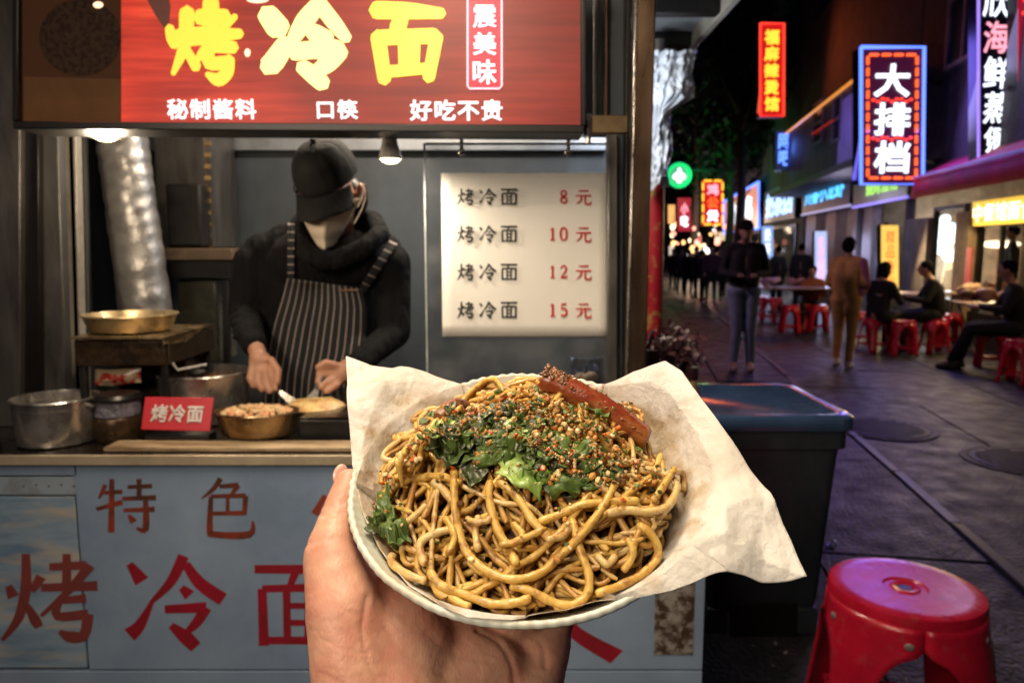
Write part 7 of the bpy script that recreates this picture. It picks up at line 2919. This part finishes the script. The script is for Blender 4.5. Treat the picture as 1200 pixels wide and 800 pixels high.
mb.cap(Vector((.24, -.01, 1.13)) * kk, Vector((.17, .24, 1.05)) * kk, .058 * kk, .040 * kk)
mb.cap(Vector((.12, .03, 1.38)) * kk, Vector((.13, .03, 1.02)) * kk, .10 * kk, .10 * kk)
blob(mb, 'pink_sleeve', m_pinkc, w1, voxel=.013, it=3)
WORLD[0] = True
# seated
ft = foot(1026, 412)
figure('dark haired woman in black sitting on a red stool left of the small table', ft, R(-62), H_at(1024, 308, ft) * 1.75 / 1.30,
       SIT, m_jk, m_jk, M('shoe_grey', (0.3, 0.3, 0.32), .6), m_hairk, m_sk, .014, hair='long')
ft = foot(1090, 412)
figure('broad man in black jacket sitting on two red stools, leaning on the small table', ft, R(72), H_at(1082, 305, ft) * 1.75 / 1.31,
       mod(SIT, wrl=(-.10, .46, .78), wrr=(.12, .40, .78), head=(.0, .14, 1.19)), m_jk, m_jk, m_shoe_d, m_hairk, m_sk, .014, slim=1.22)
ft = foot(1184, 436)
figure('man in black sitting on a red stool at the right picture edge with crossed ankles', ft, R(65), H_at(1188, 305, ft) * 1.75 / 1.31,
       mod(SIT, anl=(-.06, .62, .09), knl=(-.12, .46, .50), anr=(.06, .52, .09)), m_jk, m_jk, m_shoe_d, m_hairk, m_sk, .014, slim=1.1)
ft = foot(950, 386)
figure('person in an orange top sitting behind the pink covered table', ft, R(150), H_at(950, 311, ft) * 1.75 / 1.31,
       SIT, m_orng, m_jk, m_shoe_d, m_hairk, m_sk, .018)
for (x, yf, yt, fc, lb, hr) in ((909, 368, 288, 20, 'dark figure standing behind the man in the black jacket', 'short'), (936, 370, 285, -30, 'dark figure standing just left of the woman in tan', 'short')):
    ft = foot(x, yf)
    figure(lb, ft, R(fc), H_at(x, yt, ft), STAND, cloth('coat_dark', (0.012, 0.016, 0.02)), m_jk, m_shoe_d, m_hairk, m_sk, .02, hair=hr)
ft = S(A(1183, SF + .9), SF + .9, .06)
figure('dim restaurant worker seen through the right window', Vector((P(1183, 330, ft.y).x, ft.y, .06)), R(60), 1.72, STAND, cloth('apron_green', (0.03, 0.035, 0.03)), m_jk, m_shoe_d, m_hairk, m_sk, .02)
# the crowd far down the street
rnd = random.Random(15)
crowd = []
for i, (x, yf, yt) in enumerate(((797, 345, 291), (806, 348, 292), (815, 350, 289), (822, 352, 293), (832, 356, 288), (840, 352, 291), (788, 340, 292), (848, 347, 292))):
    ft = foot(x, yf)
    if i < 2:
        p = figure('dark clothed passer-by in the crowd far down the street', ft, R(rnd.uniform(-40, 200)), H_at(x, yt, ft), STAND, m_jk if i else cloth('coat_plum', (0.05, 0.02, 0.035)), m_jk, m_shoe_d, m_hairk, m_sk, .03, group='crowd far down the street')
        index_children(p)
        crowd.append((p, p['label']))
        base_h = H_at(x, yt, ft)
    else:
        p = copy_tree(crowd[i % 2][0])
        p.location = ft
        p.rotation_euler = (0, 0, R(rnd.uniform(-180, 180)))
        s_ = H_at(x, yt, ft) / base_h
        p.scale = (s_, s_, s_)

# street stools
st0 = make_stool('plastic_stool', 'x', 'red plastic stools at the street tables', 0.46, 0.14, 0.19, hi=False)
index_children(st0)
SL = [(1057, 419, 'red stool in front of the broad seated man, nearest the woman in tan'), (1094, 416, 'red stool directly beneath the broad seated man'),
      (1022, 414, 'red stool beneath the dark haired woman'), (1192, 452, 'red stool cut by the right picture edge under the seated man'),
      (1160, 432, 'red stool behind the crossed ankles of the man at the right edge'), (907, 380, 'red stool nearest the man in the black jacket, left of the long table'),
      (893, 378, 'red stool seen right behind the grey jeans'), (943, 390, 'red stool under the person in the orange top'), (958, 392, 'red stool half hidden by the woman in tan'),
      (925, 392, 'red stool under the front of the pink covered table'), (1008, 405, 'red stool just right of the woman in tan'), (868, 372, 'red stool behind the legs of the man in the black jacket'),
      (1112, 408, 'red stool behind the broad seated man, near the window pier')]
for i, (x, y, lb) in enumerate(SL):
    o = st0 if i == 0 else copy_tree(st0)
    p = foot(x, y - 3)
    o.location = p
    o.rotation_euler = (0, 0, R(rnd.uniform(0, 90)))
    o['label'] = lb


def table(label, x, yf, w_, d_, h_, top, cloth_col=None, rz=-9.8):
    WORLD[0] = False
    p = foot(x, yf)
    t = thing('folding_table', label, 'table', p, R(rz), 'tables in the street')
    MB().box((0, 0, h_), (w_, d_, .03)).build('table_top', top, t, bevel=.006)
    for sx_ in (-1, 1):
        for sy_ in (-1, 1):
            MB().tube([(sx_ * w_ * .42, sy_ * d_ * .40, h_ - .015), (-sx_ * w_ * .10 + sx_ * w_ * .42, -sy_ * d_ * .40, 0)], .013, 6).build('leg', m_steel_dull, t)
    MB().box((0, 0, h_ * .45), (w_ * .8, .02, .02)).build('crossbar', m_steel_dull, t)
    WORLD[0] = True
    return t, p


m_ttop = M('table_top_pale', (0.34, 0.24, 0.30), 0.3, 0, 0.3, 4)
m_ttop2 = M('table_top_cream', (0.50, 0.36, 0.28), 0.35, 0, 0.3, 4)
t, p1_ = table('small pale table between the seated woman and the broad man', 1050, 398, .95, .6, .72, m_ttop)
t, p2_ = table('long table with pinkish top and bundles on it, left of the woman in tan', 925, 388, 1.7, .7, .74, m_ttop)
t, p3_ = table('cream table in front of the left restaurant window', 1138, 400, .9, .6, .74, m_ttop2)
t, p4_ = table('low pale table between the window pier and the man at the right edge', 1158, 412, .8, .6, .66, m_ttop2)
# things on tables
mb = MB()
rnd = random.Random(31)


def bundle(x, y, n, sx_, mat, lb, ct, seed):
    r = random.Random(seed)
    mb = MB()
    p0 = G(x, y, .80)
    for i in range(n):
        mb.ell(p0 + Vector((r.gauss(0, sx_), r.gauss(0, .08), r.uniform(0, .10))), (r.uniform(.06, .11), .08, r.uniform(.04, .08)), None, 9, 6)
    o = blob(mb, 'bundle', mat, None, voxel=.02, it=2)
    tag(o, lb, ct)


bundle(900, 334, 6, .12, M('lilac_cloth', (0.45, 0.30, 0.50), 0.5, 0, 0.3, 8, bump=.5, bscale=20), 'pale lilac plastic bag lying on the left end of the long table', 'bag', 1)
bundle(928, 332, 4, .07, M('pink_bundle', (0.55, 0.30, 0.30), 0.5, 0, 0.3, 8, bump=.4, bscale=20), 'small pink bundle on the middle of the long table', 'bundle', 2)
bundle(1132, 344, 5, .12, M('cream_bundle', (0.55, 0.36, 0.24), 0.6, 0, 0.3, 8, bump=.4, bscale=20), 'cream wrapped bundle on the table before the left restaurant window', 'bundle', 3)
bundle(1164, 352, 7, .14, M('tan_bundle', (0.48, 0.26, 0.15), 0.6, 0, 0.3, 8, bump=.4, bscale=20), 'tan heap on the low table near the right edge', 'bundle', 4)
p = G(1045, 347, .76)
t = thing('candle_glass', 'small glowing yellow glass on the table between the seated pair', 'glass', p)
MB().lathe([(0, 0), (.035, 0), (.04, .10), (.036, .10), (.03, .01)], 12, p).build('glass', EM('yellow_drink', (1.0, .7, .05), 1.2), t)
for i, (x, y) in enumerate(((1032, 349), (1062, 349))):
    p = G(x, y, .76)
    o = MB().lathe([(0, 0), (.03, 0), (.06, .05), (.055, .05), (.0, .01)], 14, p).build('bowl', M('pink_bowl', (0.5, .4, .5), .3), None)
    tag(o, ('white bowl by the woman’s side of the small table', 'white bowl by the broad man’s side of the small table')[i], 'bowl')
